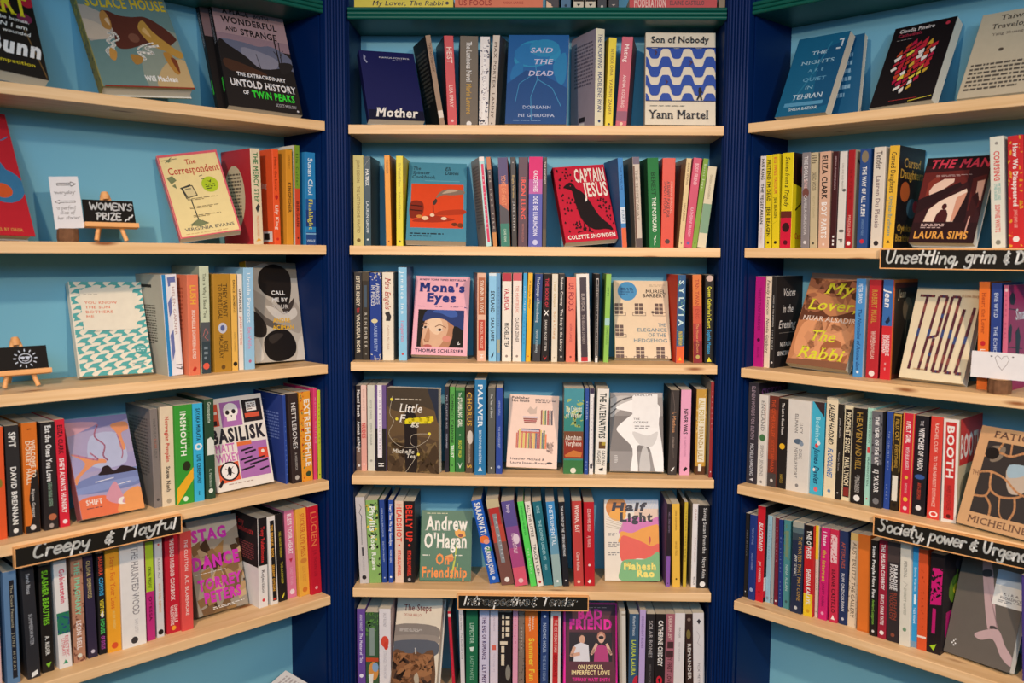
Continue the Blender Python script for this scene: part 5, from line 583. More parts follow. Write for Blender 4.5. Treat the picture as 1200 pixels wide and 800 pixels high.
SL4p|-65.4,29.9,0.6,0,-2.6,0,25.3,128,208.7|352826,,2a1c18,|t:NETTLEBONES:e0dad4:.1:.62:.45;t:A HEIDSIECK:b8b0a8:.66:.86:.22;d:b8b0a8:.94:.45|||book with dark brown spine with pale title, left bookcase fourth shelf
SL4p|-38,29.4,0.4,0,-1.5,0,28.8,128,210|ee9c2e,,,|w:c83a1c:8:0:1:0:.35;w:2a7a54:4:0:1:0:.35;t:EXTREMOPHILE:f8f0e0:.08:.84:.5:b:.65;e:3a4a30:.6:.92:.25:.03|||book with orange spine with white title and leaf pattern, left bookcase fourth shelf
SL4p|-15.4,29.4,0,0,0,0,9.4,128,215.2|e24472,,,|t:MIDNIGHT TIMETABLE:f0a0b8:.1:.6:.4|||book with narrow pink spine, left bookcase fourth shelf
SL4p|-5.1,29.4,0,0,0,0,8.3,128,209.8|cccb34,,201c18,|t:SAUGUST DOG:5a5a18:.15:.6:.4;d:1c1c10:.95:.4|||book with thin yellow-green spine with black mark, at right end, left bookcase fourth shelf
SL5p|-705.7,37.1,0,0,0,0,18.7,128,219.4|e0b8b0,,,|b:e8d8d0:0:.5|||book with pale pink spine cut by the frame edge, left bookcase fifth shelf
SL5p|-677.4,33.3,0,0,0,0,22.8,128,215.7|5e80a4,,,|b:1e2028:.08:.95:.42:.8;t:The Dead Peasants:a8a088:.12:.5:.2::.6;t:JUNE MUKAI:a8a088:.55:.88:.2::.6|||book with slate blue spine with a dark label strip, left bookcase fifth shelf
SL5p|-642.4,32,0.2,0,-1.3,0,22.7,128,216.8|2c2c30,,,|t:Sarah Moss:c8c8cc:.06:.24:.3;t:SUMMERWATER:b0b0b4:.42:.7:.3;p:e8e8e4:.3,.95 .8,.93 .8,.97 .3,.99|||book with charcoal spine with a white foot mark, left bookcase fifth shelf
SL5p|-614.1,41,0,0,0,0,21.7,127,210.4|1f1b18,,181412,|t:SLASHER BEAUTIES:7ac828:.05:.56:.5:b;t:A. RIDER:e0dcd4:.66:.84:.35:b;p:8ac838:.3,.92 .8,.91 .55,.96|||book with black spine with tall acid green capitals, left bookcase fifth shelf
SL5p|-583.4,36.8,0.2,0,-1.2,0,23.8,128,214|ece4de,,,|t:Goblentstein:d8385a:.08:.4:.4:b:.6;b:2a7a5a:.48:.68;w:2a4a7a:4:.48:.68;t:ELECTRIC:d84858:.7:.9:.25::.7;t:LITERATI:d84858:.72:.88:.25::.4;p:3a9a70:.3,.96 .5,.92 .7,.96|||book with white spine with red lettering and a small green picture, left bookcase fifth shelf
SL5p|-553.9,45.1,0,0,0,0,22.8,122.9,209.5|b88468,,,|w:7a4a3a:9:0:1;t:THE IMAGINARY:8ad0a8:.04:.55:.45:b;t:LEON BELL:f0e0d8:.6:.88:.4:b;d:d8d8c8:.94:.4|||book with brown patterned spine with white and mint lettering, left bookcase fifth shelf
SL5p|-527.8,46.7,0.2,0,-1.1,0,18.3,121.3,208.8|322a42,,,|t:OLIVIA:d0b878:.05:.2:.45;t:ISHERWOOD:d0b878:.22:.42:.45;d:c8c0d0:.94:.45|||book with dark purple spine with gold lettering, left bookcase fifth shelf
SL5p|-507.1,48.5,0,0,0,0,15,119.5,207.7|1c1a1c,,,|t:BARBARA:e05038:.03:.22:.55:b;t:COMYNS:40a8d8:.24:.42:.55:b;t:VISITORS:e8d038:.46:.62:.5:b;t:HOUSE:50c060:.65:.8:.55:b;t:OF DOLLS:c050b0:.82:.95:.5:b;p:e8e0d8:.3,.6 .6,.57 .7,.63 .4,.64|||book with black spine dotted with rainbow letters, left bookcase fifth shelf
SL5p|-485.5,44.5,0,0,0,0,27.2,123.5,211.9|f0a52c,,,|t:Sorry For Your Loss:d8642a:.07:.58:.35:s;t:ALEX PHEBY:e8c878:.6:.78:.2;d:d8502a:.94:.5|||book with warm yellow spine with orange script, left bookcase fifth shelf
SL5p|-446.8,41.2,0,0,0,0,49.3,126.8,218.9|ece6e0,,,|t:THE HAUNTED WOOD:8a8688:.06:.7:.28:s:.6;t:SAM LEITH:c0bcbc:.74:.88:.14::.6;d:3a3638:.94:.3|||book with thick white spine with widely set grey capitals, left bookcase fifth shelf
SL5p|-409.6,46,0,0,0,0,17.2,122,209.6|c02a78,,,|b:b0cc30:0:.5;t:CRUEL PROFIT:2a3a10:.25:.47:.35:b;t:OTESSA:701040:.55:.8:.35:b|||book with spine lime green above and hot pink below, left bookcase fifth shelf
SL5p|-388.1,49.1,0,0,0,0,15.7,118.9,211.3|d8d4d2,,,|t:KASIM ALI:8a8484:.2:.4:.35;t:WHO WILL REMAIN:d89a58:.45:.75:.35;d:d83838:.06:.3;d:1a1818:.95:.8|||book with narrow grey-white spine with orange mark, left bookcase fifth shelf
SL5p|-358.9,51.2,0,0,0,0,29.5,116.8,213.5|c42032,,,|t:THE DEAD HUSBAND COOKBOOK:f0d8d0:.04:.67:.3:b;t:DANIELLE:f4e4dc:.72:.9:.25::.7;t:VALENTINE:f4e4dc:.72:.92:.25::.4;d:f0a030:.95:.35|||book with dark red spine with white lettering, left bookcase fifth shelf
SL5p|-331.1,43.5,0,0,0,0,25.3,124.5,215.3|e0504c,,,|t:THE GLUTTON:f4d8d0:.08:.4:.3;t:A.K. BLAKEMORE:f4d8d0:.44:.85:.3|||book with coral spine with thin white capitals, left bookcase fifth shelf
FL5p|-233.4,69.4,9.3,8.4,3.6,16.7,132.1,18,206.7|6a5a48,a49684,a49684,||z:stag;t:STAG:d838b8:.06:.78:.225:.115:B;t:DANCE:d838b8:.0:.96:.52:.125:B;t:TORREY:d838b8:.06:.93:.74:.105:B;t:PETERS:d838b8:.14:.9:.88:.105:B;x:f0e8e0:.04:.9:.565:.575:1;x:f0e8e0:.28:.92:.935:.965:2||book with photo cover of rough branches with bright pink capitals, left bookcase fifth shelf
SL5p|-148.5,45.7,0,0,0,0,22.7,122.3,208|ece4de,,ece4de,|b:1c1618:.0:.53;t:Tony Tulathimutte:d83030:.1:.5:.35:b;t:Rejection:3a3234:.58:.84:.32;d:d84048:.92:.35||r:241c1c:0:0:1:.55;t:Tony:b83030:.2:.5:.12:.06:b;t:Tulathimutte:b83030:.1:.85:.2:.06:b;x:8a4040:.15:.85:.3:.5:8|book with white and black spine with red title, left bookcase fifth shelf
SL5p|-121.6,43.5,0.3,0,-1.6,0,19.8,124.5,207.7|ece4dc,,,|b:1c1818:.05:.96:.28:.85;t:THE EMANUEL BOOK:e8a83c:.1:.47:.32:b;t:JEREMY DYSON:e8a83c:.55:.85:.32:b;b:d83a28:.93:.95:.35:.75|||book with white-edged spine with black panel and orange capitals, left bookcase fifth shelf
SL5p|-96.2,47,0.5,0,-2.6,0,20.3,121,208.3|1e1a1a,,,1c1818|t:YAEL VAN DER WOUDEN:c8b838:.2:.5:.28;t:THE SAFEKEEP:c8b838:.55:.8:.28;p:e0d040:.3,.95 .7,.9 .6,.94 .4,.97|||book with black spine with yellow lettering, left bookcase fifth shelf
SL5p|-70.1,51.2,0.4,0,-1.7,0,24.4,116.8,210.1|e07c9c,,,|t:BLESS YOUR HEART:f8e4e8:.04:.5:.45:b;p:c02c48:.3,.55 .7,.55 .5,.6;t:LINDY RYAN:e8a8bc:.65:.85:.3;d:f4e0e4:.93:.55|||book with pink spine with white capitals, left bookcase fifth shelf
SL5p|-41,42.1,0.6,0,-2.1,0,30.3,125.9,211.4|f0b042,,e8a63a,|t:SUCKER LIVE MISS:d0642c:.06:.55:.4:s;e:d88a3c:.5:.6:.3:.03;t:LIZA ROSS:e0963c:.66:.84:.3;d:d87a2c:.93:.45|||book with yellow spine with orange-red capitals, left bookcase fifth shelf
SL5p|-15.1,33.2,0.5,0,-2.2,0,28.2,128,213.5|ca1c30,,,|t:LUCIEN:f07a4a:.06:.46:.55:s;t:J. R. THORNTON:a01428:.5:.8:.3;d:f0a0a0:.93:.3|||book with bright red spine with orange capitals, at right end, left bookcase fifth shelf
FR1p|109.6,23.5,10.1,-5.2,1.1,23.8,126.7,22,195.5|164a6a,1a6488,1a6488,||p:17557c:.5,.2 1,.1 1,.9 .7,.95;l:2a7898:.2,.9 .5,.5 .7,.1:.03;t:THE:b8d0dc:.36:.66:.24:.045:s;t:NIGHTS:9ac0d0:.2:.86:.36:.045:s;t:ARE:7ab0c8:.4:.7:.46:.035:s;t:QUIET:6aa4c0:.34:.8:.58:.045:s;t:IN:8ab8cc:.44:.6:.68:.04:s;t:TEHRAN:c8d8e0:.24:.84:.8:.06:s;r:5a9abc:.12:.84:.88:.885;t:SHIDA BAZYAR:d0dce0:.24:.8:.94:.035:s;r:d0d8dc:.84:.08:.92:.1;r:d0d8dc:.9:.08:.93:.18;r:d0d8dc:.82:.19:.9:.21||book with blue cover with pale scattered lettering, right bookcase top shelf
FR1p|157,79.6,7.7,3.4,-3.5,15.5,111.4,16,181.9|164a6a,1b5a80,1b5a80,||x:8ab0c4:.2:.8:.2:.8:6||blue paperback copy behind the scattered lettering book, right bookcase top shelf
FR1p|316.2,48.2,13.6,-5.8,-1,28.5,133.6,26,200|141012,1b1416,1b1416,||z:flame;t:Claudia Pineiro:e4d4cc:.1:.68:.085:.045:sb;t:Cathedrals:b83448:.1:.5:.14:.04:s;x:b0a49c:.1:.6:.175:.185:1;e:c83848:.88:.065:.035:.022||book with black cover with a stained-glass flame of red and yellow, right bookcase top shelf
FR1p|489.7,41.6,9.9,-6.3,0.9,26.3,126.3,20,190.8|cfbc9e,cfbc9e,cfbc9e,||t:Taiwan:4a4038:.3:.8:.1:.06:s;t:Travelogue:4a4038:.2:.9:.2:.06:s;t:Yang Shuang-zi:6a5c50:.24:.8:.28:.03:s;e:5a4c40:.45:.46:.04:.02;x:5a5046:.06:.96:.6:.93:7||book with cream cover dense with small lettering, cut by the frame, right bookcase top shelf
SR2p|17.2,38,0,0,0,0,14.2,128,206.6|e8dcd8,,,|t:HAN KANG:2a2628:.03:.26:.5:b;t:THE VEGETARIAN:2a2628:.3:.74:.5:b;t:PORTOBELLO:d8a8a0:.78:.95:.3|||book with white spine with black capitals, at left end, right bookcase second shelf
SR2p|35.8,38,0.1,0,-1.2,0,14.4,128,207.6|ecd01e,,,|t:PRETEND I'M DEAD:1c1a10:.05:.5:.6:b;t:JEN BEAGIN:1c1a10:.56:.88:.6:b;d:1c1a10:.94:.45|||book with yellow spine with bold black capitals, right bookcase second shelf
SR2p|54.2,38,0.3,0,-1.8,0,17.4,128,208.5|ecd01e,,,|t:BIG SWISS VACUUM:dc6a3c:.03:.42:.4:b;t:JEN BEAGIN:2a2410:.46:.68:.4;l:3a3010:.1,.74 .8,.71:.02;d:2a2410:.94:.45|||book with yellow spine with orange capitals, right bookcase second shelf
SR2p|78.6,38,0,0,0,0,27.2,128,209.5|ecd41c,ecd41c,,|t:Scenes from a Tragedy:2a2418:.04:.56:.4:i;b:6a2a20:.61:.68;b:d81c3c:.68:1;e:3a1418:.5:.78:.35:.05;d:5a0c1c:.94:.4|p:2a1410:.0,0 1,0 1,.3 .5,.38 0,.32;e:c83028:.4:.18:.14:.1;l:2a2414:.1,.6 .5,.45 .3,.5 .8,.7:.03;t:Carole Hailey:d8442a:.1:.8:.9:.06||book with yellow spine with black handwriting and red foot, right bookcase second shelf
SR2p|125.9,38,0.2,0,-1.1,0,20,128,206.9|8c8282,3a3634,,|t:THE DOLL'S:ece4e0:.04:.3:.45;t:ALPHABET:e8b8b0:.28:.4:.4;e:7a4a40:.5:.42:.4:.05;t:CAMILLA GRUDOVA:d8d0cc:.44:.86:.35;d:e0d8d4:.94:.4|||book with grey spine with white and pink capitals, right bookcase second shelf
SR2p|145.7,38,0.2,0,-1.4,0,16.8,128,205.5|cbb892,,,|x:5a5040:.15:.85:.02:.12:4;t:DREAD WOOD:5a5244:.2:.4:.6;t:SCOTT COATS:a89870:.45:.68:.25;d:3a3428:.95:.3|||book with beige spine with stacked grey print, right bookcase second shelf
SR2p|169.4,38,0.2,0,-1,0,24.6,128,205.7|dcae92,,,|t:ELIZA CLARK:1c1818:.04:.49:.5:b;t:BOY PARTS:f4ece4:.52:.9:.5:b;d:f0d8c8:.96:.25|||book with peach spine with black and white capitals, right bookcase second shelf
SR2p|190.4,38,0,0,0,0,13.6,128,204.6|42181c,30141a,,|t:MONA AWAD BUNNY:c8a8a8:.05:.4:.3;b:f0e8e4:.87:.89:.4:.7;b:f0e8e4:.91:.93:.4:.7;b:f0e8e4:.95:.97:.4:.7|||book with maroon spine with three white dots, right bookcase second shelf
SR2p|207.2,38,0,0,0,0,16.3,128,203.4|e2dacf,,,|t:CAN XUE AND MARTIN:9a9488:.12:.4:.25;e:5a5854:.8:.4:.3:.015;e:5a5854:.6:.82:.4:.015;t:P:3a3634:.9:.97:.6|||book with white spine with grey smears, right bookcase second shelf
SR2p|225.8,38,0,0,0,0,15.1,128,204.9|ac1a22,c8b494,,|t:HAYDEN:801014:.2:.5:.4;t:MADELEINE:e8b0a0:.66:.88:.4;d:f4ece8:.95:.6|l:3a2a20:.1,.1 .6,.3 .2,.5 .7,.7 .2,.9:.05||book with red spine with cream foot lettering, right bookcase second shelf
SR2p|254.7,38,0,0,0,0,22.2,128,205.4|2a4c86,1e4a84,,|t:THE WAY OF ALL FLESH:ece8e0:.18:.68:.4:b;e:8a7a60:.5:.08:.35:.06;t:AMBROSE PARRY:6a88b0:.7:.88:.25;d:c82a3c:.93:.45|||book with blue spine with white title, right bookcase second shelf
SR2p|285.3,38,0,0,0,0,24.4,128,206.5|e4d6c4,,,c8b8a0|t:Tender:4a3a3c:.04:.22:.5:s;t:Lauren Du Plessis:7a6468:.28:.8:.4:s;d:2a2428:.95:.45|||book with cream spine with dark serif lettering, right bookcase second shelf
SR2p|310.4,38,0.3,0,1.6,0,20.4,128,206.8|f0ba38,1c1416,,|t:Cursed Daughters:2a2420:.06:.46:.5:s;t:Oyinkan Braithwaite:4a8a94:.49:.88:.4:s;p:2a2018:.3,.95 .7,.95 .5,.92|t:Cursed:d0a03c:.2:.85:.2:.09:s;t:Daughters:d0a03c:.08:.98:.31:.09:s;e:b85a28:.3:.44:.18:.1;e:3a5a68:.6:.6:.2:.1;e:c02438:.75:.58:.12:.06;t:Oyinkan:d0a03c:.1:.7:.83:.07:s;t:Braithwaite:d0a03c:.05:.9:.93:.07:s||book with yellow spine with black cover of gold lettering, right bookcase second shelf
FR2h|410.8,44.1,11.3,-0.1,1,23.1,126.4,26,187.8|2a1014,38161a,38161a,||z:man;t:THE MAN:d83c50:.06:1.0:.13:.1:bi;t:LAURA SIMS:e8a048:.06:.9:.955:.085:sb;x:c0a098:.2:.75:.21:.235:2;x:c8a8a0:.14:.5:.78:.84:3||dark red cover with a lit window and the shadow of a man, right bookcase
SR2p|522.3,38,0.8,0,-4,0,24.1,128,208.7|e6e0cc,,,|t:CORPSING:dc3a3c:.13:.4:.42:b;t:MY BODY AND:4aa8a0:.42:.57:.22::.65;t:OTHER HORROR:4aa8a0:.42:.57:.22::.38;t:SOPHIE WHITE:dc4a48:.61:.86:.36:b;d:8a8878:.95:.4;d:9a9488:.06:.25|||book with cream spine with red and teal capitals, right bookcase second shelf
SR2p|553.5,38,0.8,0,-3.6,0,26.4,128,207.6|d42a2c,,,|w:e8a02c:10:0:1;b:d42a2c:.0:1:.25:.75;t:How We Disappeared:f8ece0:.07:.63:.32:sb;t:JING-JING LEE:f0b0a0:.66:.82:.2;d:f4e8dc:.92:.45|||book with red and gold patterned spine with white lettering, cut by the frame, right bookcase
SR3p|13.3,48.4,0,0,0,0,24.7,123.6,208.3|c01c7c,a41862,,|t:THIRST TRAP FOREVER:8a1058:.12:.6:.3;d:4a0c34:.7:.35;t:BRIDIE:981460:.78:.9:.25|||book with magenta spine and cover, at left end, right bookcase third shelf
SR3p|33,52,0,0,0,0,14.3,120,209.1|f0d8bc,,,|t:Family Lexicon:5a4a40:.04:.42:.5:si;t:Natalia Ginzburg:5a4a40:.46:.84:.5:si|||book with cream spine with dark script, right bookcase third shelf
SR3p|46.7,52,0,0,0,0,10.9,120,209.5|2a2624,242020,,|t:VOICES IN THE EVENING:c8c0b8:.2:.55:.3;t:GINZBURG:c8c0b8:.58:.8:.3;d:d8d0c8:.94:.5|t:Voices:e4dcd4:.25:.72:.22:.085:si;t:in the:e4dcd4:.25:.65:.4:.085:si;t:Evening:e4dcd4:.12:.75:.57:.085:si;r:8a8078:.15:.62:.75:.625;t:NATALIA:ece4dc:.2:.62:.77:.045:b;t:GINZBURG:ece4dc:.1:.72:.87:.045:b||book with black spine with white lettering and cover, right bookcase third shelf
FR3p|152,53.2,13.4,0,1.8,25.6,141.9,26,223.5|a06a48,c88458,c88458,||z:rabbi;t:My:e4dc38:.3:.78:.22:.12:si;t:Lover,:e4dc38:.08:.92:.4:.115:si;t:NUAR ALSADIR:f0d8c8:.06:.95:.52:.05:s;t:The:e4dc38:.26:.7:.73:.11:si;t:Rabbi:e4dc38:.14:.9:.92:.12:si||book with tan photo cover with yellow italic lettering, right bookcase third shelf
SR3p|250.6,52,0,0,0,0,20.8,120,208.4|4c94d0,dcd8d4,,|t:PETER SARNO:e8eef4:.05:.25:.4;t:The Naturalist of Amsterdam:1c3a74:.3:.93:.4:si;d:e8eef4:.95:.3|||book with blue spine with white and navy lettering, right bookcase third shelf
SR3p|281.5,52,0,0,0,0,25.9,120,207.3|be2a32,8a1c24,,|t:ROBERT MUSIL:c8903c:.1:.44:.45:b;t:WOMEN:e8c8b8:.52:.66:.4;t:NOVELLAS:e8c8b8:.66:.8:.3;d:f0e0d8:.95:.5|||book with red spine with gold and white capitals, right bookcase third shelf
SR3p|309.8,52,0,0,0,0,21.7,120,208.1|d82c34,e07a30,,|b:3a6cac:0:.46;t:Jean:f4f0ec:.1:.28:.6:bi;p:1c2a48:.3,.42 .7,.36 .8,.41 .5,.45;t:MADELEINE:f8e8e4:.55:.76:.35:b:.65;t:DUNNIGAN:f8e8e4:.55:.74:.35:b:.3;x:e8a0a0:.4:.6:.82:.92:2|r:5a2420:.04:.03:1:1;r:2a2018:.08:.08:1:.95;l:8a7a60:.5,.2 .6,.35 .55,.6:.03;e:6a5a44:.6:.3:.2:.12;t:Jean:c8b08c:.2:.5:.18:.08:i||book with spine blue above and red below, white lettering, right bookcase third shelf
FR3p|403.4,49.2,8.1,-2.1,0.5,20.1,129.3,22,195.3|e8d6b2,e8d6b2,e8d6b2,||z:troll;t:A Love Story:c8946a:.72:.98:.09:.03:s;t:Linnea Axelsson:b07850:.2:.4:.9:.02||book with cream cover with very tall striped letters, right bookcase third shelf
SR3p|501.5,52,0.2,0,-1.4,0,19.6,120,208.7|f07428,,,|t:Heart the Lover:a8401c:.1:.48:.4:s;e:c8202a:.5:.57:.25:.025;t:Lily King:f8e8d8:.62:.86:.5:s|||book with orange spine with red oval, behind the white card, right bookcase third shelf
SR3p|524.4,52,0.3,0,-1.7,0,18.5,120,206.8|243f86,,,|t:EVIE WYLD:d0d8e8:.09:.32:.4;t:THE ECHOES:c8d0e4:.4:.7:.35|||book with blue spine with white lettering, behind the white card, right bookcase third shelf
SR3p|541.4,51.5,0.1,0,-1.5,0,9.1,120.5,203.4|d86a84,b02058,,|t:JENNY HVAL:a03050:.1:.5:.35;b:e8c8c8:.03:.06:.2:.8|p:24141c:.02,.12 .12,.07 .24,.08 .32,.13 .24,.19 .08,.18;p:24141c:.0,.42 .12,.36 .18,.4 .16,.52 .04,.56;p:24141c:.35,.45 .5,.4 .6,.5 .55,.66 .4,.7;l:24141c:.0,.22 .4,.24:.015;l:24141c:.0,.58 .7,.62:.015;t:Small:f4e8e8:.34:.9:.33:.1:sb||book with pink spine with magenta cover of bird silhouettes, right bookcase third shelf
SR4p|15,32,0,0,0,0,26.8,128,236.3|3c363c,231a24,,|t:ELEVEN WORDS FOR ELEVEN:a8909c:.03:.56:.35;t:MICHELE HARDING:d8d4d8:.6:.92:.35;p:d8d4d8:.3,.96 .7,.94 .7,.97|t:SISTERS:6a3a6a:.05:.9:.16:.1:i||book with dark grey spine with mauve lettering, at left end, right bookcase fourth shelf
SR4p|39.8,34,0,0,0,0,22,128,210.4|e8dfd4,,,|t:A SHORT HISTORY OF:c88a78:.08:.3:.2::.75;t:ENGLAND:8a8480:.06:.4:.4:s;e:4a7a4a:.5:.47:.35:.04;t:SIMON JENKINS:9a928c:.55:.9:.35:s;d:8a8480:.96:.3|||book with cream spine with grey serif capitals, right bookcase fourth shelf
SR4p|62.7,40.4,0,0,0,0,22.8,128,210.2|6e3226,,,|b:9a4026:.15:.7;b:4a4240:.85:1;t:THE OTHER VALLEY:d8542c:.04:.45:.4;t:SCOTT HOWARD:d0502c:.48:.84:.4;d:d8d0c8:.93:.35|||book with spine fading from rust to charcoal, right bookcase fourth shelf
SR4p|85.6,42.5,0,0,0,0,22.3,128,207|231e1c,,,|t:The Last to Come Home:e8e0d8:.05:.4:.28:b;d:f0b828:.53:.65;t:MARCUS:b89838:.84:.94:.3|||book with black spine with a yellow disc, right bookcase fourth shelf
SR4p|125.5,41.3,0,0,0,0,54,128,208.1|e2dad0,,,|t:LUCY:6a6664:.24:.36:.14::.62;t:ELLMANN:6a6664:.15:.36:.14::.4;e:5a6a7c:.5:.45:.2:.03;e:8a98a8:.65:.47:.1:.025;t:DUCKS,:7a7674:.53:.64:.14::.62;t:NEWBURYPORT:7a7674:.52:.85:.14::.42;d:8a8684:.93:.15|||book with thick grey-white spine with sparse grey lettering, right bookcase fourth shelf
SR4p|168,48.1,0,0,0,0,30.1,123.9,208.1|44b2ce,,,|p:3c2a2c:.1,0 1,0 1,.16;t:Bodmind:a8e0e8:.16:.42:.35:b;e:e84a48:.45:.47:.14:.025;e:f0ece8:.6:.44:.14:.022;t:James Davies:1c4c6c:.5:.88:.42:bi;e:f4ece8:.3:.73:.1:.02;d:e86a70:.94:.35|||book with cyan spine with a dark triangle at its head, right bookcase fourth shelf
SR4p|200.2,45.7,0,0,0,0,25.9,126.3,221.5|efdcb8,,,|t:SALEEM HADDAD:1e1c20:.06:.46:.45:bi;t:FLOODLINES:2a6ab0:.5:.79:.45:bi;d:6a88b0:.93:.3|||book with tall cream spine with black and blue italic capitals, right bookcase fourth shelf
SR4p|219.9,45.9,0,0,0,0,11.8,126.1,210.1|26221e,241e1a,,|t:Jokha Alharthi:b8b0a8:.15:.35:.35;t:Marilyn Booth:a8a098:.5:.7:.3;d:d8d0c8:.93:.3|r:b8b0a0:.02:.0:1:.08||book with narrow black spine with small grey lettering, right bookcase fourth shelf
SR4p|237,48.9,0,0,0,0,19.4,123.1,209.1|ead9b2,,,|b:241e1c:.04:.96:.12:.9;t:PROPHET SONG:ecdcb8:.07:.5:.55:b;t:PAUL LYNCH:ecdcb8:.54:.84:.55:b;b:8a2c28:.86:.95:.2:.85|||book with cream-edged black spine with angular cream capitals, right bookcase fourth shelf
SR4p|264.7,43.2,0,0,0,0,28.5,128,207|1f1a18,,,|t:HEAVEN:b08a3c:.04:.36:.45:s;t:AND HELL:b08a3c:.38:.64:.45:s;t:JON KALMAN:c8c0b8:.7:.88:.18::.6;t:STEFANSSON:c8c0b8:.72:.88:.18::.4;d:ece8e4:.94:.5|||book with black spine with gold capitals, right bookcase fourth shelf
SR4p|285.6,45.8,0,0,0,0,12,126.2,209.7|a8d8c4,,,|t:DANIEL ELLISON:3a5a50:.1:.36:.35;b:d84a4a:.4:.46:.2:.8;t:FRANKENSTEIN:3a5a50:.5:.8:.35;d:c83a48:.93:.35|||book with narrow mint spine, right bookcase fourth shelf
SR4p|307.8,40.8,0.3,0,-1.3,0,23.4,128,205.4|2a282a,,,|b:6a686c:0:.55;w:3a383c:7:.0:.55;t:THE YEAR OF THE RAT:f0ece8:.06:.56:.35:b;t:KJ TAYLOR:f0ece8:.6:.84:.42:b;d:7a787a:.93:.6|||book with black and grey spine with white bold lettering, right bookcase fourth shelf
SR4p|326.2,49.6,0,0,0,0,12.4,122.4,206.6|2c4a98,,,|t:THE ELECTRIC MICH:a8b8e0:.2:.6:.25;t:JOYCE:a8b8e0:.75:.9:.25|||book with blue spine with tiny white lettering, right bookcase fourth shelf
SR4p|342.9,49.1,0,0,0,0,17.1,122.9,205.9|2e2414,,,|b:c89c3c:.01:.03;b:c89c3c:.02:.6:.0:.08;b:c89c3c:.02:.6:.9:1;t:FELIX CAT:c89c3c:.06:.28:.45;t:EVERYTHING:c89c3c:.32:.56:.4;b:e8e0d0:.64:.9:.15:.85;d:1c1814:.94:.5|||book with dark spine with gold frame and white foot, right bookcase fourth shelf
SR4p|366.8,46.5,0,0,0,0,24.7,125.5,208.8|d2283e,,,|b:d8a040:0:1:.04:.1;b:d8a040:0:1:.9:.96;t:I FELT GIRL:f8ece8:.08:.3:.35:b;t:WITH BLUE ANGELS:f4e0e0:.34:.56:.3;d:e8c040:.64:.3;t:RUSS PARKER:e8b0b0:.7:.8:.2;d:f0c040:.86:.4;d:e8d0c8:.95:.35|||book with pink-red spine with gold lines and white lettering, right bookcase fourth shelf
SR4p|393.5,47.5,0,0,0,0,26,124.5,206.9|1d1a20,,,|t:THE:d8d0d0:.05:.1:.25;t:WITCHES:f0e8e4:.12:.34:.42:sb;t:OF VARDO:f0e8e4:.35:.55:.4:sb;e:3a5a9a:.5:.61:.4:.025;t:ANYA BERGMAN:c84a34:.67:.84:.28;d:e8e4e0:.92:.45|||book with black spine with white title and blue and red ornament, right bookcase fourth shelf
SR4p|424.2,44.4,0,0,0,0,24.5,127.6,209.4|dc4438,e0d8d0,,|t:RACHEL CUSK:f4c8b8:.06:.35:.28;t:TO THE NEAREST DISTANCE:f4c8b8:.38:.88:.28;e:f8e8e0:.55:.95:.35:.03;e:dc4438:.55:.95:.22:.018|||book with vermilion spine with spaced pale capitals, right bookcase fourth shelf
SR4p|455.4,42.6,0.3,0,-1,0,29.7,128,208.1|ece2d8,c8b894,,|b:cc3430:.03:.97:.16:.86;t:BOOTH:f4ece4:.06:.58:.45:b;t:KAREN JOY FOWLER:7a1c1c:.64:.88:.3;d:5a1414:.94:.3|r:c83430:.05:.0:1:.45;t:BOOTH:ece4dc:.08:.95:.38:.22:b;e:8a7a5a:.4:.7:.3:.16;p:3a6a70:.1,.95 .5,.8 .9,.95||book with white-framed red spine with large white capitals, right bookcase fourth shelf
FR4p|543.5,14.3,8,-12.2,0,21.4,140.7,22,200.5|d8a878,d8a878,d8a878,||z:veins;t:FATIGUE:6a4a3c:.2:.95:.1:.065:s;t:THE:8a6248:.03:.16:.5:.05:v;t:MICHELINE:7a5844:.14:.98:.96:.065:s||book with peach cover with a dark veined picture, cut by the frame, right bookcase
SR5p|5.9,37.7,0,0,0,0,9.7,128,202.7|2a2624,,,|d:d8d0c8:.93:.35;t:ANNA METCALFE:8a8480:.2:.5:.3|||book with thin dark spine with pale top, at left end, right bookcase fifth shelf
SR5p|13,41.2,0,0,0,0,5.1,128,185|58c0d8,,,|b:3a9ab0:.85:1|||book with very thin cyan spine, right bookcase fifth shelf
SR5p|24.1,32.8,0,0,0,0,17.5,128,203.7|243a80,,,|t:TONI STONE:8a9ac8:.15:.35:.3;t:AARON MARBLE:8a9ac8:.45:.65:.3;d:a8b4d8:.88:.55|||book with navy spine with a round mark at its foot, right bookcase fifth shelf
SR5p|43,36.4,0,0,0,0,19.5,128,227.1|d6202e,221a1a,,|t:BLACKBOARD:f8e8e4:.17:.46:.5:bi;t:J.M. CAMPBELL:f4d8d4:.58:.8:.3;d:a81820:.9:.3|r:e8e0dc:.0:.74:.5:.88;r:c82030:.0:.88:.5:.95||book with tall red spine with white lettering and dark cover, right bookcase fifth shelf
SR5p|59.2,46.2,0,0,0,0,11.1,125.8,207|9cc4d4,c8ccc8,,|t:AYSEGUL SAVAS:6a98a8:.1:.5:.3;e:8a9ca8:.5:.95:.3:.02|||book with pale blue spine, right bookcase fifth shelf
SR5p|70,46.2,0,0,0,0,8.4,125.8,205.7|a8aaa8,,,|d:4a4c50:.94:.5|||book with narrow grey spine, right bookcase fifth shelf
SR5p|82.4,43.6,0.1,0,-0.9,0,9.5,128,206.1|7c2234,,,|t:OPEN HEAVEN:c88a98:.1:.5:.35;d:f0e8e4:.95:.5|||book with maroon spine with a white foot mark, right bookcase fifth shelf
SR5p|94.4,41.3,0.1,0,-1.2,0,9.8,128,205|20387c,,,|t:MY FRIENDS:8a9acc:.2:.6:.3;t:MATAR:8a9acc:.7:.9:.3|||book with narrow navy spine right of maroon spine, right bookcase fifth shelf
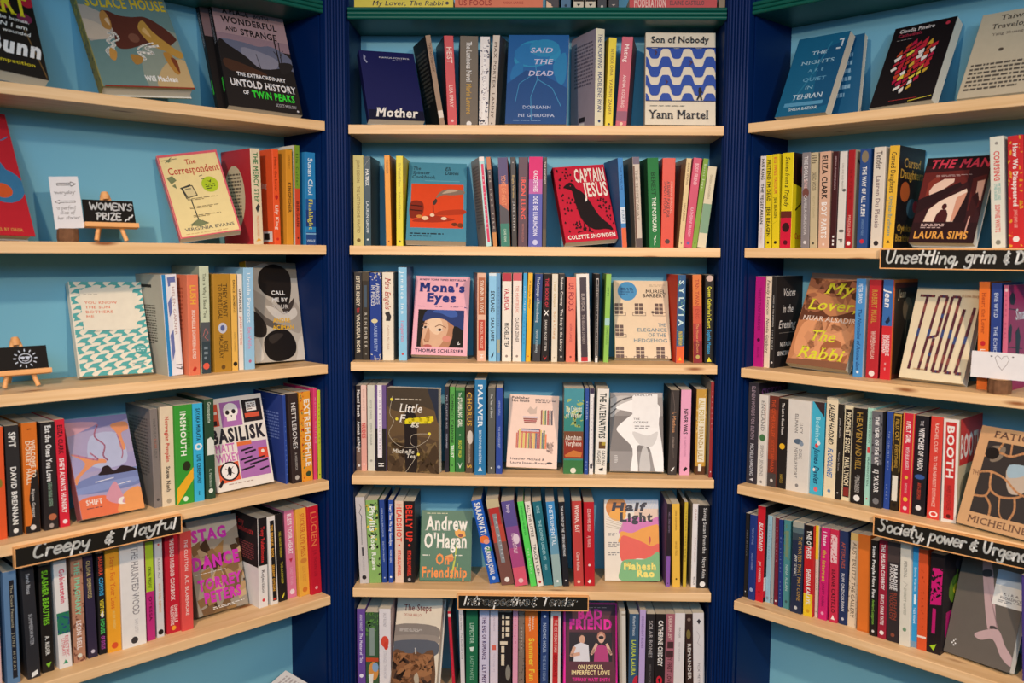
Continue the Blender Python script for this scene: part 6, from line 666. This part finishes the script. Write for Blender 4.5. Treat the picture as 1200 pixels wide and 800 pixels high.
SR5p|109.5,42.3,0.1,0,-1,0,17.2,128,206.4|4e8e90,,,|w:6a8a6a:5:.05:.45;b:7a9070:.12:.42:.25:.75;t:NINA ALLAN:b8d0c8:.5:.8:.35;d:3a5a5c:.92:.4|||book with teal green spine with faded ornament, right bookcase fifth shelf
SR5p|137.1,35,0,0,0,0,27.6,128,209.8|26304a,,,|b:a8a89c:0:.06;b:5a6e74:.06:.12;b:3a4650:.12:.2;t:THE WATER THAT MAY COME:b89048:.15:.86:.32::.72;t:AMY LILWALL:e0dcd4:.36:.6:.25::.35;d:c8c8c8:.94:.3|||book with dark blue spine with misty picture head and gold title, right bookcase fifth shelf
SR5p|166.1,36.6,0.2,0,-1.1,0,22.4,128,208|cc2228,,,|b:1c1618:0:.23;b:f0c828:.75:1;t:THE OTHERS:f4f0e8:.06:.37:.45:b;t:SHEENA KALAYIL:f4f0e8:.48:.88:.45:b;d:d8a020:.94:.4|||book with spine of black, red and yellow blocks with white capitals, right bookcase fifth shelf
SR5p|181.8,45,0.1,0,-1.2,0,7.7,127,209.2|dcc8b8,,,|b:f0cc30:0:.37;t:SENAA AHMAD:7a6a50:.42:.7:.35;d:6a5a50:.94:.35|||book with thin spine, yellow above and cream below, right bookcase fifth shelf
SR5p|197.7,42.4,0,0,0,0,19.3,128,208.7|d42470,,,|t:i hate:f8e4ec:.04:.2:.45:b;t:the internet:d8b43c:.24:.58:.45:b;t:JARETT KOBEK:801048:.6:.86:.3;d:f0a0c0:.93:.4|||book with magenta spine with white and gold lower-case title, right bookcase fifth shelf
SR5p|221.6,45,0.2,0,-1.3,0,19.1,127,208.7|ce2e4c,,,|p:f0c8c8:.1,.06 .9,.06 .9,.36 .1,.36;w:ce2e4c:6:.06:.36:.1:.9;t:ELAINE CASTILLO:5a1424:.43:.9:.42:b;p:f8ece8:.25,.97 .5,.92 .75,.97|||book with crimson spine with pink stripe lettering, right bookcase fifth shelf
SR5p|241.9,49.5,0.3,0,-1.6,0,18.6,122.5,208.5|25345c,,,|t:AFTERLIVES:b8583c:.12:.4:.42;t:RUMI QAZI COLEMAN:e0e0e4:.45:.86:.35;d:c8c8d0:.94:.35|||book with navy spine with rust and white lettering, right bookcase fifth shelf
SR5p|261.6,51.7,0,0,0,0,20.1,120.3,209.2|e8cfb0,,,|w:6a4a38:5:.5:1:.0:.2;w:6a4a38:5:.5:1:.85:1;b:f0c878:0:.08;t:AUSTERLITZ:7a6a58:.1:.5:.42;t:THE GALLERY:5a4a3c:.52:.9:.42|||book with cream spine fringed with brown patches, right bookcase fifth shelf
SR5p|290.6,44,0.3,0,-1.5,0,26.6,128,212.3|e2762a,,,|b:d86e24:.98:1|||book with plain orange spine, right bookcase fifth shelf
SR5p|315.6,37.8,0.2,0,-1.5,0,15.8,128,207.5|1f1b1a,,,|t:Some People Have Five:f0ece8:.06:.6:.42:b;t:Anders Lustgarten:8ac048:.62:.88:.38;d:d8d4d0:.95:.4|||book with black spine with white and green lettering, right bookcase fifth shelf
SR5p|334.2,38.4,0.2,0,-1.3,0,18.3,128,211.5|9e2238,,,|t:THE MUSLIM COWBOY:f4e8e4:.04:.5:.45:b;t:BRUCE OMAR YATES:f4e8e4:.55:.86:.4:b;d:f4ece8:.94:.55|||book with crimson-maroon spine with white italic capitals, right bookcase fifth shelf
SR5p|357.8,37.9,0.4,0,-1.6,0,26.1,128,212.2|332a2c,,,|b:4a3e3c:0:.2;t:PARADISE:f0ece8:.22:.48:.32:b:.65;t:PARADISE:d8d0cc:.22:.48:.3:b:.35;t:RUTHVEN:9a4430:.5:.78:.28::.65;t:TODOROV:9a4430:.5:.78:.28::.35;d:8a4a38:.93:.35|||book with dark brown spine with white and rust capitals, right bookcase fifth shelf
SR5p|383.7,35.1,0.3,0,-1.7,0,22,128,219.2|e4ddcc,,,|t:PERCIVAL:7a7a70:.18:.34:.3;l:8a8a80:.3,.38 .7,.4 .4,.44:.03;t:EVERETT NAMED:9a9a88:.44:.7:.25;e:7a9a7a:.5:.84:.18:.02|||book with white spine with thin grey lettering, right bookcase fifth shelf
SR5p|400.6,43.3,0.2,0,-1.5,0,12.1,128,211.7|389cd2,,,|t:Emma Warren:d0e8f4:.2:.44:.4;b:e8f4f8:.47:.57:.3:.7;t:Track Record:e0f0f8:.6:.76:.45;b:7a98b0:.94:1|||book with blue spine with white lettering, beside orange spine, right bookcase fifth shelf
SR5p|416.1,41.7,0.3,0,-1.5,0,19,128,210.4|e2582c,,,|w:b8421c:7:.2:.8:.3:.7;b:f4e4d8:.86:.88|||book with vermilion orange spine with dark red lettering, right bookcase fifth shelf
SR5p|439.4,43.1,0,0,0,0,28,128,208.2|1f181c,221a20,,|p:d01c74:.15,.15 .9,.14 .9,.5 .1,.52;w:1f181c:7:.14:.5;b:c01c6c:.55:.8:.3:.55;p:a8d028:.2,.93 .7,.9 .5,.97|e:6a9028:.5:.4:.28:.14;l:8ab038:.6,.2 .4,.35 .6,.5:.03;e:d8c830:.5:.4:.1:.05;e:4a444c:.7:.15:.25:.08;r:c01c70:.15:.6:.8:.85||book with black spine with hot pink lettering and green art on the cover, right bookcase
FR5p|520.1,44.2,8.9,-10.8,-2.3,20.1,135.7,18,198|6a625a,6a625a,6a625a,||z:limb;r:f0ece4:.56:.05:1.0:.4;r:b8c8d8:.56:.05:1.0:.2;t:KIRA:5a5a60:.7:.92:.29:.025;t:FLORENCE:5a5a60:.66:.98:.33:.025;x:8a8a8c:.64:.98:.34:.37:2||book with grey cover with a pale limb shape and white inset label, right bookcase
SR5p|618.1,41.4,0.7,0,-3.5,0,22.4,128,205.3|4c3c84,,,|t:SOLD HERE:7a6ab0:.1:.4:.3|||book with purple spine cut by the frame edge, right bookcase fifth shelf
'''
# ------------------------------------------------------------------ the place: three bays of a shop alcove
BAY = {'C': ((0.0, 0.0), (1.0, 0.0), (0.0, 1.0), .168, -.43, .43),
       'L': ((-.472995, -.051911), (.688051, .725662), (-.725662, .688051), .170, -.86, 0.0),
       'R': ((.475674, -.044143), (.714427, -.69971), (.69971, .714427), .174, 0.0, .86)}
SZ = [1.951, 1.687464, 1.410744, 1.138094, .866025, .589582, .315082]
BNAME = {'C': 'centre', 'L': 'left', 'R': 'right'}
def bay_matrix(k):
    o, u, v = BAY[k][:3]
    return Matrix(((u[0], v[0], 0, o[0]), (u[1], v[1], 0, o[1]), (0, 0, 1, 0), (0, 0, 0, 1)))
BM = {k: bay_matrix(k) for k in BAY}
mb = MB(); mb.box((-3, -5, -.03), (3, 1.2, 0)); tag(mb.build('floor', M['floor']), kind='structure')
TOP = 2.32
for k in 'CLR':
    o, u, v, D, u0, u1 = BAY[k]
    root = thing('bookcase', BM[k], {'C': 'middle bookcase facing forward, blue back panel and five pine shelves', 'L': 'bookcase on the left, angled inward, with pine shelves and blue back',
                                     'R': 'bookcase on the right, angled inward, with pine shelves and blue back'}[k], 'bookcase', 'navy and pine bookcases of the alcove')
    mb = MB(); mb.box((u0 - .018, D, 0), (u1 + .018, D + .012, TOP)); mb.build('back_panel', M['sky_paint'], root)
    for a, b in ((u0 - .018, u0), (u1, u1 + .018)):
        mb = MB(); mb.box((a, .02, 0), (b, D, TOP)); mb.build('side_panel', M['navy_paint'], root)
    for i, z in enumerate(SZ):
        mb = MB()
        if i:
            mb.bevelbox((u0 + .0005, -.001, z - .0215), (u1 - .0005, D - .0005, z), .0015); mb.build('shelf', M['pine'], root)
        else:
            mb.box((u0 + .0005, .008, z - .0275), (u1 - .0005, D - .0005, z))
            for q in range(3):               # reeded green moulding along its front
                zc = z - .0046 - .0092 * q; pr = [(.009, zc - .0046)] + [(.006 - .0055 * math.sin(t), zc - .0046 * math.cos(t)) for t in [math.pi * j / 8 for j in range(9)]] + [(.009, zc + .0046)]
                n = len(pr); vs = [(x, y, zz) for x in (u0 + .0005, u1 - .0005) for y, zz in pr]
                mb.mesh(vs, [tuple(range(n)), tuple(range(2 * n - 1, n - 1, -1))], 'ffffff'); mb.mesh(vs, [(j, j + n, (j + 1) % n + n, (j + 1) % n) for j in range(n)], 'ffffff', 0, True)
            mb.build('top_shelf', M['green_paint'], root)
    if k != 'C':                             # plinth board under the bottom shelf
        pass
    mb = MB(); mb.box((u0 + .0005, .03, 0), (u1 - .0005, .05, SZ[6] - .0215)); mb.build('plinth', M['navy_paint'], root)
# fluted corner posts between the bays
def post(p, q, label):
    p, q = Vector(p), Vector(q); d = (q - p); w = d.length; d.normalize(); n = Vector((-d.y, d.x))   # n points into the wall
    mat = Matrix(((d.x, n.x, 0, p.x), (d.y, n.y, 0, p.y), (0, 0, 1, 0), (0, 0, 0, 1)))
    root = thing('corner_post', mat, label, 'post', 'navy fluted corner posts')
    pr = [(.0006, .012), (.0006, .002)]; N = 7; wf = (w - .0012 - .008) / N
    for i in range(N):
        c = .0046 + wf * (i + .5)
        for j in range(9): t = math.pi * j / 8; pr.append((c - wf * .46 * math.cos(t), .003 - .0042 * math.sin(t)))
    pr += [(w - .0006, .002), (w - .0006, .012)]
    n_ = len(pr); vs = [(x, y, z) for z in (0, TOP) for x, y in pr]
    mb = MB(); mb.mesh(vs, [tuple(range(n_ - 1, -1, -1)), tuple(range(n_, 2 * n_))], 'ffffff')
    mb.mesh(vs, [(j, (j + 1) % n_, (j + 1) % n_ + n_, j + n_) for j in range(n_)], 'ffffff')
    mb.build('fluted_face', M['navy_paint'], root)
post((-.472995, -.051911), (-.43, 0), 'navy fluted post between the left and the centre bookcase')
post((.43, 0), (.475674, -.044143), 'navy fluted post between the centre and the right bookcase')

# ------------------------------------------------------------------ books
def u_profile(t, d, c, r):
    """cover seen from above: fore-edge, rounded spine, fore-edge; outer and inner line"""
    r = min(r, t * .45); out = [(-t / 2, d)]; inn = [(-t / 2 + c, d)]
    n = 4
    for j in range(n + 1):
        a = math.pi / 2 * j / n; out.append((-t / 2 + r - r * math.cos(a), r - r * math.sin(a)))
    for j in range(n + 1):
        a = math.pi / 2 * j / n; out.append((t / 2 - r + r * math.sin(a), r - r * math.cos(a)))
    out.append((t / 2, d)); c2 = min(c, t * .3)
    inn = [(-t / 2 + c2, d), (-t / 2 + c2, c2), (t / 2 - c2, c2), (t / 2 - c2, d)]
    return out, inn
def make_book(kind, bay, shelf, num, cols, ops, label, hard, group, frame=None):
    u, v, z, yaw, roll, lean, a, b, h = num
    if kind == 'S': t, d = a / 1000, b / 1000
    else: d, t = a / 1000, b / 1000
    h /= 1000
    mat = BM[bay] @ Matrix.Translation((u / 1000, v / 1000, SZ[shelf] + z / 1000)) @ Matrix.Rotation(R(yaw), 4, 'Z') @ Matrix.Rotation(R(roll), 4, 'Y') @ Matrix.Rotation(R(-lean), 4, 'X')
    if frame: mat = BM[bay] @ frame
    root = thing('hardback_book' if hard else 'paperback_book', mat, label, 'book', group)
    seed = int(hashlib.md5(label.encode()).hexdigest()[:6], 16)
    turn = Matrix.Identity(4) if kind == 'S' else Matrix(((0, 1, 0, -d / 2), (-1, 0, 0, t / 2), (0, 0, 1, 0), (0, 0, 0, 1)))
    sc, fc, bc, pc = cols; fc = fc or sc; bc = bc or sc
    c = .0018 if hard else .0006; ins = .003 if hard else .0004
    mb = MB(); out, inn = u_profile(t, d, c, .0022 if hard else .0012)
    no, ni = len(out), len(inn)
    for i in range(no - 1):                  # outer skin: back board, spine, front board
        col = bc if i == 0 else fc if i == no - 2 else sc
        (x0, y0), (x1, y1) = out[i], out[i + 1]
        mb.face([(x0, y0, 0), (x1, y1, 0), (x1, y1, h), (x0, y0, h)], col, 0, 0 < i < no - 2)
    for i in range(ni - 1):
        (x0, y0), (x1, y1) = inn[i], inn[i + 1]
        mb.face([(x0, y0, h), (x1, y1, h), (x1, y1, 0), (x0, y0, 0)], 'd8d0c4')
    ring = out + inn[::-1]
    for zz, rv in ((0, 1), (h, 0)):
        pts = [(x, y, zz) for x, y in ring]; mb.face(pts[::-1] if not rv else pts, 'cfc6b8' if not hard else sc)
    for s_ in (-1, 1):
        x0, x1 = s_ * t / 2, s_ * (t / 2 - min(c, t * .3)); q = [(x0, d, 0), (x1, d, 0), (x1, d, h), (x0, d, h)]
        mb.face(q if s_ < 0 else q[::-1], bc if s_ < 0 else fc)
    rr = min(.0022 if hard else .0012, t * .45)
    Face(mb, (-t / 2 + rr * .4, 0, h), (1, 0, 0), (0, 0, -1), t - rr * .8, h, seed).ops(ops[0], True)
    if ops[1]: Face(mb, (t / 2, .0015, h), (0, 1, 0), (0, 0, -1), d - .0015, h, seed).ops(ops[1])
    if ops[2]: Face(mb, (-t / 2, d, h), (0, -1, 0), (0, 0, -1), d - .0015, h, seed).ops(ops[2])
    mb.v = [turn @ Vector(p) for p in mb.v]
    mb.build('cover', M['card'] if seed % 3 else M['matte'], root)
    pg = MB(); k = min(c, t * .3); pcol = pc or ['e4dac6', 'dfd3c0', 'e8dfd0', 'd6c8b2'][seed % 4]
    pg.box((-t / 2 + k, k, ins), (t / 2 - k, d - ins * 1.2, h - ins), pcol); pg.v = [turn @ Vector(p) for p in pg.v]
    pg.build('pages', M['pages'], root)
ORD = ['shelf above the pine shelves', 'top', 'second', 'third', 'fourth', 'fifth', 'bottom']
rows = []
for ln in BOOKS.strip().split('\n'):
    p = ln.split('|'); rows.append((p[0][0], p[0][1], int(p[0][2]), [float(x) for x in p[1].split(',')], p[2].split(','), p[3:6], p[6], p[0][3] == 'h'))
need = set()
for src in [r for row in rows for r in row[5]] + [a if isinstance(a, str) else a() for a in ART.values()]:
    for op in src.split(';'):
        p = op.split(':')
        if p[0] == 't':
            for st in p[6:8]:
                if st.replace('.', '').isdigit(): continue
                for ch in p[1]: need.add((ch, ''.join(c for c in 'Bbs' if c in st)))
            for ch in p[1]: need.add((ch, ''))
make_glyphs(sorted(need))
for kind, bay, shelf, num, cols, ops, label, hard in rows:
    make_book(kind, bay, shelf, num, cols, ops, label, hard, 'books on the %s of the %s bookcase' % (ORD[shelf] if shelf == 0 else ORD[shelf] + ' shelf', BNAME[bay]))

# ------------------------------------------------------------------ handwriting, as pen strokes
PEN = {  # strokes on a grid: baseline 0, x-height .5, capital 1; last value is the advance
 'C': ([[(.52, .88), (.38, 1), (.18, .85), (.05, .5), (.1, .12), (.28, 0), (.46, .1)]], .62), 'I': ([[(.12, 1), (.05, 0)]], .3), 'P': ([[(.1, 0), (.16, 1)], [(.0, .9), (.3, 1.02), (.52, .82), (.42, .58), (.14, .48)]], .6),
 'T': ([[(.0, .88), (.55, .98)], [(.3, .94), (.22, 0)]], .6), 'U': ([[(.05, 1), (.05, .3), (.2, .02), (.4, .2), (.48, .98)]], .62), 'S': ([[(.5, .88), (.35, 1), (.14, .84), (.2, .6), (.4, .42), (.38, .12), (.18, 0), (.02, .12)]], .6),
 'D': ([[(.12, .95), (.06, .02)], [(.0, .95), (.3, .98), (.56, .6), (.44, .16), (.06, .02)]], .68), 'W': ([[(.0, 1), (.16, 0), (.34, .7), (.52, 0), (.72, 1)]], .8), 'O': ([[(.3, 1), (.08, .75), (.06, .3), (.28, 0), (.5, .3), (.5, .75), (.3, 1)]], .64),
 'M': ([[(.02, 0), (.12, 1), (.34, .35), (.56, 1), (.64, 0)]], .76), 'E': ([[(.5, 1), (.08, 1), (.06, 0), (.5, 0)], [(.07, .52), (.42, .52)]], .6), 'N': ([[(.05, 0), (.08, 1), (.48, 0), (.5, 1)]], .66), 'R': ([[(.08, 0), (.1, 1)], [(.08, 1), (.44, .9), (.4, .58), (.12, .48), (.5, 0)]], .62), 'Z': ([[(.04, 1), (.5, 1), (.02, 0), (.52, 0)]], .62),
 'r': ([[(.06, .5), (.05, 0)], [(.05, .32), (.18, .5), (.32, .46)]], .38), 'e': ([[(.06, .26), (.38, .3), (.32, .5), (.14, .5), (.04, .22), (.14, 0), (.38, .08)]], .46), 'p': ([[(.08, .5), (.02, -.42)], [(.07, .4), (.26, .52), (.4, .3), (.26, .04), (.06, .1)]], .48), 'y': ([[(.04, .5), (.1, .16), (.3, .18), (.4, .5)], [(.4, .5), (.3, -.2), (.1, -.4), (.0, -.26)]], .48),
 'l': ([[(.1, 1), (.06, 0)]], .24), 'k': ([[(.12, 1), (.05, 0)], [(.38, .5), (.08, .24), (.4, 0)]], .46), 'h': ([[(.12, 1), (.05, 0)], [(.06, .32), (.22, .52), (.36, .42), (.38, 0)]], .48), 'a': ([[(.38, .42), (.2, .52), (.04, .24), (.16, 0), (.34, .18), (.4, .5)], [(.4, .5), (.38, .1), (.46, 0)]], .52), 'f': ([[(.4, .95), (.26, 1), (.16, .7), (.1, -.2)], [(.0, .5), (.34, .52)]], .4), 'u': ([[(.05, .5), (.06, .12), (.2, 0), (.36, .2), (.4, .5)], [(.4, .5), (.4, .02)]], .5), 'n': ([[(.05, .5), (.05, 0)], [(.05, .3), (.22, .52), (.36, .42), (.38, 0)]], .48),
 't': ([[(.18, .9), (.12, .1), (.24, 0)], [(.0, .58), (.36, .62)]], .38), 'o': ([[(.22, .5), (.06, .34), (.1, .06), (.26, 0), (.4, .2), (.36, .44), (.22, .5)]], .48), 's': ([[(.34, .46), (.2, .52), (.08, .4), (.28, .22), (.24, .02), (.04, .02)]], .42), 'c': ([[(.38, .42), (.22, .52), (.06, .28), (.16, 0), (.38, .08)]], .44), 'i': ([[(.08, .5), (.06, 0)], [(.1, .7), (.11, .74)]], .22), 'v': ([[(.03, .5), (.16, 0), (.36, .52)]], .42),
 'd': ([[(.36, .4), (.2, .5), (.05, .24), (.16, 0), (.34, .16)], [(.44, 1), (.36, 0)]], .5), 'g': ([[(.36, .44), (.18, .52), (.05, .28), (.16, .04), (.34, .2)], [(.38, .5), (.34, -.28), (.14, -.42), (.02, -.28)]], .48), 'm': ([[(.04, .5), (.04, 0)], [(.04, .34), (.18, .52), (.28, .4), (.28, 0)], [(.28, .34), (.42, .52), (.54, .4), (.55, 0)]], .66), 'w': ([[(.02, .5), (.12, 0), (.26, .4), (.4, 0), (.54, .52)]], .6),
 '&': ([[(.36, .82), (.16, .74), (.1, .56), (.34, .5)], [(.34, .5), (.08, .42), (.1, .16), (.4, .14)], [(.24, 1), (.24, 0)]], .56), ',': ([[(.1, .06), (.02, -.16)]], .24), "'": ([[(.1, 1), (.07, .8)]], .2), ' ': ([], .32), '"': ([[(.05, .6), (.04, .48)], [(.12, .6), (.11, .48)]], .2), '.': ([[(.05, .02), (.07, .0)]], .2)}
def write(fc, txt, x0, x1, yb, cap, wd, col, slant=.12, smooth=True, jit=.0, seed=1):
    """pen strokes in face coordinates; cap = capital height as a fraction of the face height"""
    r = random.Random(seed); tot = sum(PEN[c][1] for c in txt); k = (x1 - x0) / tot; x = x0; fc.step()
    for c in txt:
        st, adv = PEN[c]; dy = r.uniform(-jit, jit)
        for s_ in st:
            p = s_
            if smooth and len(s_) > 2:
                p = []
                for i in range(len(s_) - 1):
                    p0, p1, p2, p3 = s_[max(i - 1, 0)], s_[i], s_[i + 1], s_[min(i + 2, len(s_) - 1)]
                    for j in range(4):
                        t = j / 4; p.append(tuple(.5 * (2 * p1[q] + (p2[q] - p0[q]) * t + (2 * p0[q] - 5 * p1[q] + 4 * p2[q] - p3[q]) * t * t + (3 * p1[q] - p0[q] - 3 * p2[q] + p3[q]) * t ** 3) for q in (0, 1)))
                p.append(s_[-1])
            pts = [(x + (a + slant * b) * k, yb - (b + dy) * cap) for a, b in p]
            fc.line(col, pts, wd)
            for e in (pts[0], pts[-1]): fc.ell(col, e[0], e[1], wd / 2, wd / 2 * fc.w / fc.h, 8)
        x += adv * k
# ------------------------------------------------------------------ hand-lettered shelf signs
def sign(bay, ua, ub, z0, z1, rise, label, lines):
    w, h = ub - ua, z1 - z0
    root = thing('shelf_sign', BM[bay] @ Matrix.Translation((ua, -.0012, z0)), label, 'sign', 'black hand-lettered shelf signs')
    fr = MB(); e = .0022; y0, y1 = -.010, 0
    for a, b in (((0, y0, 0), (w, y1, e)), ((0, y0, h - e), (w, y1, h)), ((0, y0, e), (e, y1, h - e)), ((w - e, y0, e), (w, y1, h - e))): fr.box(a, b)
    fr.build('wooden_edge', M['beech'], root)
    mb = MB(); mb.box((e, y0 + .0006, e), (w - e, y1, h - e), '17150f')
    f = Face(mb, (e, y0 + .0006, h - e), (1, 0, 0), (0, 0, -1), w - 2 * e, h - 2 * e)
    for i, (t, a, b, yb, cap, wd) in enumerate(lines): write(f, t, a, b, yb, cap, wd, 'f0ece4', .14, True, .05, i + 3)
    tag(mb.build('chalkboard', M['matte'], root), 'black board with white marker lettering')
sign('C', -.176, .1375, .5448, .5816, 0, 'black sign with white words Introspective and Tender, on the fifth shelf edge', [('Introspective', .04, .55, .7, .74, .0115), ('&', .562, .612, .74, .7, .0115), ('Tender', .645, .915, .68, .72, .0115)])
sign('L', -.681, -.364, .8215, .8600, 0, 'black sign with white words Creepy and Playful, on the left bookcase', [('Creepy', .09, .42, .68, .76, .0135), ('&', .5, .575, .78, .68, .0135), ('Playful', .615, .97, .68, .74, .0135)])
sign('R', .317, .622, 1.3694, 1.4096, 0, 'black sign with white words Unsettling, grim and so on, right bookcase', [('Unsettling,', .03, .505, .72, .74, .013), ('grim', .535, .72, .64, .74, .013), ('& Dark', .76, .985, .72, .64, .013)])
sign('R', .3275, .637, .8222, .8632, 0, 'black sign with white words Society, power and Urgency, on the right bookcase', [('Society,', .025, .34, .68, .74, .013), ('power', .36, .59, .62, .74, .013), ('&', .605, .67, .72, .62, .013), ('Urgency', .69, .985, .68, .72, .013)])

# ------------------------------------------------------------------ a white paperback resting askew on the lowest left shelf
ax = [Vector((-.2198, -.2620, .9397)), Vector((-.9433, -.1884, -.2732)), Vector((.2486, -.9465, -.2057))]
fr = Matrix((ax[0], ax[1], ax[2])).transposed().to_4x4(); fr.translation = Vector((-.0493, .12, .3837)) - ax[0] * .0055
make_book('S', 'L', 6, [0, 0, 0, 0, 0, 0, 11, 130, 108], ['e4deda', 'e4deda', 'd8d2cc', ''], ['', 'x:b8aeac:.08:.9:.1:.9:9', ''], 'white paperback lying askew at the bottom right of the left bookcase', False, 'books low on the left bookcase', fr)
# ------------------------------------------------------------------ little easels with chalkboards
def easel(u, v, shelf, yaw, w, h, label_e, label_b, draw, leg=.030):
    mat = BM['L'] @ Matrix.Translation((u, v, SZ[shelf])) @ Matrix.Rotation(R(yaw), 4, 'Z')
    root = thing('tabletop_easel', mat, label_e, 'easel', 'small wooden easels on the left bookcase')
    lean = R(16)
    def on(x, y, s): return Vector((x, math.sin(lean) * s + y * math.cos(lean), math.cos(lean) * s - y * math.sin(lean)))   # s runs up the leaning plane
    H = leg + h + .018
    for s_ in (-1, 1):
        mb = MB(); mt = Matrix(); a, b = on(s_ * w * .30, .003, 0), on(s_ * .006, .003, H * .93)
        mb.tube([a + Vector((0, 0, .0045)), b], [.0045, .0040], seg=8); mb.build('leg', M['beech'], root)
    mb = MB(); mb.tube([(0, .075, .0045), on(0, .009, H * .88)], [.0045, .004], seg=8); tag(mb.build('leg', M['beech'], root), 'rear leg')
    mb = MB(); c = [on(x, y, s) for x in (-w * .53, w * .53) for y in (-.014, -.001) for s in (leg - .008, leg + .001)]
    mb.mesh(c, [(0, 1, 3, 2), (4, 6, 7, 5), (0, 4, 5, 1), (2, 3, 7, 6), (0, 2, 6, 4), (1, 5, 7, 3)], 'ffffff'); mb.build('ledge', M['beech'], root)
    mb = MB(); mb.tube([on(0, .004, H - .012), on(0, .004, H - .004), on(0, .004, H + .004)], [.0085, .0095, .006], seg=14); mb.build('knob', M['beech'], root)
    bm_ = mat @ Matrix.Translation(on(0, -.0045, leg + .0016)) @ Matrix.Rotation(-lean, 4, 'X')
    br = MB(); br.box((-w / 2, -.0035, 0), (w / 2, 0, h), '14120f'); f = Face(br, (-w / 2, -.0035, h), (1, 0, 0), (0, 0, -1), w, h)
    draw(f); o = br.build('chalkboard', M['matte']); o.matrix_world = bm_; tag(o, label_b, 'chalkboard', 'small chalkboards on easels')
def draw_prize(f):
    write(f, "WOMEN'S", .12, .98, .42, .28, .03, 'e8e4e0', .05)
    write(f, 'PRIZE', .22, .72, .86, .28, .03, 'e8e4e0', .05); f.line('e8e4e0', [(.78, .92), (.82, .82), (.86, .84), (.88, .72), (.93, .72), (.96, .6)], .025)
def draw_sun(f):
    pts = [(.6 + .115 * math.cos(t), .52 + .2 * math.sin(t)) for t in [2 * math.pi * i / 20 for i in range(21)]]; f.line('d8dce8', pts, .016)
    for i in range(12):
        t = 2 * math.pi * i / 12; f.line('d8dce8', [(.6 + .16 * math.cos(t), .52 + .29 * math.sin(t)), (.6 + .215 * math.cos(t), .52 + .4 * math.sin(t))], .02)
    f.line('d8dce8', [(.5, .46), (.7, .46)], .012); f.ell('d8dce8', .555, .49, .036, .055, 12); f.ell('d8dce8', .645, .49, .036, .055, 12); f.line('d8dce8', [(.54, .6), (.6, .64), (.66, .6)], .012)
easel(-.4605, .052, 2, 0, .098, .046, 'wooden mini easel with black board on the left second shelf', 'small black chalkboard lettered in white, between white card and cream book', draw_prize, .036)
easel(-.6345, .056, 3, 0, .098, .044, 'wooden mini easel at frame edge on the left third shelf', 'small black chalkboard with a white drawn smiling sun', draw_sun, .033)

# ------------------------------------------------------------------ cards held in slices of log
def log_holder(bay, u, v, shelf, r, hh, label, group='log slice card holders'):
    root = thing('log_card_holder', BM[bay] @ Matrix.Translation((u, v, SZ[shelf])), label, 'card holder', group)
    rn = random.Random(3); seg = 22; rad = [r * rn.uniform(.93, 1.05) for _ in range(seg)]; mb = MB()
    rings = [[(rad[k] * s_ * math.cos(2 * math.pi * k / seg), rad[k] * s_ * math.sin(2 * math.pi * k / seg), z) for k in range(seg)] for z, s_ in ((0, .97), (hh * .3, 1.03), (hh * .7, 1.0), (hh, .97))]
    vs = [p for q in rings for p in q]; mb.mesh(vs, [(i * seg + k, i * seg + (k + 1) % seg, (i + 1) * seg + (k + 1) % seg, (i + 1) * seg + k) for i in range(3) for k in range(seg)], '6a4c34'); mb.face(rings[0][::-1], '6a4c34')
    mb.build('bark', M['bark'], root)
    mb = MB(); top = [(x * .9, y * .9, hh + .0003) for x, y, z in rings[3]]; mb.face(top, 'c09a6c'); mb.box((-.0, 0, 0), (0, 0, 0)); mb.v = mb.v[:seg]; mb.f = mb.f[:1]; mb.c = mb.c[:1]; mb.mi = mb.mi[:1]; mb.sm = mb.sm[:1]; mb.build('sawn_face', M['cutwood'], root)
def card(bay, u, v, z, w, h, roll, lean, yaw, label, draw):
    mat = BM[bay] @ Matrix.Translation((u, v, z)) @ Matrix.Rotation(R(yaw), 4, 'Z') @ Matrix.Rotation(R(roll), 4, 'Y') @ Matrix.Rotation(R(-lean), 4, 'X')
    mb = MB(); mb.box((-w / 2, 0, 0), (w / 2, .0006, h), 'ece6e4'); f = Face(mb, (-w / 2, 0, h), (1, 0, 0), (0, 0, -1), w, h); draw(f)
    o = mb.build('paper_card', M['matte']); o.matrix_world = mat; tag(o, label, 'card', 'white cards in log holders')
def draw_arrows(f):
    g = '4a4644'
    f.line(g, [(.25, .125), (.72, .125), (.72, .10), (.9, .145), (.72, .19), (.72, .165), (.25, .165), (.25, .125)], .022)
    f.line(g, [(.8, .47), (.26, .47), (.26, .45), (.1, .485), (.26, .52), (.26, .5), (.8, .5), (.8, .47)], .018)
    for t, a, b, y in (('"everyday"', .1, .85, .33), ('"a perfect', .12, .8, .63), ('slice of', .22, .75, .72), ('her stories"', .12, .9, .82)): write(f, t, a, b, y, .07, .014, '8a8684', .1)
def draw_heart(f):
    f.line('6a5c5c', [(.42, .3), (.4, .2), (.44, .12), (.49, .2), (.51, .26), (.54, .14), (.6, .12), (.64, .24), (.6, .45), (.53, .66), (.46, .5), (.42, .3)], .007)
    f.ell('3a3434', .34, .16, .02, .022, 10); f.ell('3a3434', .7, .14, .02, .022, 10)
log_holder('L', -.5425, .055, 2, .0185, .0255, 'brown bark log slice on the left second shelf, holding a card')
card('L', -.5385, .0548, SZ[2] + .0257, .053, .098, -4, 4, 0, 'tall white card with two drawn arrows, beside the small easel', draw_arrows)
log_holder('R', .5425, .026, 3, .0205, .0265, 'brown bark log slice on the right third shelf, below a card')
card('R', .5405, .0275, SZ[3] + .0268, .105, .050, 0, 3, 0, 'wide white card with a drawn heart, standing in a log slice', draw_heart)
